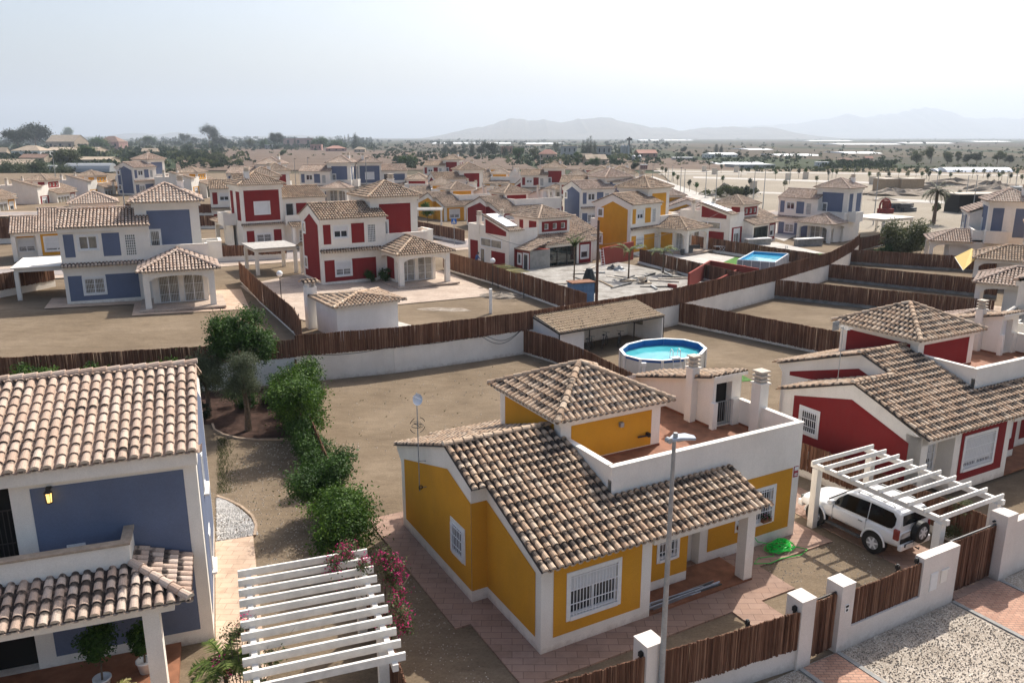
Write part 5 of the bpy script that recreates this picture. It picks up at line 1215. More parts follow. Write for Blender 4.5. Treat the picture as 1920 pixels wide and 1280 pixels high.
# antenna mast on the left wall
F = Y; an = thing('antenna_mast', 'thin antenna mast with a small dish and a round aerial on the yellow bungalow', 'antenna', (*YO, 0), YR)
m = M(); m.tube([(-.82, 6.8, 2.5), (-.82, 6.8, 6.05)], .018, 6); m.tube([(-.56, 6.8, 3.55), (-.82, 6.8, 3.6)], .014, 5); m.tube([(-.56, 6.8, 2.6), (-.82, 6.8, 2.62)], .014, 5); link('mast', m, GREY, an)
m = M(); c = Vector((-.86, 6.7, 5.85)); nn = Vector((.25, -.95, .25)).normalized(); u = nn.orthogonal().normalized(); v = nn.cross(u)
P = [tuple(c)]; Fc = []
for j in range(1, 4):
    for k in range(18): t = 2 * math.pi * k / 18; P.append(tuple(c + (u * math.cos(t) + v * math.sin(t)) * .20 * j / 3 + nn * .05 * (j / 3) ** 2))
for k in range(18): Fc.append((0, 1 + k, 1 + (k + 1) % 18))
for j in range(2):
    for k in range(18): Fc.append((1 + j * 18 + k, 1 + j * 18 + (k + 1) % 18, 19 + j * 18 + (k + 1) % 18, 19 + j * 18 + k))
m.add(P, Fc); m.tube([tuple(c - v * .2), tuple(c + nn * .22)], .008, 4); link('dish', m, mat('dish', (.50, .55, .62), .4, 0), an)
m = M()
for r_, z, s0, s1 in ((.28, 4.9, .35, 1.2), (.28, 4.9, 1.95, 2.8), (.28, 4.9, 3.5, 4.35), (.28, 4.9, 5.05, 5.95)):
    m.tube([(-.82 + r_ * math.cos(s0 + (s1 - s0) * i / 6), 6.8, z + r_ * math.sin(s0 + (s1 - s0) * i / 6)) for i in range(7)], .012, 5)
m.tube([(-.82 + .2 * math.cos(2 * math.pi * i / 16), 6.8 + .2 * math.sin(2 * math.pi * i / 16), 4.88) for i in range(17)], .011, 5); m.tube([(-.82, 6.55, 4.9), (-.82, 7.05, 4.9)], .012, 5)
for i in range(5): m.tube([(-.95 + .0, 6.6 + i * .1, 4.98), (-.69, 6.6 + i * .1, 4.98)], .006, 4)
link('aerial', m, IRON, an)
m = M(); m.tube([(-.8 + .07 * math.cos(i * .7), 6.72 + .02 * i / 14, 2.62 + .07 * math.sin(i * .7) + .004 * i) for i in range(18)], .012, 5); link('cable_coil', m, BLACK, an)
an2 = thing('antenna_mast', 'antenna on a thin mast behind the gables of the red bungalow', 'antenna', (*RO, .1), RR)
m = M(); m.tube([(-1.6, 4.6, 3.7), (-1.6, 4.6, 6.3)], .018, 6); link('mast', m, GREY, an2)
m = M()
for i in range(7): m.tube([(-1.75 + .02 * i, 4.3 + i * .1, 6.2), (-1.35 + .02 * i, 4.3 + i * .1, 6.25)], .01, 4)
m.tube([(-1.6, 4.25, 6.2), (-1.55, 5.0, 6.25)], .014, 5); m.box(-1.8, -1.4, 4.98, 5.0, 6.05, 6.45); link('aerial', m, GREY, an2)

# wall lamp, tap box, sign, steel profiles, hose, bag, flower boxes
m = M(); m.box(5.7, 5.84, 4.16, 4.29, 4.5, 4.66); t = link('wall_lamp', m, GREY); t.location = (*YO, 0); t.rotation_euler.z = R(YR); tag(t, 'small grey wall lamp on the yellow tower', 'lamp')
m = M(); m.tube([(6.5, 4.2, 3.98), (6.95, 4.12, 4.0)], .035, 6); m.box(6.9, 7.0, 4.1, 4.28, 3.93, 4.07); t = link('folded_awning_arm', m, BLACK); t.location = (*YO, 0); t.rotation_euler.z = R(YR); tag(t, 'dark folded awning arm on the yellow tower wall beside its corner', 'bracket')  # folded arm of an awning, fixed to the tower wall
sg = thing('alarm_sign', 'small red and white alarm sign on the bungalow corner above the hose', 'sign', (*YO, 0), YR)
m = M(); m.box(11.56, 11.78, 1.55, 1.568, 2.38, 2.80); link('board', m, mat('sign red', (.30, .03, .04), .5, 0), sg); m = M(); m.box(11.58, 11.76, 1.54, 1.549, 2.64, 2.78); m.box(11.60, 11.74, 1.54, 1.549, 2.44, 2.47); m.box(11.60, 11.74, 1.54, 1.549, 2.50, 2.53); link('sign_print', m, WPAINT, sg)
rr = random.Random(5)
mp_ = [mat('steel profile', (.36, .38, .40), .35, .1, 4, spec=.6, metal=.6), mat('white profile', (.55, .60, .66), .4, .1, 4), GREYD]
for i in range(11):
    m = M(); y = .12 + .055 * (i % 6) + rr.uniform(-.02, .02); z = .12 + .045 * (i // 6) + .001 * i; x0 = 3.95 + rr.uniform(0, .25); L_ = rr.uniform(1.9, 3.0); dy = rr.uniform(-.10, .12)
    beam2(m, (x0, y), (x0 + L_, y + dy), z, z + .04, z, z + .04, .042); t = link('metal_profile', m, mp_[i % 3]); t.location = (*YO, 0); t.rotation_euler.z = R(YR)
    tag(t, 'long thin steel or aluminium profile in the pile on the porch edge', 'metal profile', 'metal profiles lying on the porch edge')
HG = mat('green hose', (.02, .62, .07), .4, .1, 5)
m = M(); pts = []
for i in range(330):
    t = i * .37; r_ = .27 + .14 * math.sin(t * .21) + rr.uniform(-.06, .06); pts.append(tuple(Y(10.55 + r_ * 1.35 * math.cos(t) + .06 * math.sin(t * .37), 1.0 + r_ * .85 * math.sin(t), .07 + .34 * abs(math.sin(t * .057)) * max(0, 1.25 - r_ / .40) + rr.uniform(0, .06))))
pts += [tuple(Y(*q)) for q in ((10.0, .75, .06), (9.4, .9, .06), (9.0, .7, .06), (9.5, .45, .06), (10.1, .5, .06), (10.9, .35, .06), (11.4, .5, .06), (11.2, .8, .07), (10.6, 1.2, .1), (9.9, 1.45, .3), (9.75, 1.53, .55))]
m.tube(pts, .014, 5); tag(link('garden_hose', m, HG), 'tangled bright green garden hose lying on the patio', 'hose')
m = M(); m.lathe([(.0, 0), (.13, .01), (.15, .1), (.13, .22), (.08, .33), (.05, .38), (0, .37)], 12, 0, 0); o = link('bag', m, mat('lilac bag', (.42, .36, .55), .6, .25, 9), smooth=True); q = Y(8.45, .55, .05); o.location = q; tag(o, 'lilac plastic bag standing beside the white porch pillar', 'bag')
for i, (x, lab) in enumerate(((9.1, 'left flower box with red flowers on the barred window'), (10.25, 'right flower box with red flowers on the barred window'))):
    fb = thing('flower_box', lab, 'flower box', Y(x, 1.47, 1.0), YR, 'flower boxes on the barred window'); m = M(); m.box(-.2, .2, -.09, .06, 0, .12); link('box', m, TERRA, fb)
    m = M(); crown(m, [(-.1, 0, .18, .12), (.1, 0, .2, .13)], 260, .05, rr); link('foliage', m, CITRUS, fb); m = M(); crown(m, [(0, -.04, .2, .16)], 40, .05, rr); link('flowers', m, PINK, fb)
for i, (x, y, lab) in enumerate(((11.0, 2.3, 'dark bundle of clothes lying on the roof terrace near the corner'),)):
    m = M(); m.lathe([(0, 0), (.3, .02), (.26, .14), (.1, .2), (0, .21)], 9); m.lathe([(0, 0), (.2, .02), (.18, .12), (0, .16)], 8, .42, .1); o = link('bundle', m, BLACK); o.location = Y(x, y, 3.46); o.rotation_euler.z = .5; tag(o, lab, 'bundle')
st_ = thing('boiler', 'white wrapped water heater on the red bungalow terrace', 'boiler', RD(9.6, 6.5, 3.56), RR); m = M(); m.lathe([(0, .25), (.42, .25), (.46, .5), (.40, .95), (.47, 1.25), (.42, 1.5), (.0, 1.55)], 14); link('tank', m, mat('white tarpaulin', (.70, .66, .64), .6, .2, 4), st_, smooth=True)
m = M(); m.cyl(0, 0, 0, .25, .3, .3, 10); link('stand', m, GREYD, st_)

# ================================================================== GARDEN PLANTS
def plantat(px, py, z=0): return G(px, py, z)
leafy('garden_bush', 'biggest bright green bush, at the far end of the fence by the mulch bed', 'bush', (-10.0, 35.6, 0), .8, 1.2, 1.1, 2.9, 12, 15000, .13, LEAF, 21, .75, .7, .08, group='green bushes along the cane fence')
leafy('garden_bush', 'upper bright green bush with its top against the pale wall end', 'bush', (-10.9, 38.6, 0), .7, .8, 1.2, 2.9, 8, 9000, .13, LEAF, 22, .7, .7, .08, group='green bushes along the cane fence')
leafy('garden_bush', 'middle dark green bush hanging over the cane fence beside the empty yard', 'bush', (-7.2, 28.2, 0), .6, 1.0, .8, 2.3, 12, 15000, .11, CITRUS, 23, .68, .6, .06, group='green bushes along the cane fence')
leafy('garden_bush', 'nearest bright green bush, above the pink bougainvillea and pergola', 'bush', (-5.8, 24.4, 0), .65, 1.2, .7, 2.2, 14, 17000, .11, LEAF, 24, .68, .6, .06, group='green bushes along the cane fence')
rr = random.Random(31)
tree('citrus_tree', 'round dark green orange tree rising above the brown fence', 'tree', (-14.3, 40.9, 0), [(rr.uniform(-1.05, 1.05), rr.uniform(-.9, .9), rr.uniform(3.1, 4.9), rr.uniform(.5, .75)) for _ in range(18)], 15000, .15, CITRUS, .1, 1.8, 31)
tree('olive_tree', 'grey-green tree with a bare trunk standing in the dark mulch', 'tree', (-13.3, 37.6, 0), [(rr.uniform(-.6, .6), rr.uniform(-.6, .6), rr.uniform(2.2, 3.8), rr.uniform(.4, .65)) for _ in range(12)], 15000, .075, OLIVE, .15, 2.0, 32, 'grey-green trees in the mulch bed')
tree('olive_tree', 'grey-green tree just right of the tiled ridge of the near blue house', 'tree', (-16.0, 39.5, 0), [(rr.uniform(-.8, .8), rr.uniform(-.6, .6), rr.uniform(2.0, 3.6), rr.uniform(.4, .7)) for _ in range(12)], 13000, .09, OLIVE, .13, 1.6, 33, 'grey-green trees in the mulch bed')
for x, y, s, lab in ((-24.8, 39.5, 1.0, 'bright citrus bush farthest left above the tiled ridge'), (-21.8, 40.2, .85, 'small bright citrus bush between two others above the tiled ridge'), (-18.3, 40.0, 1.25, 'wide citrus bush above the tiled ridge, beside the grey-green tree'), (-27.6, 39.2, 1.0, 'citrus bush cut by the left edge of the photo')):
    rr = random.Random(int(x * 10)); tree('citrus_bush', lab, 'bush', (x, y, 0), [(rr.uniform(-.8, .8) * s, rr.uniform(-.5, .5), rr.uniform(1.5, 2.4), .55 * s) for _ in range(7)], 5000, .13, LEAF, .06, 1.0, int(x * 10), 'citrus bushes behind the near blue house')
for i, (x, y) in enumerate(((-14.9, 41.2), (-13.2, 42.0), (-16.4, 38.9))):
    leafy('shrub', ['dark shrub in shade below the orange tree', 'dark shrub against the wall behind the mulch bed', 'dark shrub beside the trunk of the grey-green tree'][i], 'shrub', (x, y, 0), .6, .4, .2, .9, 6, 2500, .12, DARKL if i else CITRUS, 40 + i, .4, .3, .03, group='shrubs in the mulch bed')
for i, (x, y, a_, z1) in enumerate(((-8.6, 32.4, .5, 1.5), (-9.4, 33.9, .6, 1.7), (-7.9, 30.6, .45, 1.5), (-6.4, 26.6, .5, 1.7), (-11.4, 40.6, .8, 2.2), (-12.2, 41.9, .8, 1.6), (-10.9, 37.2, .6, 1.4))):
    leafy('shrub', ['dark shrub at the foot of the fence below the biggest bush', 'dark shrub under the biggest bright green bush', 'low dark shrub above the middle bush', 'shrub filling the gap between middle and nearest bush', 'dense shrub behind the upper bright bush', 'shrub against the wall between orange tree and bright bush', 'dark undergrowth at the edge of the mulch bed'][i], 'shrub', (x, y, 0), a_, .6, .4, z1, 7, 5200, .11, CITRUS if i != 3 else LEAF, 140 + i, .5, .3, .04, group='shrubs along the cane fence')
rr = random.Random(88); m = M()
for i in range(5000):
    k = rr.random()
    if k < .12: q = Y(rr.uniform(1, 16), rr.uniform(10.5, 27), .0)
    elif k < .7: q = Vector((rr.uniform(-12.5, -7.2), rr.uniform(21, 36), 0)); 
    elif k < .85: q = Y(rr.uniform(9, 13), rr.uniform(-3.6, .5), 0)
    else: q = Y(rr.uniform(-3.5, -1.7), rr.uniform(-2, 14), 0)
    sz = rr.uniform(.012, .04) * (1.5 if k < .4 else 1); c = rr.random(); a = rr.uniform(0, 3)
    u = Vector((math.cos(a), math.sin(a), 0)) * sz; v = Vector((-math.sin(a), math.cos(a), 0)) * sz * .7
    m.add([tuple(q - u), tuple(q - v), tuple(q + u), tuple(q + v), tuple(q + Vector((0, 0, sz * .7)))], [(0, 1, 4), (1, 2, 4), (2, 3, 4), (3, 0, 4)], 0, (c, c, c, 1))
tag(link('loose_stones', m, GRAVM), kind='stuff')
m = M()
for i in range(150):
    q = Y(rr.uniform(1, 16), rr.uniform(10.5, 28), 0) if i % 3 else Vector((rr.uniform(-12.5, -8), rr.uniform(22, 36), 0)); hh = rr.uniform(.03, .10)
    for k in range(7): a = rr.uniform(0, 6.28); c = rr.random(); m.add([(q.x - .01, q.y, 0), (q.x + .01, q.y, 0), (q.x + math.cos(a) * hh, q.y + math.sin(a) * hh, hh)], [(0, 1, 2)], 0, (c, c, c, 1))
tag(link('weeds', m, DRYL), kind='stuff')
cb = M(); pts = [Vector((*p, 1.72)) for p in ((-12.6, 45.6), (-7.4, 47.45), (-2.1, 50.2), (.6, 51.9))]
for a_, b_, sg in ((pts[0], pts[1], .22), (pts[1], pts[2], .12), (pts[2], pts[3], .75), (pts[2].lerp(pts[3], .1), pts[3], .55)):
    cb.tube([tuple(a_.lerp(b_, i / 12) + Vector((.06, -.12, .08 - sg * math.sin(math.pi * i / 12)))) for i in range(13)], .018, 5)
tag(link('garden_cable', cb, BLACK), 'black cable sagging along the top of the cream retaining wall', 'cable')
# bougainvillea over the near pergola
bv = thing('bougainvillea', 'bougainvillea with pink flowers climbing over the right end of the pergola', 'climber', FG(4.3, -2.2, 0), FR_)
rr = random.Random(51); bl = [(rr.uniform(-1.3, .6), rr.uniform(-.6, 1.2), rr.uniform(2.3, 2.85), rr.uniform(.2, .32)) for _ in range(9)] + [(rr.uniform(.15, .75), rr.uniform(-2.3, .8), rr.uniform(1.2, 2.6), rr.uniform(.22, .36)) for _ in range(9)]
m = M(); crown(m, bl, 3800, .085, rr, shell=.1); link('foliage', m, DRYL, bv); m = M(); crown(m, bl, 1500, .075, rr, shell=.5); link('flowers', m, PINK, bv)
m = M()
for b in bl: m.tube([(.3, -.6, 0), (.35 + rr.uniform(-.1, .1), b[1] * .4 - .3, 1.2), tuple(b[:3]), (b[0] + rr.uniform(-.6, .6), b[1] + rr.uniform(-.6, .6), b[2] + rr.uniform(.1, .5))], [.03, .018, .01, .004], 5)
link('stem', m, BARK, bv)
bv = thing('bougainvillea', 'thin pink bougainvillea with bare twigs at the foot of the white path, beside the palm', 'climber', FG(.7, -4.0, 0), FR_)
bl = [(rr.uniform(-.5, 1.2), rr.uniform(-.8, .7), rr.uniform(.8, 2.6), rr.uniform(.22, .36)) for _ in range(12)]; m = M(); crown(m, bl, 1700, .08, rr, shell=.1); link('foliage', m, DRYL, bv); m = M(); crown(m, bl[:5], 420, .07, rr); link('flowers', m, PINK, bv)
m = M()
for b in bl: m.tube([(0, 0, 0), (b[0] * .4, b[1] * .4, .7), tuple(b[:3]), (b[0] + rr.uniform(-.4, .6), b[1] + rr.uniform(-.5, .5), b[2] + .3)], [.025, .015, .009, .003], 5)
link('stem', m, BARK, bv)
a = FG(.35, -3.55, 0); palm('palm', 'small green feather palm at the bottom edge, left of the pergola', a, 1.5, 13, 1.15, .34, PALML, 61, .06, (.35, 1.35), 1.9)
a = FG(-2.6, -3.9, 0); palm('palm', 'spiky yellowed palm in front of the blue house porch', a, 1.0, 11, 1.3, .30, DRYPALM, 62, .07, (.5, 1.4), 1.1)
for (x, y, s, lab) in ((-2.75, -1.5, 1.0, 'larger potted tree in a white pot under the blue house porch'), (-1.75, -1.1, .8, 'smaller potted tree in a white pot, beside the porch pillar')):
    r = thing('potted_tree', lab, 'potted plant', FG(x, y, .15), FR_, 'potted trees on the porch'); m = M(); m.lathe([(0, 0), (.15, 0), (.21, .32), (.235, .33), (.235, .37), (.2, .37), (.18, .3), (0, .3)], 18); link('pot', m, POT, r, smooth=True)
    m = M(); crown(m, [(0, 0, 1.35 * s + .15, .38 * s), (.2 * s, .1, 1.5 * s, .3 * s), (-.2 * s, 0, 1.45 * s, .3 * s), (0, -.15, 1.2 * s, .3 * s)], 3200, .09, rr); link('crown', m, CITRUS, r); m = M(); m.tube([(0, 0, .3), (.03, 0, .8), (0, 0, 1.4 * s)], [.03, .024, .02], 6); link('trunk', m, BARK, r)
leafy('shrub', 'olive-coloured shrub behind the right-hand street wall, below the red bungalow', 'shrub', Y(16.9, -1.6), .35, .35, .5, 1.5, 7, 5500, .06, DRYL, 71, .4, .5, .03)
m = M(); m.box(-.04, .04, -.04, .04, 0, .5); m.cyl(0, 0, .5, .62, .055, .055, 8); o = link('bollard_light', m, BLACK); o.location = G(571, 872, 0); tag(o, 'small dark bollard light at the foot of the middle bush', 'garden light')

# ================================================================== POOLS AND SHELTER
WATER = bpy.data.materials.new('pool water'); WATER.use_nodes = True
def wmat():
    n = WATER.node_tree.nodes; L = WATER.node_tree.links; b = n['Principled BSDF']; b.inputs['Roughness'].default_value = .04; tc = n.new('ShaderNodeTexCoord')
    L.new(ramp(n, L, noise(n, L, tc.outputs['Object'], .8, 3), [(.3, (.055, .33, .37)), (.7, (.10, .47, .50))]), b.inputs['Base Color'])
    bp = n.new('ShaderNodeBump'); bp.inputs['Strength'].default_value = .12; bp.inputs['Distance'].default_value = .05; L.new(noise(n, L, tc.outputs['Object'], 4, 3), bp.inputs['Height']); L.new(bp.outputs[0], b.inputs['Normal'])
wmat()
LINER = mat('blue liner', (.02, .14, .42), .5, .1, 3); PLBL = mat('blue rim', (.015, .10, .36), .4, 0); PANELW = mat('white pool panel', (.66, .66, .62), .5, .05, 4)
pc = Vector((9.65, 48.85, 0)); pa = 41
pl = thing('round_pool', 'round above-ground pool with a blue rim and a ladder, behind the yellow bungalow', 'pool', pc, pa)
NP = 12; RX, RY = 3.05, 2.35; ring = lambda k, s=1.0, off=0: ((RX * s + off) * math.cos(2 * math.pi * (k + .5) / NP), (RY * s + off) * math.sin(2 * math.pi * (k + .5) / NP))
m = M()
for k in range(NP):
    (x0, y0), (x1, y1) = ring(k), ring(k + 1); m.poly([(x0, y0, 0), (x1, y1, 0), (x1, y1, 1.2), (x0, y0, 1.2)])
link('side_wall', m, PANELW, pl)
m = M()
for k in range(NP):
    (x0, y0), (x1, y1) = ring(k, .985), ring(k + 1, .985); m.poly([(x0, y0, .3), (x1, y1, .3), (x1, y1, 1.22), (x0, y0, 1.22)])
link('liner', m, LINER, pl)
m = M(); m.poly([(*ring(k, .984), .82) for k in range(NP)]); link('water', m, WATER, pl)
m = M(); m2 = M()
for k in range(NP):
    a0, a1 = ring(k, 1, .12), ring(k + 1, 1, .12); b0, b1 = ring(k, 1, -.08), ring(k + 1, 1, -.08)
    m.add([(*a0, 1.22), (*a1, 1.22), (*b1, 1.22), (*b0, 1.22), (*a0, 1.26), (*a1, 1.26), (*b1, 1.26), (*b0, 1.26)], [(0, 3, 2, 1), (4, 5, 6, 7), (0, 1, 5, 4), (1, 2, 6, 5), (2, 3, 7, 6), (3, 0, 4, 7)])
    c0, c1 = ring(k, 1, .02), ring(k + 1, 1, .02); m2.add([(*c0, 1.05), (*c1, 1.05), (*c1, 1.219), (*c0, 1.219)], [(0, 1, 2, 3)])
    x, y = ring(k, 1, .04); m3 = M(); m3.box(x - .06, x + .06, y - .06, y + .06, 0, 1.2); link('upright', m3, WPAINT, pl)
link('rim', m, WPAINT, pl); link('band', m2, PLBL, pl)
lad = thing('pool_ladder', 'white ladder straddling the wall of the round pool', 'ladder', (9.98, 46.55, 0), 18)
m = M()
for s in (-.25, .25): m.tube([(s, -.55, 0), (s, -.12, 1.2), (s, -.08, 1.75), (s, .12, 1.85), (s, .25, 1.7), (s, .3, .9)], .022, 6); m.tube([(s, .5 - .9, .02), (s, -.1, 1.3)], .018, 5)
for i in range(5): m.box(-.25, .25, -.5 + i * .09, -.42 + i * .09, .25 + i * .24, .28 + i * .24)
m.box(-.27, .27, -.18, .22, 1.30, 1.33); link('ladder_frame', m, ALU, lad)
m = M(); m.cyl(0, 0, 0, .95, .10, .10, 10); m.box(-.14, .14, -.12, .12, .95, 1.15); o = link('pool_skimmer', m, WPAINT); o.location = (7.95, 45.95, 0); tag(o, 'cream skimmer box on the front of the round pool', 'pool filter')
m = M()
for i in range(9): m.box(-1.5, 1.4, -1.2 + i * .26, -.96 + i * .26, 0, .08)
o = link('wooden_deck', m, mat('pale decking', (.62, .50, .34), .8, .2, 4)); o.location = (11.9, 45.9, .0); o.rotation_euler.z = R(20); tag(o, 'pale wooden deck boards beside the round pool', 'deck')
sheet('artificial_grass', [(12.6, 45.4, .02), (14.6, 46.0, .02), (14.3, 47.2, .02), (12.6, 46.9, .02)], mat('artificial grass', (.07, .18, .03), .9, .3, 6, .5, 40))
# tiled shelter
SH = thing('garden_shelter', 'open shelter with a brown ribbed roof and bicycles under it, behind the round pool', 'shelter', (1.2, 52.1, 0), 38)
pts = [(-.6, .0), (9.6, 0)]
A_ = Vector((3.1, 50.2, 1.95)); B_ = Vector((10.9, 55.5, 1.95)); C_ = Vector((8.3, 58.1, 2.7)); D_ = Vector((1.05, 53.0, 2.7))
SH.location = (0, 0, 0); SH.rotation_euler = (0, 0, 0)
m = M(); U = (B_ - A_).normalized(); V = (D_ - A_); V = (V - U * V.dot(U)).normalized(); N = U.cross(V); LL = (B_ - A_).length; WW = (D_ - A_).length
tiles(m, A_, U, V, [(0, 0), (LL, 0), (LL - .1, WW), (-.05, WW)], w=.22, l=.36, r=.085, seg=4)
m.poly([tuple(A_ - N * .03), tuple(B_ - N * .03), tuple(C_ - N * .03), tuple(D_ - N * .03)], 1)
link('roof', m, [tile_mat('imitation tile sheet', [(0, (.44, .34, .23)), (.5, (.50, .39, .27)), (1, (.56, .44, .31))], .66, .25), MORTAR], SH)
m = M()
for q, zt in ((A_, 1.85), (B_, 1.85), (A_.lerp(B_, .27), 1.85), (A_.lerp(B_, .70), 1.85)): m.box(q.x - .04, q.x + .04, q.y - .04 + .1, q.y + .04 + .1, 0, zt)
link('post', m, IRON, SH)
m = M(); beam2(m, (A_.x, A_.y), (B_.x, B_.y), 1.82, 1.9, 1.82, 1.9, .06); beam2(m, (A_.x, A_.y), (D_.x, D_.y), 1.82, 1.9, 2.55, 2.64, .05); beam2(m, (B_.x, B_.y), (C_.x, C_.y), 1.82, 1.9, 2.55, 2.64, .05); link('beam', m, IRON, SH)
m = M(); beam2(m, (A_.x + .1, A_.y + .2), (D_.x + .1, D_.y), 0, 1.8, 0, 2.54, .12); P0 = B_ - U * .1; beam2(m, (P0.x, P0.y), (C_.x - .1, C_.y), 0, 1.8, 0, 2.54, .12); beam2(m, (D_.x + .2, D_.y), (C_.x - .2, C_.y), 0, 2.5, 0, 2.5, .12)
q1 = A_.lerp(D_, .12) + U * .1; q2 = q1 + U * 2.3; beam2(m, (q1.x, q1.y), (q2.x, q2.y), 0, 1.8, 0, 1.8, .1); link('wall', m, WHITE2, SH)
w_ = M(); q = B_.lerp(C_, .45) - U * .19; d = (C_ - B_).normalized(); beam2(w_, (q.x, q.y), (q.x + d.x * 1.3, q.y + d.y * 1.3), 1.0, 1.8, 1.0, 1.8, .04); link('window', w_, CURT, SH)
def bicycle(lab, loc, rz):
    r = thing('bicycle', lab, 'bicycle', loc, rz, 'bicycles under the shelter')
    for x in (0, 1.05):
        m = M(); m.tube([(x + .33 * math.cos(2 * math.pi * i / 20), 0, .34 + .33 * math.sin(2 * math.pi * i / 20)) for i in range(21)], .018, 5)
        for i in range(8): m.tube([(x, 0, .34), (x + .33 * math.cos(i * .785), 0, .34 + .33 * math.sin(i * .785))], .003, 3)
        link('wheel', m, BLACK, r)
    m = M()
    for a, b in (((0, 0, .34), (.42, 0, .32)), ((.42, 0, .32), (.95, 0, .78)), ((.3, 0, .82), (.95, 0, .84)), ((.42, 0, .32), (.28, 0, .92)), ((0, 0, .34), (.3, 0, .8)), ((1.05, 0, .34), (.92, 0, .98))): m.tube([a, b], .018, 6)
    link('bike_frame', m, GREYD, r); m = M(); m.tube([(.9, -.26, 1.0), (.92, 0, .98), (.9, .26, 1.0)], .014, 5); link('handlebar', m, BLACK, r); m = M(); m.box(.16, .40, -.06, .06, .92, .97); link('saddle', m, BLACK, r)
for f, o_, lab in ((.30, .8, 'left dark bicycle under the brown shelter roof'), (.48, 1.0, 'middle dark bicycle under the brown shelter roof'), (.60, .6, 'right dark bicycle at the open edge of the shelter')):
    q = A_.lerp(B_, f) + V * o_; bicycle(lab, (q.x, q.y, 0), 38 + f * 60)
# rectangular pool and lawn
zc = terr(27, 85)
rp = thing('rectangular_pool', 'rectangular light blue frame pool on the lawn behind the long fence', 'pool', (27.0, 84.6, zc), 61)
m = M(); m.box(-3.6, 3.6, -1.9, -1.82, 0, 1.15); m.box(-3.6, 3.6, 1.82, 1.9, 0, 1.15); m.box(-3.6, -3.52, -1.82, 1.82, 0, 1.15); m.box(3.52, 3.6, -1.82, 1.82, 0, 1.15); link('side_wall', m, mat('grey pool fabric', (.33, .35, .38), .6, .15, 5), rp)
m = M(); m.poly([(-3.52, -1.82, .9), (3.52, -1.82, .9), (3.52, 1.82, .9), (-3.52, 1.82, .9)]); link('water', m, mat('bright pool water', (.10, .42, .58), .05, .12, 1.2, .1, 3, .6), rp)
m = M(); m.box(-3.519, 3.519, -1.819, -1.80, .9, 1.15); m.box(-3.519, 3.519, 1.80, 1.819, .9, 1.15); m.box(-3.519, -3.5, -1.8, 1.8, .9, 1.15); m.box(3.5, 3.519, -1.8, 1.8, .9, 1.15); link('liner', m, mat('turquoise liner', (.05, .36, .62), .5, 0), rp)
m = M(); m.tube([(-3.56, -1.86, 1.17), (3.56, -1.86, 1.17), (3.56, 1.86, 1.17), (-3.56, 1.86, 1.17), (-3.56, -1.86, 1.17)], .06, 6)
for i in range(9): x = -3.5 + i * .875; m.box(x - .03, x + .03, -2.0, -1.91, 0, 1.15); m.box(x - .03, x + .03, 1.91, 2.0, 0, 1.15)
for i in range(4): y = -1.35 + i * .9; m.box(-3.7, -3.61, y - .03, y + .03, 0, 1.15); m.box(3.61, 3.7, y - .03, y + .03, 0, 1.15)
link('frame', m, ALU, rp)
m = M(); m.tube([(1.9, -.25, .9), (1.9, -.25, 1.9), (1.9, .25, 1.9), (1.9, .25, .9)], .03, 6); m.box(1.8, 2.0, -.25, .25, 1.3, 1.34); o = link('pool_ladder', m, GREY); o.location = (28.6, 87.9, zc); tag(o, 'small grey ladder at the far end of the rectangular pool', 'ladder')
LAWN = mat('bright lawn', (.075, .20, .025), .95, .3, 3, .6, 30)
sheet('lawn', [(20.9, 83.0, terr(21, 83) + .06), (24.5, 80.6, terr(24, 81) + .06), (30.5, 87.5, zc + .04), (26.0, 92.0, zc + .04)], LAWN)
sheet('patio', [(17.3, 82.3, terr(17, 82) + .05), (21, 83, terr(21, 83) + .05), (26.0, 92.0, terr(26, 92) + .05), (23, 96, terr(23, 96) + .05), (14, 93, terr(14, 93) + .05)], CONC)
sheet('patio', [(28.5, 96, terr(28, 96) + .06), (38.5, 97, terr(38, 97) + .06), (36, 108, terr(36, 108) + .06), (27, 104, terr(27, 104) + .06)], CONC)
sheet('lawn', [(33.8, 92, terr(34, 92) + .07), (38.0, 96.5, terr(38, 96) + .07), (33.5, 98.5, terr(33, 98) + .07), (31, 95, terr(31, 95) + .07)], LAWN)

# ================================================================== RED HOUSE YARD
zr_ = 1.7
sh = thing('garden_shed', 'white block shed with a hipped tile roof and a small chimney, behind the brown fence', 'shed', (-10.9, 48.75, 1.6), 33)
m = M(); m.box(-.1, 4.1, .1, 3.9, -.2, 2.3); m.box(-.22, 4.22, -.0, 4.0, 2.2, 2.36); link('wall', m, WHITE2, sh)
r = M(); hip_roof(-.45, 4.55, -.25, 4.25, 2.4, .14, r); link('roof', r, [T_WARM, MORTAR], sh)
m = M(); m.box(-.55, .15, 4.3, 4.95, -.2, 3.0); m.box(-.47, -.37, 4.3, 4.95, 3.0, 3.3); m.box(-.03, .07, 4.3, 4.95, 3.0, 3.3); ch_ = link('chimney', m, WHITE2, sh)
r = M(); slope_tiles(r, (-.75, 4.15, 3.32), (.35, 4.15, 3.32), .3, (0, 1), [(0, 0), (1.1, 0), (1.1, .5), (0, .5)]); slope_tiles(r, (.35, 5.1, 3.32), (-.75, 5.1, 3.32), .3, (0, -1), [(0, 0), (1.1, 0), (1.1, .5), (0, .5)]); link('chimney_cap', r, [T_WARM, MORTAR], ch_)
sheet('patio', [(x, y, terr(x, y) + .06) for x, y in ((-23.5, 67.5), (-17.6, 57.0), (-14.0, 54.0), (-12.5, 58.5), (-2.0, 65.0), (-1.5, 66.5), (-6.5, 77.5), (-16, 82))], PATHC)
sheet('patio', [(-12.0, 56.5, 1.72), (-7, 49.6, 1.72), (-4.9, 50.6, 1.72), (-4.7, 51.0, 1.72), (-11.8, 58.6, 1.72)], CONC)
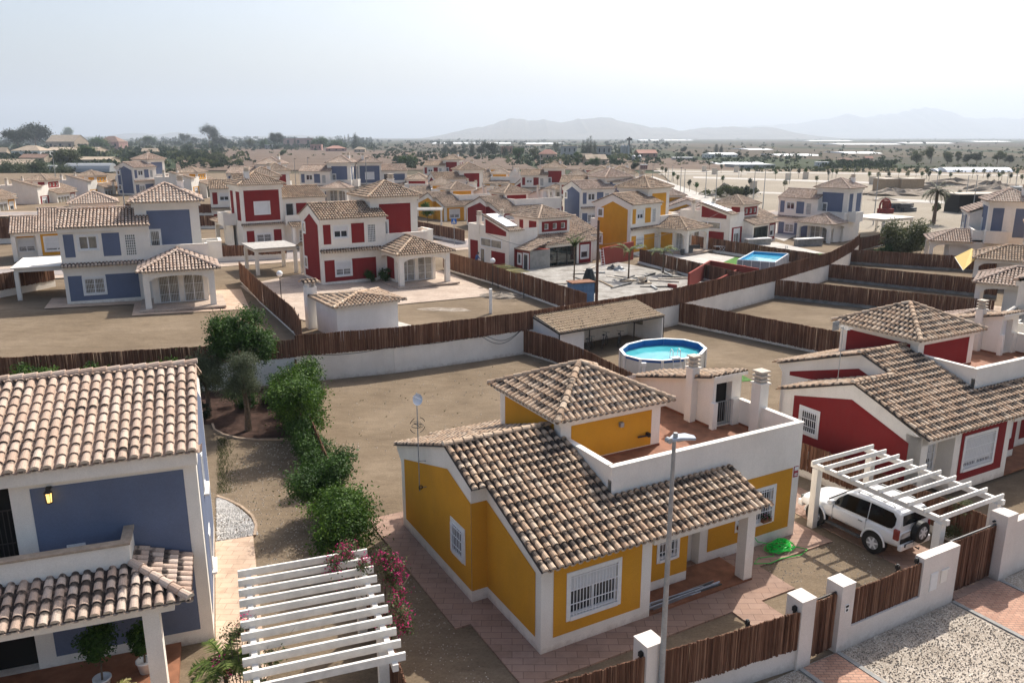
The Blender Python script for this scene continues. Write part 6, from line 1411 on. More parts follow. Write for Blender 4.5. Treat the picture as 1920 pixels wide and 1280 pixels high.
m = M(); m.box(-.11, .11, -.11, .11, 0, 1.9); o = link('concrete_post', m, WHITE2); o.location = GT(920, 588); tag(o, 'short white square post standing alone in the red house yard', 'post')
B1 = fr((-33.4, 58.4), 22.5)
sheet('patio', [(v.x, v.y, terr(v.x, v.y) + .05) for v in (B1(-1.4, 3), B1(-1.4, -1.2), B1(4.6, -1.2), B1(4.6, -5.6), B1(12.6, -5.6), B1(12.6, 3))], STAMPL)
for px, py, lab in ((924, 535, 'white globe garden lamp in the red house yard'), (528, 566, 'white globe garden lamp by the fence of the blue house')):
    q = GT(px, py); gl = thing('globe_lamp', lab, 'garden lamp', q); m = M(); m.cyl(0, 0, 0, 2.05, .035, .035, 8); link('pole', m, IRON, gl)
    m = M(); m.lathe([(0.001, 0)] + [(.24 * math.sin(math.pi * i / 10), .24 - .24 * math.cos(math.pi * i / 10)) for i in range(1, 10)] + [(.001, .48)], 16); o = link('globe', m, WPAINT, gl, smooth=True); o.location.z = 2.0
q = GT(934, 541); q2 = GT(982, 560); cl = thing('clothes_frame', 'dark metal frame with dry reeds on top, in the red house yard', 'frame', q); dx = q2 - q; m = M()
for a in ((0, 0), (dx.x, dx.y)): m.tube([(a[0], a[1], 0), (a[0], a[1], 2.1)], .035, 6)
link('post', m, IRON, cl); rr = random.Random(3); m = M()
for i in range(46): f = rr.random(); c = rr.random(); s = Vector((-dx.y, dx.x)).normalized() * .7; m.add([(dx.x * f - s.x, dx.y * f - s.y, 2.1 + rr.uniform(0, .08)), (dx.x * f + s.x, dx.y * f + s.y, 2.1 + rr.uniform(0, .08)), (dx.x * f + s.x + .05, dx.y * f + s.y, 2.14), (dx.x * f - s.x + .05, dx.y * f - s.y, 2.14)], [(0, 1, 2, 3)], 0, (c, c, c, 1))
link('reed_cover', m, DRYPALM, cl)
def mound(lab, loc, rx, ry, h, mt, seed=1, nm='gravel_mound', cat='mound', group=None, rough=.25):
    rr = random.Random(seed); m = M(); n = 16; rows = 5; P = []
    for j in range(rows + 1):
        t = j / rows
        for k in range(n): a = 2 * math.pi * k / n; w_ = (1 - t) * (1 + rr.uniform(-rough, rough)); P.append((rx * w_ * math.cos(a), ry * w_ * math.sin(a), h * (t ** .8) * (1 + rr.uniform(-rough, rough)) - .03 * (j == 0)))
    m.add(P, [(j * n + k, j * n + (k + 1) % n, (j + 1) * n + (k + 1) % n, (j + 1) * n + k) for j in range(rows) for k in range(n)]); o = link(nm, m, mt); o.location = loc; tag(o, lab, cat, group); return o
GRM = ground_mat('rubble', (.20, .16, .12), (.30, .25, .20), (.40, .35, .29), 1.5, 9, 1)
mound('low mound of gravel beside the fence in the red house yard', GT(938, 556), 2.0, 1.2, .45, GRM, 2)
mound('flat patch of grey gravel in the red house yard', GT(825, 580), 2.4, .7, .08, GRM, 3)
for px, py, s, lab in ((697, 530, .8, 'dark potted bush by the lower red wall, left one'), (722, 530, 1.1, 'dark potted bush in the corner by the porch')):
    q = GT(px, py); leafy('potted_bush', lab, 'potted plant', (q.x, q.y, q.z), .3, .2, .4, 1.1 * s, 5, 1600, .12, CITRUS, int(px), .35, .3, .05)
# pergolas and carports at the back
def flat_carport(label, loc, rz, W, Dp, h, roof=WHITE, slats=False):
    r = thing('carport', label, 'carport', loc, rz); m = M()
    for x in (0, W): m.box(x - .1, x + .1, 0, Dp, h - .3, h)
    m.box(.1, W - .1, 0, .2, h - .3, h - .005); m.box(.1, W - .1, Dp - .2, Dp, h - .3, h - .005); link('beam', m, WHITE, r)
    m = M(); m.box(-.3, W + .3, -.2, Dp + .2, h + .002, h + .09); link('roof', m, roof, r)
    for x in (0, W):
        for y in (.15, Dp - .15): p = M(); p.box(x - .15, x + .15, y - .15, y + .15, -.1, h - .3); link('post', p, WHITE, r)
q = G(38, 564, 2.1); flat_carport('white carport at the left edge, beside the blue house', (q.x, q.y, 2.1), 22.5, 4.4, 5.4, 2.5)
q = G(485, 518, 1.75); flat_carport('flat-topped pergola between the two red houses', (q.x, q.y, 1.75), 31, 3.6, 4.6, 2.5, mat('grey board', (.45, .42, .38), .8, .2, 3))
q = G(1655, 446, .2); flat_carport('white carport roof at the far end of the long brown fence', (q.x, q.y, .2), 30, 6.5, 6.0, 2.6)
q = G(775, 428, 1.2); pergola('white slatted pergola over the street corner, behind the red house tower', (q.x, q.y, 1.2), 5, 4.2, 4, 2.6, 12, [(0, .2), (4.2, .2), (0, 3.8), (4.2, 3.8)])
q = G(802, 418, 1.2); leafy('street_tree', 'small bright tree beside the white pergola at the street corner', 'tree', (q.x, q.y, 1.2), .7, .5, 1.4, 2.8, 6, 2500, .2, LEAF, 81, .6, 1.0, .06)
# pedestrian crossing sign
q = G(852, 462, 1.3); s = thing('crossing_sign', 'square blue pedestrian crossing sign on a post by the street', 'road sign', q, 0); m = M(); m.cyl(0, 0, 0, 3.4, .04, .04, 8); link('pole', m, GREY, s)
m = M(); m.box(-.32, .32, -.06, -.03, 2.75, 3.4); link('sign_board', m, mat('sign blue', (.01, .12, .42), .4, 0), s)
m = M(); m.extr([(-.2, -.062, 2.86), (.2, -.062, 2.86), (0, -.062, 3.3)], (0, -.012, 0)); pc_ = link('sign_triangle', m, WPAINT, s)
m = M(); m.box(-.02, .02, -.09, -.075, 3.12, 3.16); m.extr([(-.02, -.075, 3.1), (.03, -.075, 3.1), (.03, -.075, 2.99), (.09, -.075, 2.89), (.05, -.075, 2.89), (0, -.075, 2.96), (-.05, -.075, 2.89), (-.09, -.075, 2.89), (-.03, -.075, 2.99)], (0, -.012, 0)); link('sign_figure', m, BLACK, s)

# ================================================================== BUILDING SITE
SITEC = ground_mat('site concrete', (.20, .18, .16), (.33, .31, .28), (.46, .44, .41), .8, 6, .3)
sheet('concrete_slab', [(x, y, terr(x, y) + .07) for x, y in ((-2.0, 76.5), (2.6, 68.5), (7.2, 61.4), (13, 62.2), (20.3, 70.5), (15.5, 80.0), (11.2, 86.6), (3.2, 80.8))], SITEC)
q = G(1118, 575, 1.3); up = thing('wooden_pole', 'tall dark wooden pole rising beside the building site, with cables', 'pole', (q.x, q.y, 1.2)); m = M(); m.tube([(0, 0, -.2), (0, 0, 6.9)], [.13, .09], 8); link('pole', m, mat('dark timber', (.13, .07, .045), .9, .3, 6), up)
m = M(); c0 = Vector((0, 0, 6.5)); 
for (tx, ty, tz_) in ((-9, 14, 4.2),): 
    m.tube([tuple(c0.lerp(Vector((tx, ty, tz_)), i / 10) - Vector((0, 0, 1.4 * math.sin(math.pi * i / 10)))) for i in range(11)], .02, 4)
m.tube([tuple(Vector((0, 0, 5.0)).lerp(Vector((16, 22, 6.0)), i / 10) - Vector((0, 0, .8 * math.sin(math.pi * i / 10)))) for i in range(11)], .015, 4); link('cable', m, BLACK, up)
q = G(1110, 566, 1.4); bx = thing('utility_hut', 'small blue box hut with a rusty lid at the corner of the building site', 'hut', (q.x - 1.6, q.y - .4, 1.2), 20); m = M(); m.box(0, 1.9, 0, 1.1, 0, 1.75); link('wall', m, mat('faded blue paint', (.10, .19, .33), .8, .2, 4), bx); m = M(); m.box(-.08, 1.98, -.08, 1.18, 1.752, 1.83); link('lid', m, mat('rusty lid', (.28, .13, .07), .9, .3, 3), bx)
q = GT(1104, 548); m = M(); m.lathe([(.85, 0), (.8, .5), (.55, 1.3), (.35, 1.9), (.25, 2.1), (0, 2.12)], 9); o = link('covered_pile', m, mat('black tarpaulin', (.025, .03, .028), .5, .3, 3, .8, 6)); o.location = q; tag(o, 'pointed pile under a black tarpaulin beside the wooden pole', 'covered pile')
palm('thin_palm', 'thin young palm with a tall narrow crown before the glass front', GT(1076, 530), 3.3, 12, 1.5, .3, PALML, 91, .06, (1.1, 1.5), .9, 'young palms on the building site', wid=.07)
palm('thin_palm', 'young palm with drooping yellow-green leaves in the middle of the building site', GT(1178, 524), 2.6, 11, 2.1, .35, PALML, 92, .07, (.6, 1.4), 1.7, 'young palms on the building site', wid=.07)
palm('thin_palm', 'wide-crowned young palm at the right of the building site, by the dark kerb', GT(1243, 513), 2.2, 11, 1.7, .35, PALML, 93, .07, (.5, 1.3), 1.8, 'young palms on the building site', wid=.07)
def brickwall(lab, pts, z, h, th=.18):
    r = M()
    for a, b in zip(pts, pts[1:]): beam2(r, a, b, z, z + h, z, z + h, th)
    o = link('brick_wall', r, BRICKR); tag(o, lab, 'wall', 'low red block walls of the building site'); return o
brickwall('long low red block wall in front of the rectangular pool', [xy(G(1290, 545, .9)), xy(G(1330, 518, .9)), xy(G(1420, 535, .9))], .8, 1.7)
brickwall('red block wall with a white hatch at the corner of the building site', [xy(G(1287, 560, 1)), xy(G(1345, 548, .9)), xy(G(1395, 520, .9))], .8, 1.3)
brickwall('small red block stub beside the white slab edge', [xy(G(1252, 541, 1)), xy(G(1268, 543, 1))], .95, .5)
brickwall('red block wall of the unfinished porch beside the house, with a white top', [xy(G(1128, 500, 1)), xy(G(1186, 486, 1))], .9, 2.1)
m = M(); 
HX = fr((3.8, 95.5), 216.4)
ax = thing('brick_annex', 'unfinished red brick annex with a small tiled roof and white door', 'annex', HX(8.35, 9.27, .8), 216.4)
m = M(); m.box(0, 2.6, 0, 2.2, 0, 2.4); link('wall', m, BRICKR, ax); m = M(); m.box(0, 2.6, 2.203, 2.26, 0, 2.38); link('rendered_wall', m, mat('raw cement render', (.30, .29, .27), .9, .2, 2), ax)
r = M(); slope_tiles(r, (2.8, -.1, 2.4), (2.8, 2.5, 2.4), .3, (-1, 0), [(0, 0), (2.6, 0), (2.6, 2.7), (0, 2.7)]); r.poly([(2.75, -.05, 2.38), (2.75, 2.45, 2.38), (.05, 2.45, 3.19), (.05, -.05, 3.19)], 1); link('roof', r, [T_FAR, MORTAR], ax)
window(ax, plane(2.6, 0, 0, '+x'), 1.2, 1.95, .1, 2.0, flat=True, leaves=1, name='door'); window(ax, plane(2.6, 0, 0, '+x'), .25, .75, .9, 1.9, flat=True, leaves=1)
rr = random.Random(17); dm = [GREYD, mat('plank', (.34, .25, .16), .85, .3, 4), BLACK, MORTAR, GREY]
for i in range(26):
    px, py = rr.uniform(1040, 1280), rr.uniform(505, 545); q = G(px, py, 1.2); L_ = rr.uniform(1.0, 3.6); a = rr.uniform(0, 3.1); m = M(); m.box(-L_ / 2, L_ / 2, -.08, .08, 0, rr.uniform(.05, .14)); k = i % 5
    o = link(['metal_beam', 'plank', 'plastic_pipe', 'plank', 'metal_beam'][k], m, dm[k]); o.location = (q.x, q.y, terr(q.x, q.y) + .08); o.rotation_euler.z = a
    tag(o, ['dark steel beam', 'wooden plank', 'black plastic pipe', 'pale board', 'grey steel beam'][k] + ' lying on the pale slab of the building site', 'building material', 'beams and planks lying on the building site slab')
for i, (px, py, lab) in enumerate(((1148, 506, 'left heap of dark bags near the dark door'), (1160, 508, 'right heap of grey bags beside the ladder'), (1205, 530, 'small heap beside the wheelbarrow'), (1260, 515, 'heap of rubble by the dark kerb'))):
    mound(lab, GT(px, py), .8, .6, .5, [GREYD, GREY, MORTAR, GRM][i], 60 + i, 'rubble_heap', 'heap', 'heaps on the building site', .4)
wb = thing('wheelbarrow', 'grey wheelbarrow tray on the building site slab', 'wheelbarrow', GT(1203, 532), 30); m = M(); m.lathe([(0, .35), (.2, .36), (.42, .62), (.44, .63), (.22, .33), (0, .32)], 10); link('tray', m, MORTAR, wb)
m = M(); m.tube([(.5, -.06, .16), (.5, .06, .16)], .16, 12); link('wheel', m, BLACK, wb); m = M(); m.tube([(.5, 0, .16), (-.3, .2, .4), (-.9, .3, .55)], .02, 5); m.tube([(.5, 0, .16), (-.3, -.2, .4), (-.9, -.3, .55)], .02, 5); m.tube([(-.25, .2, .36), (-.35, .2, 0)], .02, 5); m.tube([(-.25, -.2, .36), (-.35, -.2, 0)], .02, 5); link('handle', m, GREY, wb)
q = GT(1132, 503); ld = thing('ladder', 'aluminium ladder leaning on the red porch wall', 'ladder', q, 30); m = M()
for s_ in (-.2, .2): m.tube([(s_, 0, 0), (s_, .5, 2.0)], .025, 5)
for i in range(7): m.tube([(-.2, .07 * i + .05, .2 + .26 * i), (.2, .07 * i + .05, .2 + .26 * i)], .018, 4)
link('ladder_frame', m, ALU, ld)
# the person working behind the fence
def person(loc, rz):
    root = thing('person', 'person in a blue shirt bending over work behind the brown fence, by the red panels', 'person', loc, rz)
    V_ = [(0, 0, .95), (0, .04, 1.15), (0, .12, 1.38), (0, .18, 1.50), (0, .25, 1.60), (0, .27, 1.70), (.19, .14, 1.42), (.26, .26, 1.18), (.20, .50, 1.12), (-.19, .14, 1.42), (-.26, .26, 1.18), (-.20, .50, 1.12), (.1, 0, .9), (.11, .06, .5), (.11, 0, .08), (.11, .14, .04), (-.1, 0, .9), (-.11, .06, .5), (-.11, 0, .08), (-.11, .14, .04)]
    E_ = [(0, 1), (1, 2), (2, 3), (3, 4), (4, 5), (2, 6), (6, 7), (7, 8), (2, 9), (9, 10), (10, 11), (0, 12), (12, 13), (13, 14), (14, 15), (0, 16), (16, 17), (17, 18), (18, 19)]
    Rr = [.15, .14, .15, .07, .095, .09, .07, .05, .035, .07, .05, .035, .10, .07, .05, .04, .10, .07, .05, .04]
    me = bpy.data.meshes.new('body'); me.from_pydata(V_, E_, []); o = bpy.data.objects.new('body', me); col.objects.link(o); o.parent = root
    sk = o.modifiers.new('skin', 'SKIN'); 
    me.skin_vertices.new() if not me.skin_vertices else None
    for i, d in enumerate(me.skin_vertices[0].data): d.radius = (Rr[i], Rr[i]); d.use_root = (i == 0)
    s_ = o.modifiers.new('sub', 'SUBSURF'); s_.levels = 2; s_.render_levels = 2
    mt, n, L, b = newmat('clothes and skin', .85, .2); tc = n.new('ShaderNodeTexCoord'); sp = n.new('ShaderNodeSeparateXYZ'); L.new(tc.outputs['Object'], sp.inputs[0])
    f1 = mth(n, L, 'GREATER_THAN', sp.outputs[2], 1.53); f2 = mth(n, L, 'GREATER_THAN', sp.outputs[1], .33); f3 = mth(n, L, 'GREATER_THAN', sp.outputs[2], .93)
    c = mixer(n, L, f3, (.03, .03, .04), (.05, .10, .22)); c = mixer(n, L, f2, c, (.35, .2, .13)); c = mixer(n, L, f1, c, (.38, .22, .15)); L.new(c, b.inputs['Base Color']); me.materials.append(mt)
    m = M(); m.lathe([(0.001, .2), (.06, .185), (.105, .11), (.11, .03), (.09, -.04)], 14); h = link('hair', m, BLACK, root, smooth=True); h.location = (0, .245, 1.62)
    fm = M()
    for s in (-.035, .035): fm.box(s - .012, s + .012, .355, .365, 1.645, 1.66)
    fm.box(-.025, .025, .355, .364, 1.585, 1.595); link('face', fm, BLACK, root)
q = G(896, 545, 1.5); person((-3.6, 78.6, 1.45), -60)
# things on the garden terraces to the right
for px, py, lab, w_, h_ in ((1420, 462, 'stone garden counter behind the far fences', 3.6, 1.0), (1335 + 180, 462, 'dark stone barbecue wall by the end of the long fence', 4.0, 1.0)):
    q = G(px, py, .3); o = thing('garden_counter', lab, 'counter', (q.x, q.y, .3), 20); m = M(); m.box(-w_ / 2, w_ / 2, -.4, .4, 0, h_); link('base', m, STONE, o); m = M(); m.box(-w_ / 2 - .1, w_ / 2 + .1, -.5, .5, h_, h_ + .1); link('top', m, WHITE2, o)
rc = G(1300, 413, .9)
dr = thing('drying_rack', 'white folding clothes rack on the pale patio of the yellow house', 'clothes rack', G(1356, 478, .6), 20); m = M()
for a, b in (((-.6, 0, 0), (.3, 0, 1.0)), ((.6, 0, 0), (-.3, 0, 1.0)), ((-.6, .6, 0), (.3, .6, 1.0)), ((.6, .6, 0), (-.3, .6, 1.0)), ((-1, 0, 1.05), (1, 0, 1.0)), ((-1, .6, 1.05), (1, .6, 1.0))): m.tube([a, b], .02, 5)
for i in range(7): m.tube([(-1 + i * .33, 0, 1.03), (-1 + i * .33, .6, 1.03)], .012, 4)
link('rack_frame', m, ALU, dr)
for i, (px, py) in enumerate(((1289, 482), (1303, 474))):
    bn = thing('garden_bench', ['dark wooden bench on the patio beside the porch pillar', 'dark wooden bench behind another bench on the porch patio'][i], 'bench', G(px, py, .6), 25); m = M(); m.box(-.9, .9, -.25, .25, .42, .47); link('seat', m, GREYD, bn); m = M(); m.box(-.9, .9, .2, .25, .5, .95); link('backrest', m, GREYD, bn)
    for x in (-.8, .8): p = M(); p.box(x - .04, x + .04, -.22, .22, 0, .42); link('leg', p, GREYD, bn)
aw = thing('awning', 'yellow fabric awning hanging from the porch at the right', 'awning', G(1836, 500, 2.0), 40); q = aw.location; d0 = G(1790, 483, 2.0) - q
m = M(); a0, a1, b0, b1 = G(1822, 466, 3.0), G(1790, 482, 1.9), G(1838, 477, 2.7), G(1806, 507, 1.5)
aw.location = (0, 0, 0); aw.rotation_euler = (0, 0, 0); m.extr([tuple(a0), tuple(b0), tuple(b1), tuple(a1)], (.02, .02, .03)); link('fabric', m, mat('yellow awning fabric', (.70, .50, .16), .8, .08, 4), aw); m = M(); m.tube([tuple(a1), tuple(b1)], .03, 5); link('front_bar', m, WPAINT, aw)
q = G(1702, 473, .2); leafy('shrub', 'large green shrub at the white gate before the right-hand blue house', 'shrub', (q.x, q.y, .1), 2.6, 1.6, 1.0, 3.2, 16, 9000, .3, DRYL, 101, 1.2, .8, .1)
for i in range(6):
    q = G(1655 + i * 13, 475 - i * 2.5, .2); leafy('shrub', ['leftmost', 'second', 'third', 'fourth', 'fifth', 'rightmost'][i] + ' green plant in the bed below the dark rising fence', 'shrub', (q.x, q.y, .1), .8, .5, .3, .9, 4, 1200, .22, CITRUS, 110 + i, .6, .3, .05, 'green plants below the rising fence')

# ================================================================== WASTELAND, LAMPS AND YOUNG TREES
def street_pole(i, px, py, top):
    q = G(px, py, .3); h = (py - top) / FPX * q.y * 1.0
    return q, max(5, h)
LP = [(1222, 372, 312), (1274, 383, 317), (1282, 372, 320), (1322, 372, 322), (1340, 398, 322), (1252, 345, 318), (1412, 376, 322), (1430, 392, 321), (1637, 422, 330), (1552, 352, 330), (1480, 345, 320), (1823, 400, 331), (1811, 371, 331), (1385, 334, 318), (1755, 356, 330), (1886, 358, 330), (1903, 358, 331), (1198, 345, 308), (1260, 340, 315), (1600, 345, 326)]
first = None
ORD = ['first', 'second', 'third', 'fourth', 'fifth', 'sixth', 'seventh', 'eighth', 'ninth', 'tenth', 'eleventh', 'twelfth', 'thirteenth', 'fourteenth', 'fifteenth', 'sixteenth', 'seventeenth', 'eighteenth', 'nineteenth', 'twentieth', 'twenty-first', 'twenty-second', 'twenty-third', 'twenty-fourth', 'twenty-fifth', 'twenty-sixth', 'twenty-seventh', 'twenty-eighth', 'twenty-ninth', 'thirtieth', 'thirty-first', 'thirty-second', 'thirty-third', 'thirty-fourth', 'thirty-fifth', 'thirty-sixth', 'thirty-seventh', 'thirty-eighth', 'thirty-ninth', 'fortieth', 'forty-first', 'forty-second', 'forty-third', 'forty-fourth']
def lampproto():
    r = thing('street_lamp', 'x', 'street lamp'); m = M(); m.tube([(0, 0, 0), (0, 0, 8)], [.10, .06], 6); link('pole', m, GREY, r); m = M(); m.box(-.1, .55, -.12, .12, 7.95, 8.06); link('lamp_head', m, GREYD, r); return r
lp_ = lampproto()
for i, (px, py, top) in enumerate(sorted(LP)):
    q, h = street_pole(i, px, py, top); o = lp_ if i == 0 else copy_tree(lp_); o.location = q; o.scale = (1, 1, h / 8); o.rotation_euler.z = R(40 * (i % 3)); o['label'] = 'thin street lamp on the pale ground, %s counted from the left' % ORD[i]; o['group'] = 'thin street lamps on the pale ground'
for i, (px, py, top, lab) in enumerate(((107, 352, 232 + 60, 'thin pole over the far-left red roofs'), (690, 400, 300, 'thin lamp pole before the blue houses, left of the centre'), (806, 330, 282, 'thin pole by the orchard'), (1013, 345, 292, 'thin pole beside the white terrace wall'), (236, 405, 318, 'thin pole in front of the slate blue gable'), (555, 350, 300, 'thin pole before the small pale blue house'), (580, 352, 298, 'thin pole between the pale blue houses'), (640, 352, 296, 'thin pole before the blue tower'), (430, 272, 262, 'tiny pole on the ploughed field'))):
    z = terr(*xy(G(px, py, 1))); q = G(px, py, z); h = (py - top) / FPX * q.y; o = copy_tree(lp_); o.location = q; o.scale = (1, 1, max(4, h) / 8); o['label'] = lab; o['group'] = 'thin poles among the roofs'
def stree_proto(seed, leaf, lean):
    r = tree('street_tree', 'x', 'tree', (0, 0, 0), [(0, 0, 2.6, .55, 1.5), (lean, .2, 2.9, .45), (-.2, -.1, 2.35, .4)], 260, .32, leaf, .05, 2.2, seed, None, limbs=False); return r
STP = [stree_proto(200, DRYL, .1), stree_proto(201, DARKL, -.15), stree_proto(202, CITRUS, .2)]
STL = [(1241, 329), (1248, 333), (1263, 341), (1270, 348), (1292, 360), (1305, 365), (1354, 350), (1405, 357), (1330, 318), (1352, 325), (1389, 332), (1454, 337), (1497, 335), (1509, 334), (1552, 338), (1560, 334), (1567, 336), (1629, 341), (1646, 342), (1665, 342), (1684, 334), (1700, 341), (1717, 335), (1728, 340), (1737, 335), (1741, 341), (1760, 339), (1781, 342), (1823, 334), (1843, 334), (1851, 345), (1872, 343), (1878, 338), (1893, 345), (1905, 336), (1914, 347), (1530, 350), (1471, 360), (1797, 384), (1595, 352)]
for i, (px, py) in enumerate(sorted(STL)):
    q = G(px, py, .3); p = STP[i % 3]; o = p if i < 3 else copy_tree(p); s = .75 + .0019 * q.y * .5; o.location = q; o.scale = (s, s, s); o.rotation_euler.z = i * 1.3
    o['label'] = 'thin young tree on the pale wasteland, %s counted from the left' % ORD[i]; o['group'] = 'thin young trees on the pale wasteland'
# big palm, earth heaps, machines and sheds on the wasteland
palm('date_palm', 'tall palm standing alone on the pale ground at right', G(1750, 420, .3), 5.4, 34, 3.0, .7, DRYL, 301, .26, (-.5, 1.4), 1.5, wid=.10)
q = G(1747, 412, .3); leafy('palm_offshoot', 'low palm offshoot half way up the tall palm trunk', 'palm', (q.x + .4, q.y, 0), .4, .4, 2.0, 2.9, 4, 700, .4, DRYL, 302, .5, .5, .1)
for i, (px, py, rx, h, lab) in enumerate(((1357, 366, 6, 2.4, 'long bank of white boulders and dry shrubs, left part'), (1378, 369, 6, 2.0, 'bank of boulders and dry shrubs, right part'), (1672, 366, 9, 1.8, 'low earth mound before the two tan sheds'), (1790, 351, 22, 2.2, 'wide low mound of earth in the far right wasteland'), (1735, 365, 10, 1.6, 'heap of rubble and pallets right of the tan sheds'), (1860, 358, 9, 2.6, 'dark heap of earth above the right blue roof'), (1655, 409, 3.5, .7, 'small dark heap of earth left of the palm'), (1660, 376, 4, .6, 'little heap beside the earth mound'))):
    mound(lab, G(px, py, .3), rx, rx * .5, h, GRM if i not in (0, 1) else ground_mat('boulders', (.16, .15, .10), (.34, .30, .25), (.60, .57, .52), 1.1, 3, 1), 310 + i, 'earth_mound' if i > 1 else 'boulder_bank', 'mound', 'mounds on the wasteland', .35)
for i, (px, lab) in enumerate(((1340, 'left dry shrub on the boulder bank'), (1358, 'middle dry shrub on the boulder bank'), (1378, 'third dry shrub on the boulder bank'), (1392, 'rightmost dark shrub on the boulder bank'))):
    q = G(px, 370, .3); leafy('dry_shrub', lab, 'shrub', (q.x, q.y - 2, .8), 2.4, 1, .6, 1.8, 8, 900, .45, DRYL if i < 3 else DARKL, 330 + i, .8, .3, .05, 'dry shrubs on the boulder bank')
TAN = mat('tan block wall', (.36, .27, .18), .9, .15, 2)
for i, (px, w_, lab) in enumerate(((1668, 7, 'left one of the two tan flat-roofed sheds'), (1698, 7, 'right one of the two tan flat-roofed sheds'))):
    q = G(px, 358, .3); r = thing('block_shed', lab, 'shed', q, 12, 'tan sheds on the wasteland'); m = M(); m.box(-w_ / 2, w_ / 2, -2.5, 2.5, 0, 3.2); link('wall', m, TAN, r); m = M(); m.box(-w_ / 2 - .1, w_ / 2 + .1, -2.6, 2.6, 3.2, 3.35); link('roof', m, MORTAR, r)
q = G(1835, 397, .3); r = thing('open_shed', 'dark open shed with a pale flat roof above the right-hand roofs', 'shed', q, 8); m = M(); m.box(-6, 6, 1.8, 2, 0, 3.4); m.box(-6, -5.8, -2, 1.8, 0, 3.4); m.box(5.8, 6, -2, 1.8, 0, 3.4); link('wall', m, DARK, r); m = M(); m.box(-6.3, 6.3, -2.3, 2.3, 3.4, 3.6); link('roof', m, MORTAR, r)
q = G(1658, 400, .3); r = thing('rusty_machine', 'rusty red machine with a big ring on the pale ground', 'machine', q, 20); m = M(); m.tube([(1.3 * math.cos(2 * math.pi * i / 16), 0, 1.4 + 1.3 * math.sin(2 * math.pi * i / 16)) for i in range(17)], .18, 6); rm = mat('rust red', (.25, .04, .03), .8, .3, 3); link('ring', m, rm, r); m = M(); m.box(-1.0, 1.4, -.9, .9, 0, .9); m.box(-.3, .5, -.5, .5, .9, 2.4); link('machine_body', m, rm, r, bevel=.08)
for i, (px, lab) in enumerate(((1673, 'left stack of dark blue machine parts beside the rusty machine'), (1685, 'middle stack of dark machine parts on the pale ground'), (1697, 'right stack of dark machine parts on the pale ground'))):
    q = G(px, 397, .3); r = thing('scrap_stack', lab, 'scrap', q, 10 * i, 'stacks of dark machine parts'); rr = random.Random(i)
    m = M()
    for k in range(4): x = rr.uniform(-.5, .5); m.box(x - 1.6, x + 1.6, -.8, .8, k * .42 + .02, k * .42 + .36)
    link('crate', m, mat('dark blue steel', (.04, .06, .09), .6, .3, 2) if i == 0 else GREYD, r)
for i, (px, py) in enumerate(((1320, 322), (1339, 327), (1412, 356), (1380, 323), (1477, 338), (1510, 336), (1635, 346), (1664, 345))):
    q = G(px, py, .3); o = M(); o.box(-.9, .9, -.3, .3, 0, 2.4); o = link('utility_cabinet', o, MORTAR); o.location = q; tag(o, 'grey utility cabinet on the wasteland, %s counted from the left' % ORD[i], 'cabinet', 'utility cabinets on the wasteland')

# ================================================================== FAR BELT: TREES, FARM BUILDINGS, GREENHOUSES
def far_tree(label, px, base, wpx, hpx, leaf, kind='round', seed=1, group='trees of the far belt'):
    q = G(px, base, .1); d = q.y; W = wpx / FPX * d; Hh = hpx / FPX * d; rr = random.Random(seed)
    if kind == 'cypress': bl = [(0, 0, Hh * f, W * .5 * (1.05 - f * .75), 1.6) for f in (.15, .3, .45, .6, .75, .9)]
    elif kind == 'pine': bl = [(rr.uniform(-.36, .36) * W, rr.uniform(-.2, .2) * W, Hh * rr.uniform(.5, .86), W * rr.uniform(.14, .24), .8) for _ in range(12)]
    else: bl = [(rr.uniform(-.32, .32) * W, rr.uniform(-.2, .2) * W, Hh * rr.uniform(.3, .82), W * rr.uniform(.16, .26), 1) for _ in range(9)]
    return tree('cypress' if kind == 'cypress' else ('pine_tree' if kind == 'pine' else 'broadleaf_tree'), label, 'tree', q, bl, 3200, max(.35, W * .06), leaf, W * .025, Hh * .35, seed, group, shell=.35, limbs=kind != 'cypress')
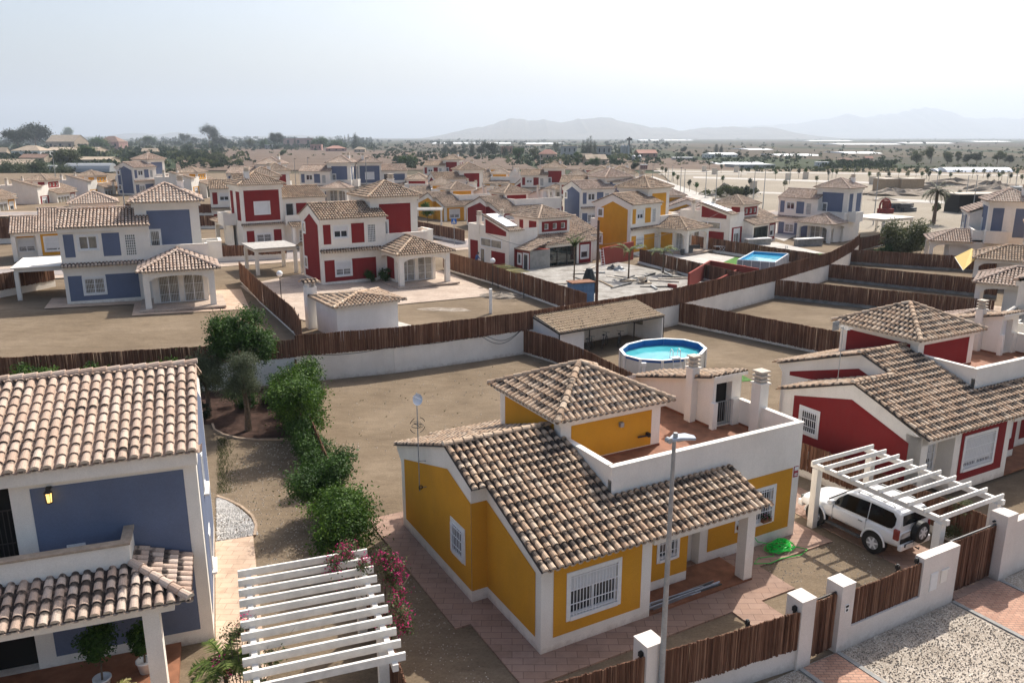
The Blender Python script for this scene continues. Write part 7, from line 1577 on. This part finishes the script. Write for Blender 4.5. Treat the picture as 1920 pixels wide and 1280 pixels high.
FT = [('large dark pine group at the far left, left half', 35, 283, 52, 36, DARKL, 'pine'), ('large dark pine at the far left, right half', 68, 280, 62, 42, DARKL, 'pine'), ('bright green tree left of the tan farmhouse', 128, 268, 28, 30, LEAF, 'round'),
      ('tall dark eucalyptus standing above the skyline, left', 393, 276, 34, 42, DARKL, 'round'), ('dark tree right of the tall eucalyptus', 412, 277, 26, 22, DARKL, 'round'), ('dark tree left of the tall eucalyptus', 347, 272, 22, 23, DARKL, 'round'), ('small dark tree between the left dark trees', 366, 272, 14, 14, DARKL, 'round'),
      ('dark round pine before the pink hotel', 521, 278, 30, 28, DARKL, 'pine'), ('thin cypress before the long pink building', 554, 279, 8, 22, DARKL, 'cypress'), ('green trees left of the round pine', 496, 279, 20, 18, CITRUS, 'round'), ('brownish palm-like tree left of the pink building', 470, 278, 18, 16, DRYL, 'round'),
      ('green trees right of the pink building', 598, 280, 34, 20, CITRUS, 'round'), ('green trees near two cypresses, left of centre', 632, 281, 34, 18, CITRUS, 'round'), ('short cypress in the pair left of the centre', 647, 270, 6, 16, DARKL, 'cypress'), ('tall dark tree beside the cypress pair', 667, 279, 17, 27, DARKL, 'cypress'), ('feathery dark tree between the cypresses', 654, 272, 8, 20, DARKL, 'cypress'),
      ('dark cypress row, leftmost one of the centre', 834, 287, 14, 12, DARKL, 'round'), ('second in the dark cypress row of the centre', 848, 288, 18, 15, DARKL, 'round'), ('third in the dark cypress row of the centre', 866, 290, 15, 15, DARKL, 'round'), ('tall fourth tree in the dark row of the centre', 885, 292, 17, 24, DARKL, 'cypress'), ('broad fifth tree in the dark row of the centre', 903, 292, 24, 25, DARKL, 'round'), ('broad sixth tree in the dark row of the centre', 924, 293, 28, 26, DARKL, 'round'), ('cypress at the right end of the dark centre row', 947, 295, 13, 19, DARKL, 'cypress'),
      ('large bright green tree right of the dark row', 972, 304, 28, 27, CITRUS, 'round'), ('green tree beside the large bright green one', 998, 301, 20, 26, DRYL, 'round'), ('pale bare tree behind the tan farmhouse', 1044, 284, 14, 20, DRYL, 'round'),
      ('leftmost spire of the dark cypress clump above the roofs', 1093, 292, 13, 26, DARKL, 'cypress'), ('second spire of the dark cypress clump above the roofs', 1101, 293, 15, 32, DARKL, 'cypress'), ('tallest spire of the dark cypress clump', 1107, 293, 13, 38, DARKL, 'cypress'), ('right spire of the dark cypress clump above the roofs', 1114, 293, 13, 28, DARKL, 'cypress'),
      ('green tree below the cypress clump', 1083, 309, 20, 24, CITRUS, 'round'), ('low green tree right of the cypress clump', 1112, 312, 24, 14, CITRUS, 'round'), ('green tree left of the silos', 1150, 306, 18, 12, CITRUS, 'round'), ('dark round shrub in front of the silos', 1191, 318, 15, 14, DARKL, 'round'),
      ('far triangular cypress group, left part', 1343, 286, 12, 14, DARKL, 'cypress'), ('far triangular cypress group, right part', 1352, 286, 10, 11, DARKL, 'cypress'), ('dark tree right of the far cypress group', 1384, 294, 14, 10, DARKL, 'round'), ('dark tree left of the far white sheds', 1280, 286, 14, 12, DARKL, 'round'), ('dark tree before the far white sheds', 1294, 295, 14, 11, DARKL, 'round'), ('lone far tree on the hazy plain', 1250, 275, 11, 8, DARKL, 'round'),
      ('leftmost grey tree of the row at far right', 1718, 307, 30, 28, DRYL, 'round'), ('second grey tree of the row at far right', 1745, 306, 26, 30, DRYL, 'round'), ('third grey tree of the row at far right', 1776, 307, 24, 22, DRYL, 'round'), ('fourth, slender grey tree of the row at far right', 1796, 307, 14, 25, DRYL, 'round'), ('dark fifth tree of the row at far right', 1813, 307, 22, 20, DARKL, 'round'), ('dark sixth tree of the row at far right', 1831, 307, 18, 22, DARKL, 'round'), ('seventh, pale green tree of the row at far right', 1869, 308, 26, 28, DRYL, 'round'), ('small dark last tree of the row at far right', 1892, 307, 18, 17, DARKL, 'round'),
      ('green bush row above the greenhouse, left one', 165, 300, 40, 22, CITRUS, 'round'), ('green bushes left of the pink farmhouse', 190, 281, 40, 20, LEAF, 'round'), ('green trees right of the pink farmhouse', 280, 275, 24, 20, CITRUS, 'round'), ('bushy green tree behind the slate blue gable', 135, 310, 58, 26, DRYL, 'round'), ('green bush behind the pale blue houses', 530, 292, 16, 10, CITRUS, 'round'), ('olive trees left of the small pale blue house', 410, 305, 40, 14, OLIVE, 'round'), ('green shrubs behind the blue houses', 760, 310, 40, 16, CITRUS, 'round'),
      ('grey-green olive at the far-left plots', 20, 330, 60, 18, OLIVE, 'round'), ('grey-green olive beside the green tank', 60, 325, 60, 16, OLIVE, 'round'), ('grey-green olive before the grey tunnel', 118, 330, 50, 14, OLIVE, 'round'), ('small palm at the left edge by the tan house', 8, 312, 16, 14, DRYL, 'round')]
for i, f in enumerate(FT): far_tree(f[0], f[1], f[2], f[3], f[4], f[5], f[6], 400 + i)
# far orchards and hedges nobody could count
rr = random.Random(777); m = M()
def tuft(m, p, w_, h, k):
    for _ in range(k):
        c = rr.random(); q = Vector((p.x + rr.gauss(0, w_ * .3), p.y + rr.gauss(0, w_ * .3), h * rr.uniform(.1, 1))); s = w_ * .24; a = rr.uniform(0, 3.1); u = Vector((math.cos(a), math.sin(a), rr.uniform(-.4, .4))) * s; v = Vector((0, 0, 1)) * s * .8
        m.add([tuple(q - u), tuple(q - v), tuple(q + u), tuple(q + v)], [(0, 1, 2, 3)], 0, (c, c, c, 1))
def belt(n, x0, x1, y0, y1, hpx, k=16):
    for _ in range(n):
        px, py = rr.uniform(x0, x1), y0 + (y1 - y0) * rr.random() ** .8; p = G(px, py, 0); h = hpx * rr.uniform(.6, 1.4) / FPX * p.y; tuft(m, p, h * rr.uniform(1, 1.8), h, k)
belt(420, -50, 700, 262, 280, 6); belt(230, -50, 420, 280, 304, 8); belt(420, 440, 1250, 264, 283, 3.4); belt(330, 700, 1960, 268, 298, 2.8); belt(260, 700, 1250, 283, 300, 4.5); belt(110, 1270, 1500, 290, 309, 4.5); belt(120, 1540, 1680, 304, 316, 6); belt(150, 1400, 1960, 314, 324, 4.0); belt(70, 0, 330, 300, 330, 9, 22); belt(60, 330, 480, 296, 318, 6); belt(50, 740, 800, 300, 318, 6); belt(90, 960, 1240, 296, 312, 6); belt(160, 300, 1950, 260.5, 264, 1.6, 8)
tag(link('distant_groves', m, DARKL), kind='stuff')
rr = random.Random(778); m = M(); belt(150, -50, 460, 272, 312, 7); belt(160, 500, 1960, 275, 312, 3.5, 12); belt(120, 1400, 1960, 312, 324, 4.0); belt(60, 940, 1200, 292, 308, 6); tag(link('distant_hedges', m, DRYL), kind='stuff')
# buildings of the far belt
FW_ = dict(tan=mat('tan far wall', (.46, .36, .26), .9, .1, .3), pink=mat('pink far wall', (.42, .24, .20), .9, .1, .3), white=mat('white far wall', (.66, .64, .60), .9, .1, .3), brick=mat('brick far wall', (.36, .20, .14), .9, .1, .3), grey=mat('grey far wall', (.36, .35, .33), .9, .1, .3))
FR2 = dict(tan=mat('tan far roof', (.42, .33, .24), .9, .15, .3), brown=mat('brown far roof', (.24, .15, .11), .9, .15, .3), white=mat('white far roof', (.70, .70, .68), .8, .05, .3), red=mat('red far roof', (.38, .20, .15), .9, .1, .3))
def farm_building(label, px, base, wpx, hpx, wall, roof, kind='gable', rz=10, dr_=.7, nm='farm_building', nwin=3):
    q = G(px, base, .1); W = wpx / FPX * q.y; H_ = hpx / FPX * q.y; Dp = min(W * dr_, 30); r = thing(nm, label, 'building', q, rz, 'farm buildings of the plain'); hw = H_ * (.55 if kind != 'flat' else 1)
    m = M(); m.box(-W / 2, W / 2, -Dp / 2, Dp / 2, -.2, hw)
    if kind == 'gable': m.extr([(-W / 2, -Dp / 2, hw), (-W / 2, Dp / 2, hw), (-W / 2, 0, H_ * .96)], (W, 0, 0))
    link('wall', m, FW_[wall], r); m = M()
    if kind == 'gable':
        for s in (-1, 1): m.extr([(-W / 2 - .3, s * (Dp / 2 + .3), hw - .05), (-W / 2 - .3, 0, H_), (-W / 2 - .3, 0, H_ + .15), (-W / 2 - .3, s * (Dp / 2 + .3), hw + .1)], (W + .6, 0, 0))
    elif kind == 'hip': a, b = W / 2 + .4, Dp / 2 + .4; c = max(0, a - b); m.add([(-a, -b, hw), (a, -b, hw), (a, b, hw), (-a, b, hw), (-c, 0, H_), (c, 0, H_)], [(0, 1, 5, 4), (1, 2, 5), (2, 3, 4, 5), (3, 0, 4), (3, 2, 1, 0)])
    else: m.box(-W / 2 - .1, W / 2 + .1, -Dp / 2 - .1, Dp / 2 + .1, hw + .002, hw + .3)
    link('roof', m, FR2[roof], r)
    for i in range(nwin):
        x = -W / 2 + W * (i + .5) / nwin; w_ = M(); w_.box(x - W * .04, x + W * .04, -Dp / 2 - .05, -Dp / 2 + .02, hw * .35, hw * .75); link('window', w_, DARK, r)
FB = [('tan gabled farmhouse with a dormer at upper left', 128, 281, 56, 26, 'tan', 'tan', 'gable'), ('long tan barn below the gabled farmhouse', 145, 289, 86, 12, 'tan', 'tan', 'gable'), ('pink farmhouse with a dark roof, upper left', 212, 279, 42, 22, 'pink', 'brown', 'hip'), ('small tan shed right of the pink farmhouse', 283, 291, 26, 12, 'tan', 'tan', 'gable'),
      ('tan hipped house at the far left', 62, 294, 54, 20, 'white', 'tan', 'hip'), ('low tan house with pale roofs at the left edge', 32, 320, 64, 20, 'tan', 'tan', 'gable'), ('brown-roofed shed left of the green tank', 70, 304, 46, 14, 'tan', 'brown', 'gable'), ('house cut by the left edge with a tan roof', 2, 296, 26, 18, 'tan', 'tan', 'gable'), ('low tan barn behind the bushy tree', 185, 305, 60, 10, 'tan', 'tan', 'gable'),
      ('long pink building behind the round pine', 560, 274, 52, 14, 'pink', 'white', 'flat'), ('small pink house in the field belt', 594, 282, 20, 10, 'pink', 'red', 'flat'), ('red-roofed house behind the ploughed field', 630, 284, 36, 10, 'pink', 'red', 'hip'), ('tan house right of the tall dark tree', 675, 286, 20, 10, 'tan', 'tan', 'hip'), ('grey house left of the round pine', 507, 279, 16, 7, 'grey', 'white', 'flat'),
      ('brick building behind the dark cypress row', 950, 290, 20, 14, 'brick', 'red', 'flat'), ('tan farmhouse with red tiles, centre right', 1027, 299, 32, 18, 'tan', 'red', 'hip'), ('grey-tan block behind the cypress clump, left', 1066, 290, 26, 15, 'grey', 'tan', 'flat'), ('grey-tan block behind the cypress clump, right', 1132, 292, 26, 17, 'grey', 'tan', 'flat'), ('tan house below the cypress clump', 1115, 309, 38, 18, 'tan', 'tan', 'gable'), ('tan house left of another tan house below the cypresses', 1098, 305, 22, 16, 'tan', 'tan', 'gable'),
      ('low reddish farmhouse right of the silos', 1210, 295, 36, 13, 'brick', 'red', 'gable'), ('small grey block on the pale road, far right of the silos', 1207, 318, 12, 8, 'pink', 'white', 'flat'), ('long pale shed in the hazy plain', 1350, 294, 52, 7, 'white', 'white', 'gable'), ('white low farm row in the plain', 1328, 296, 20, 6, 'white', 'white', 'flat'),
      ('white building at the right edge of the hedge', 1540, 312, 22, 7, 'white', 'white', 'flat'), ('small tan house in the hazy plain at right', 1627, 302, 14, 8, 'tan', 'red', 'gable'), ('dark roofed hut in the green hedge at right', 1585, 304, 22, 8, 'brick', 'brown', 'hip'),
      ('long flat grey shed roof behind the wasteland', 1405, 314, 74, 5, 'grey', 'white', 'flat'), ('long dark cattle shed right of the reddish farmhouse', 1280, 300, 38, 4, 'grey', 'white', 'flat'), ('pale blue-roofed shed at the right edge', 1908, 361, 20, 9, 'grey', 'white', 'flat'), ('green tarpaulin building beside the tan house', 96, 322, 18, 10, 'grey', 'white', 'flat')]
for i, f in enumerate(FB): farm_building(f[0], f[1], f[2], f[3], f[4], f[5], f[6], f[7], rz=(i * 37) % 24 - 8)
def silo(lab, px, base, w_, h):
    q = G(px, base, .1); Rr = w_ / FPX * q.y / 2; H_ = h / FPX * q.y; r = thing('silo', lab, 'silo', q, 0, 'grey silos'); m = M(); m.lathe([(Rr, 0), (Rr, H_ * .8), (Rr * .3, H_ * .97), (0, H_)], 14); link('tank', m, GREY, r, smooth=False)
for i, (px, b, w_, h) in enumerate(((1166, 291, 6, 19), (1171, 291, 6, 20), (1177, 291, 6, 19), (1188, 303, 7, 12), (1199, 303, 7, 12))): silo(['left silo of the tall trio', 'middle silo of the tall trio', 'right silo of the tall trio', 'left one of the two short silos', 'right one of the two short silos'][i], px, b, w_, h)
q = G(1179, 291, .1); m = M(); s_ = q.y / FPX; m.tube([(0, 0, 0), (0, 0, 32 * s_)], .7, 6); m.box(-2, 2, -2, 2, 26 * s_, 30 * s_); o = link('elevator_tower', m, GREYD); o.location = q; tag(o, 'thin dark elevator tower beside the tall silos', 'tower')
PLA = mat('greenhouse plastic', (.80, .82, .84), .5, .08, .2)
def greenhouse(lab, px0, px1, base, hpx, depth=20, spans=1, z=.1):
    a, b = G(px0, base, z), G(px1, base, z); L_ = (b - a).length; H_ = hpx / FPX * a.y; r = thing('greenhouse', lab, 'greenhouse', a, math.degrees(math.atan2(b.y - a.y, b.x - a.x)), 'white greenhouses of the plain'); m = M()
    n = 8
    P = [(0, depth * i / n, H_ * math.sin(math.pi * i / n) ** .6) for i in range(n + 1)]; m.extr(P, (L_, 0, 0)); link('cover', m, PLA, r)
for i, (x0, x1, b, h, dpt) in enumerate(((1758, 1782, 322, 5, 9), (1776, 1900, 323, 8, 10), (1590, 1655, 288, 2.2, 60), (1345, 1440, 309, 3, 30), (810, 960, 269.5, 1.6, 120), (985, 1060, 270, 1.6, 120), (1200, 1300, 257.5 + 6, 1.2, 200), (1575, 1690, 271, 1.5, 150), (1700, 1790, 269, 1.4, 150), (1460, 1540, 292, 1.8, 50), (1405, 1450, 281, 1.5, 80), (440, 470, 263.5, 1.4, 100), (1520, 1600, 264.5, 1.0, 200), (1830, 1900, 266, 1.0, 200))):
    greenhouse(['small white tunnel greenhouse at right', 'long white tunnel greenhouse at right', 'bright white greenhouse strip on the plain at right', 'cream field cover behind the wasteland', 'long white strip of greenhouses, centre left', 'white strip of greenhouses, centre', 'thin white strip below the central mountains', 'hazy white greenhouse strip below the right mountains', 'second hazy white strip below the right mountains', 'thin pale strip in the middle of the plain', 'short pale strip in the middle of the plain', 'white shed strip on the left skyline', 'faint white strip near the horizon', 'faint white strip near the right horizon'][i], x0, x1, b, h, dpt)
q = G(128, 322, 1.5); r = thing('tunnel_store', 'long grey plastic tunnel right of the green tarpaulin building', 'tunnel', q, 4); m = M(); P = [(0, 4 * math.cos(math.pi * i / 8), 3.2 * math.sin(math.pi * i / 8)) for i in range(9)]; m.extr(P, (17, 0, 0)); link('cover', m, GREY, r)
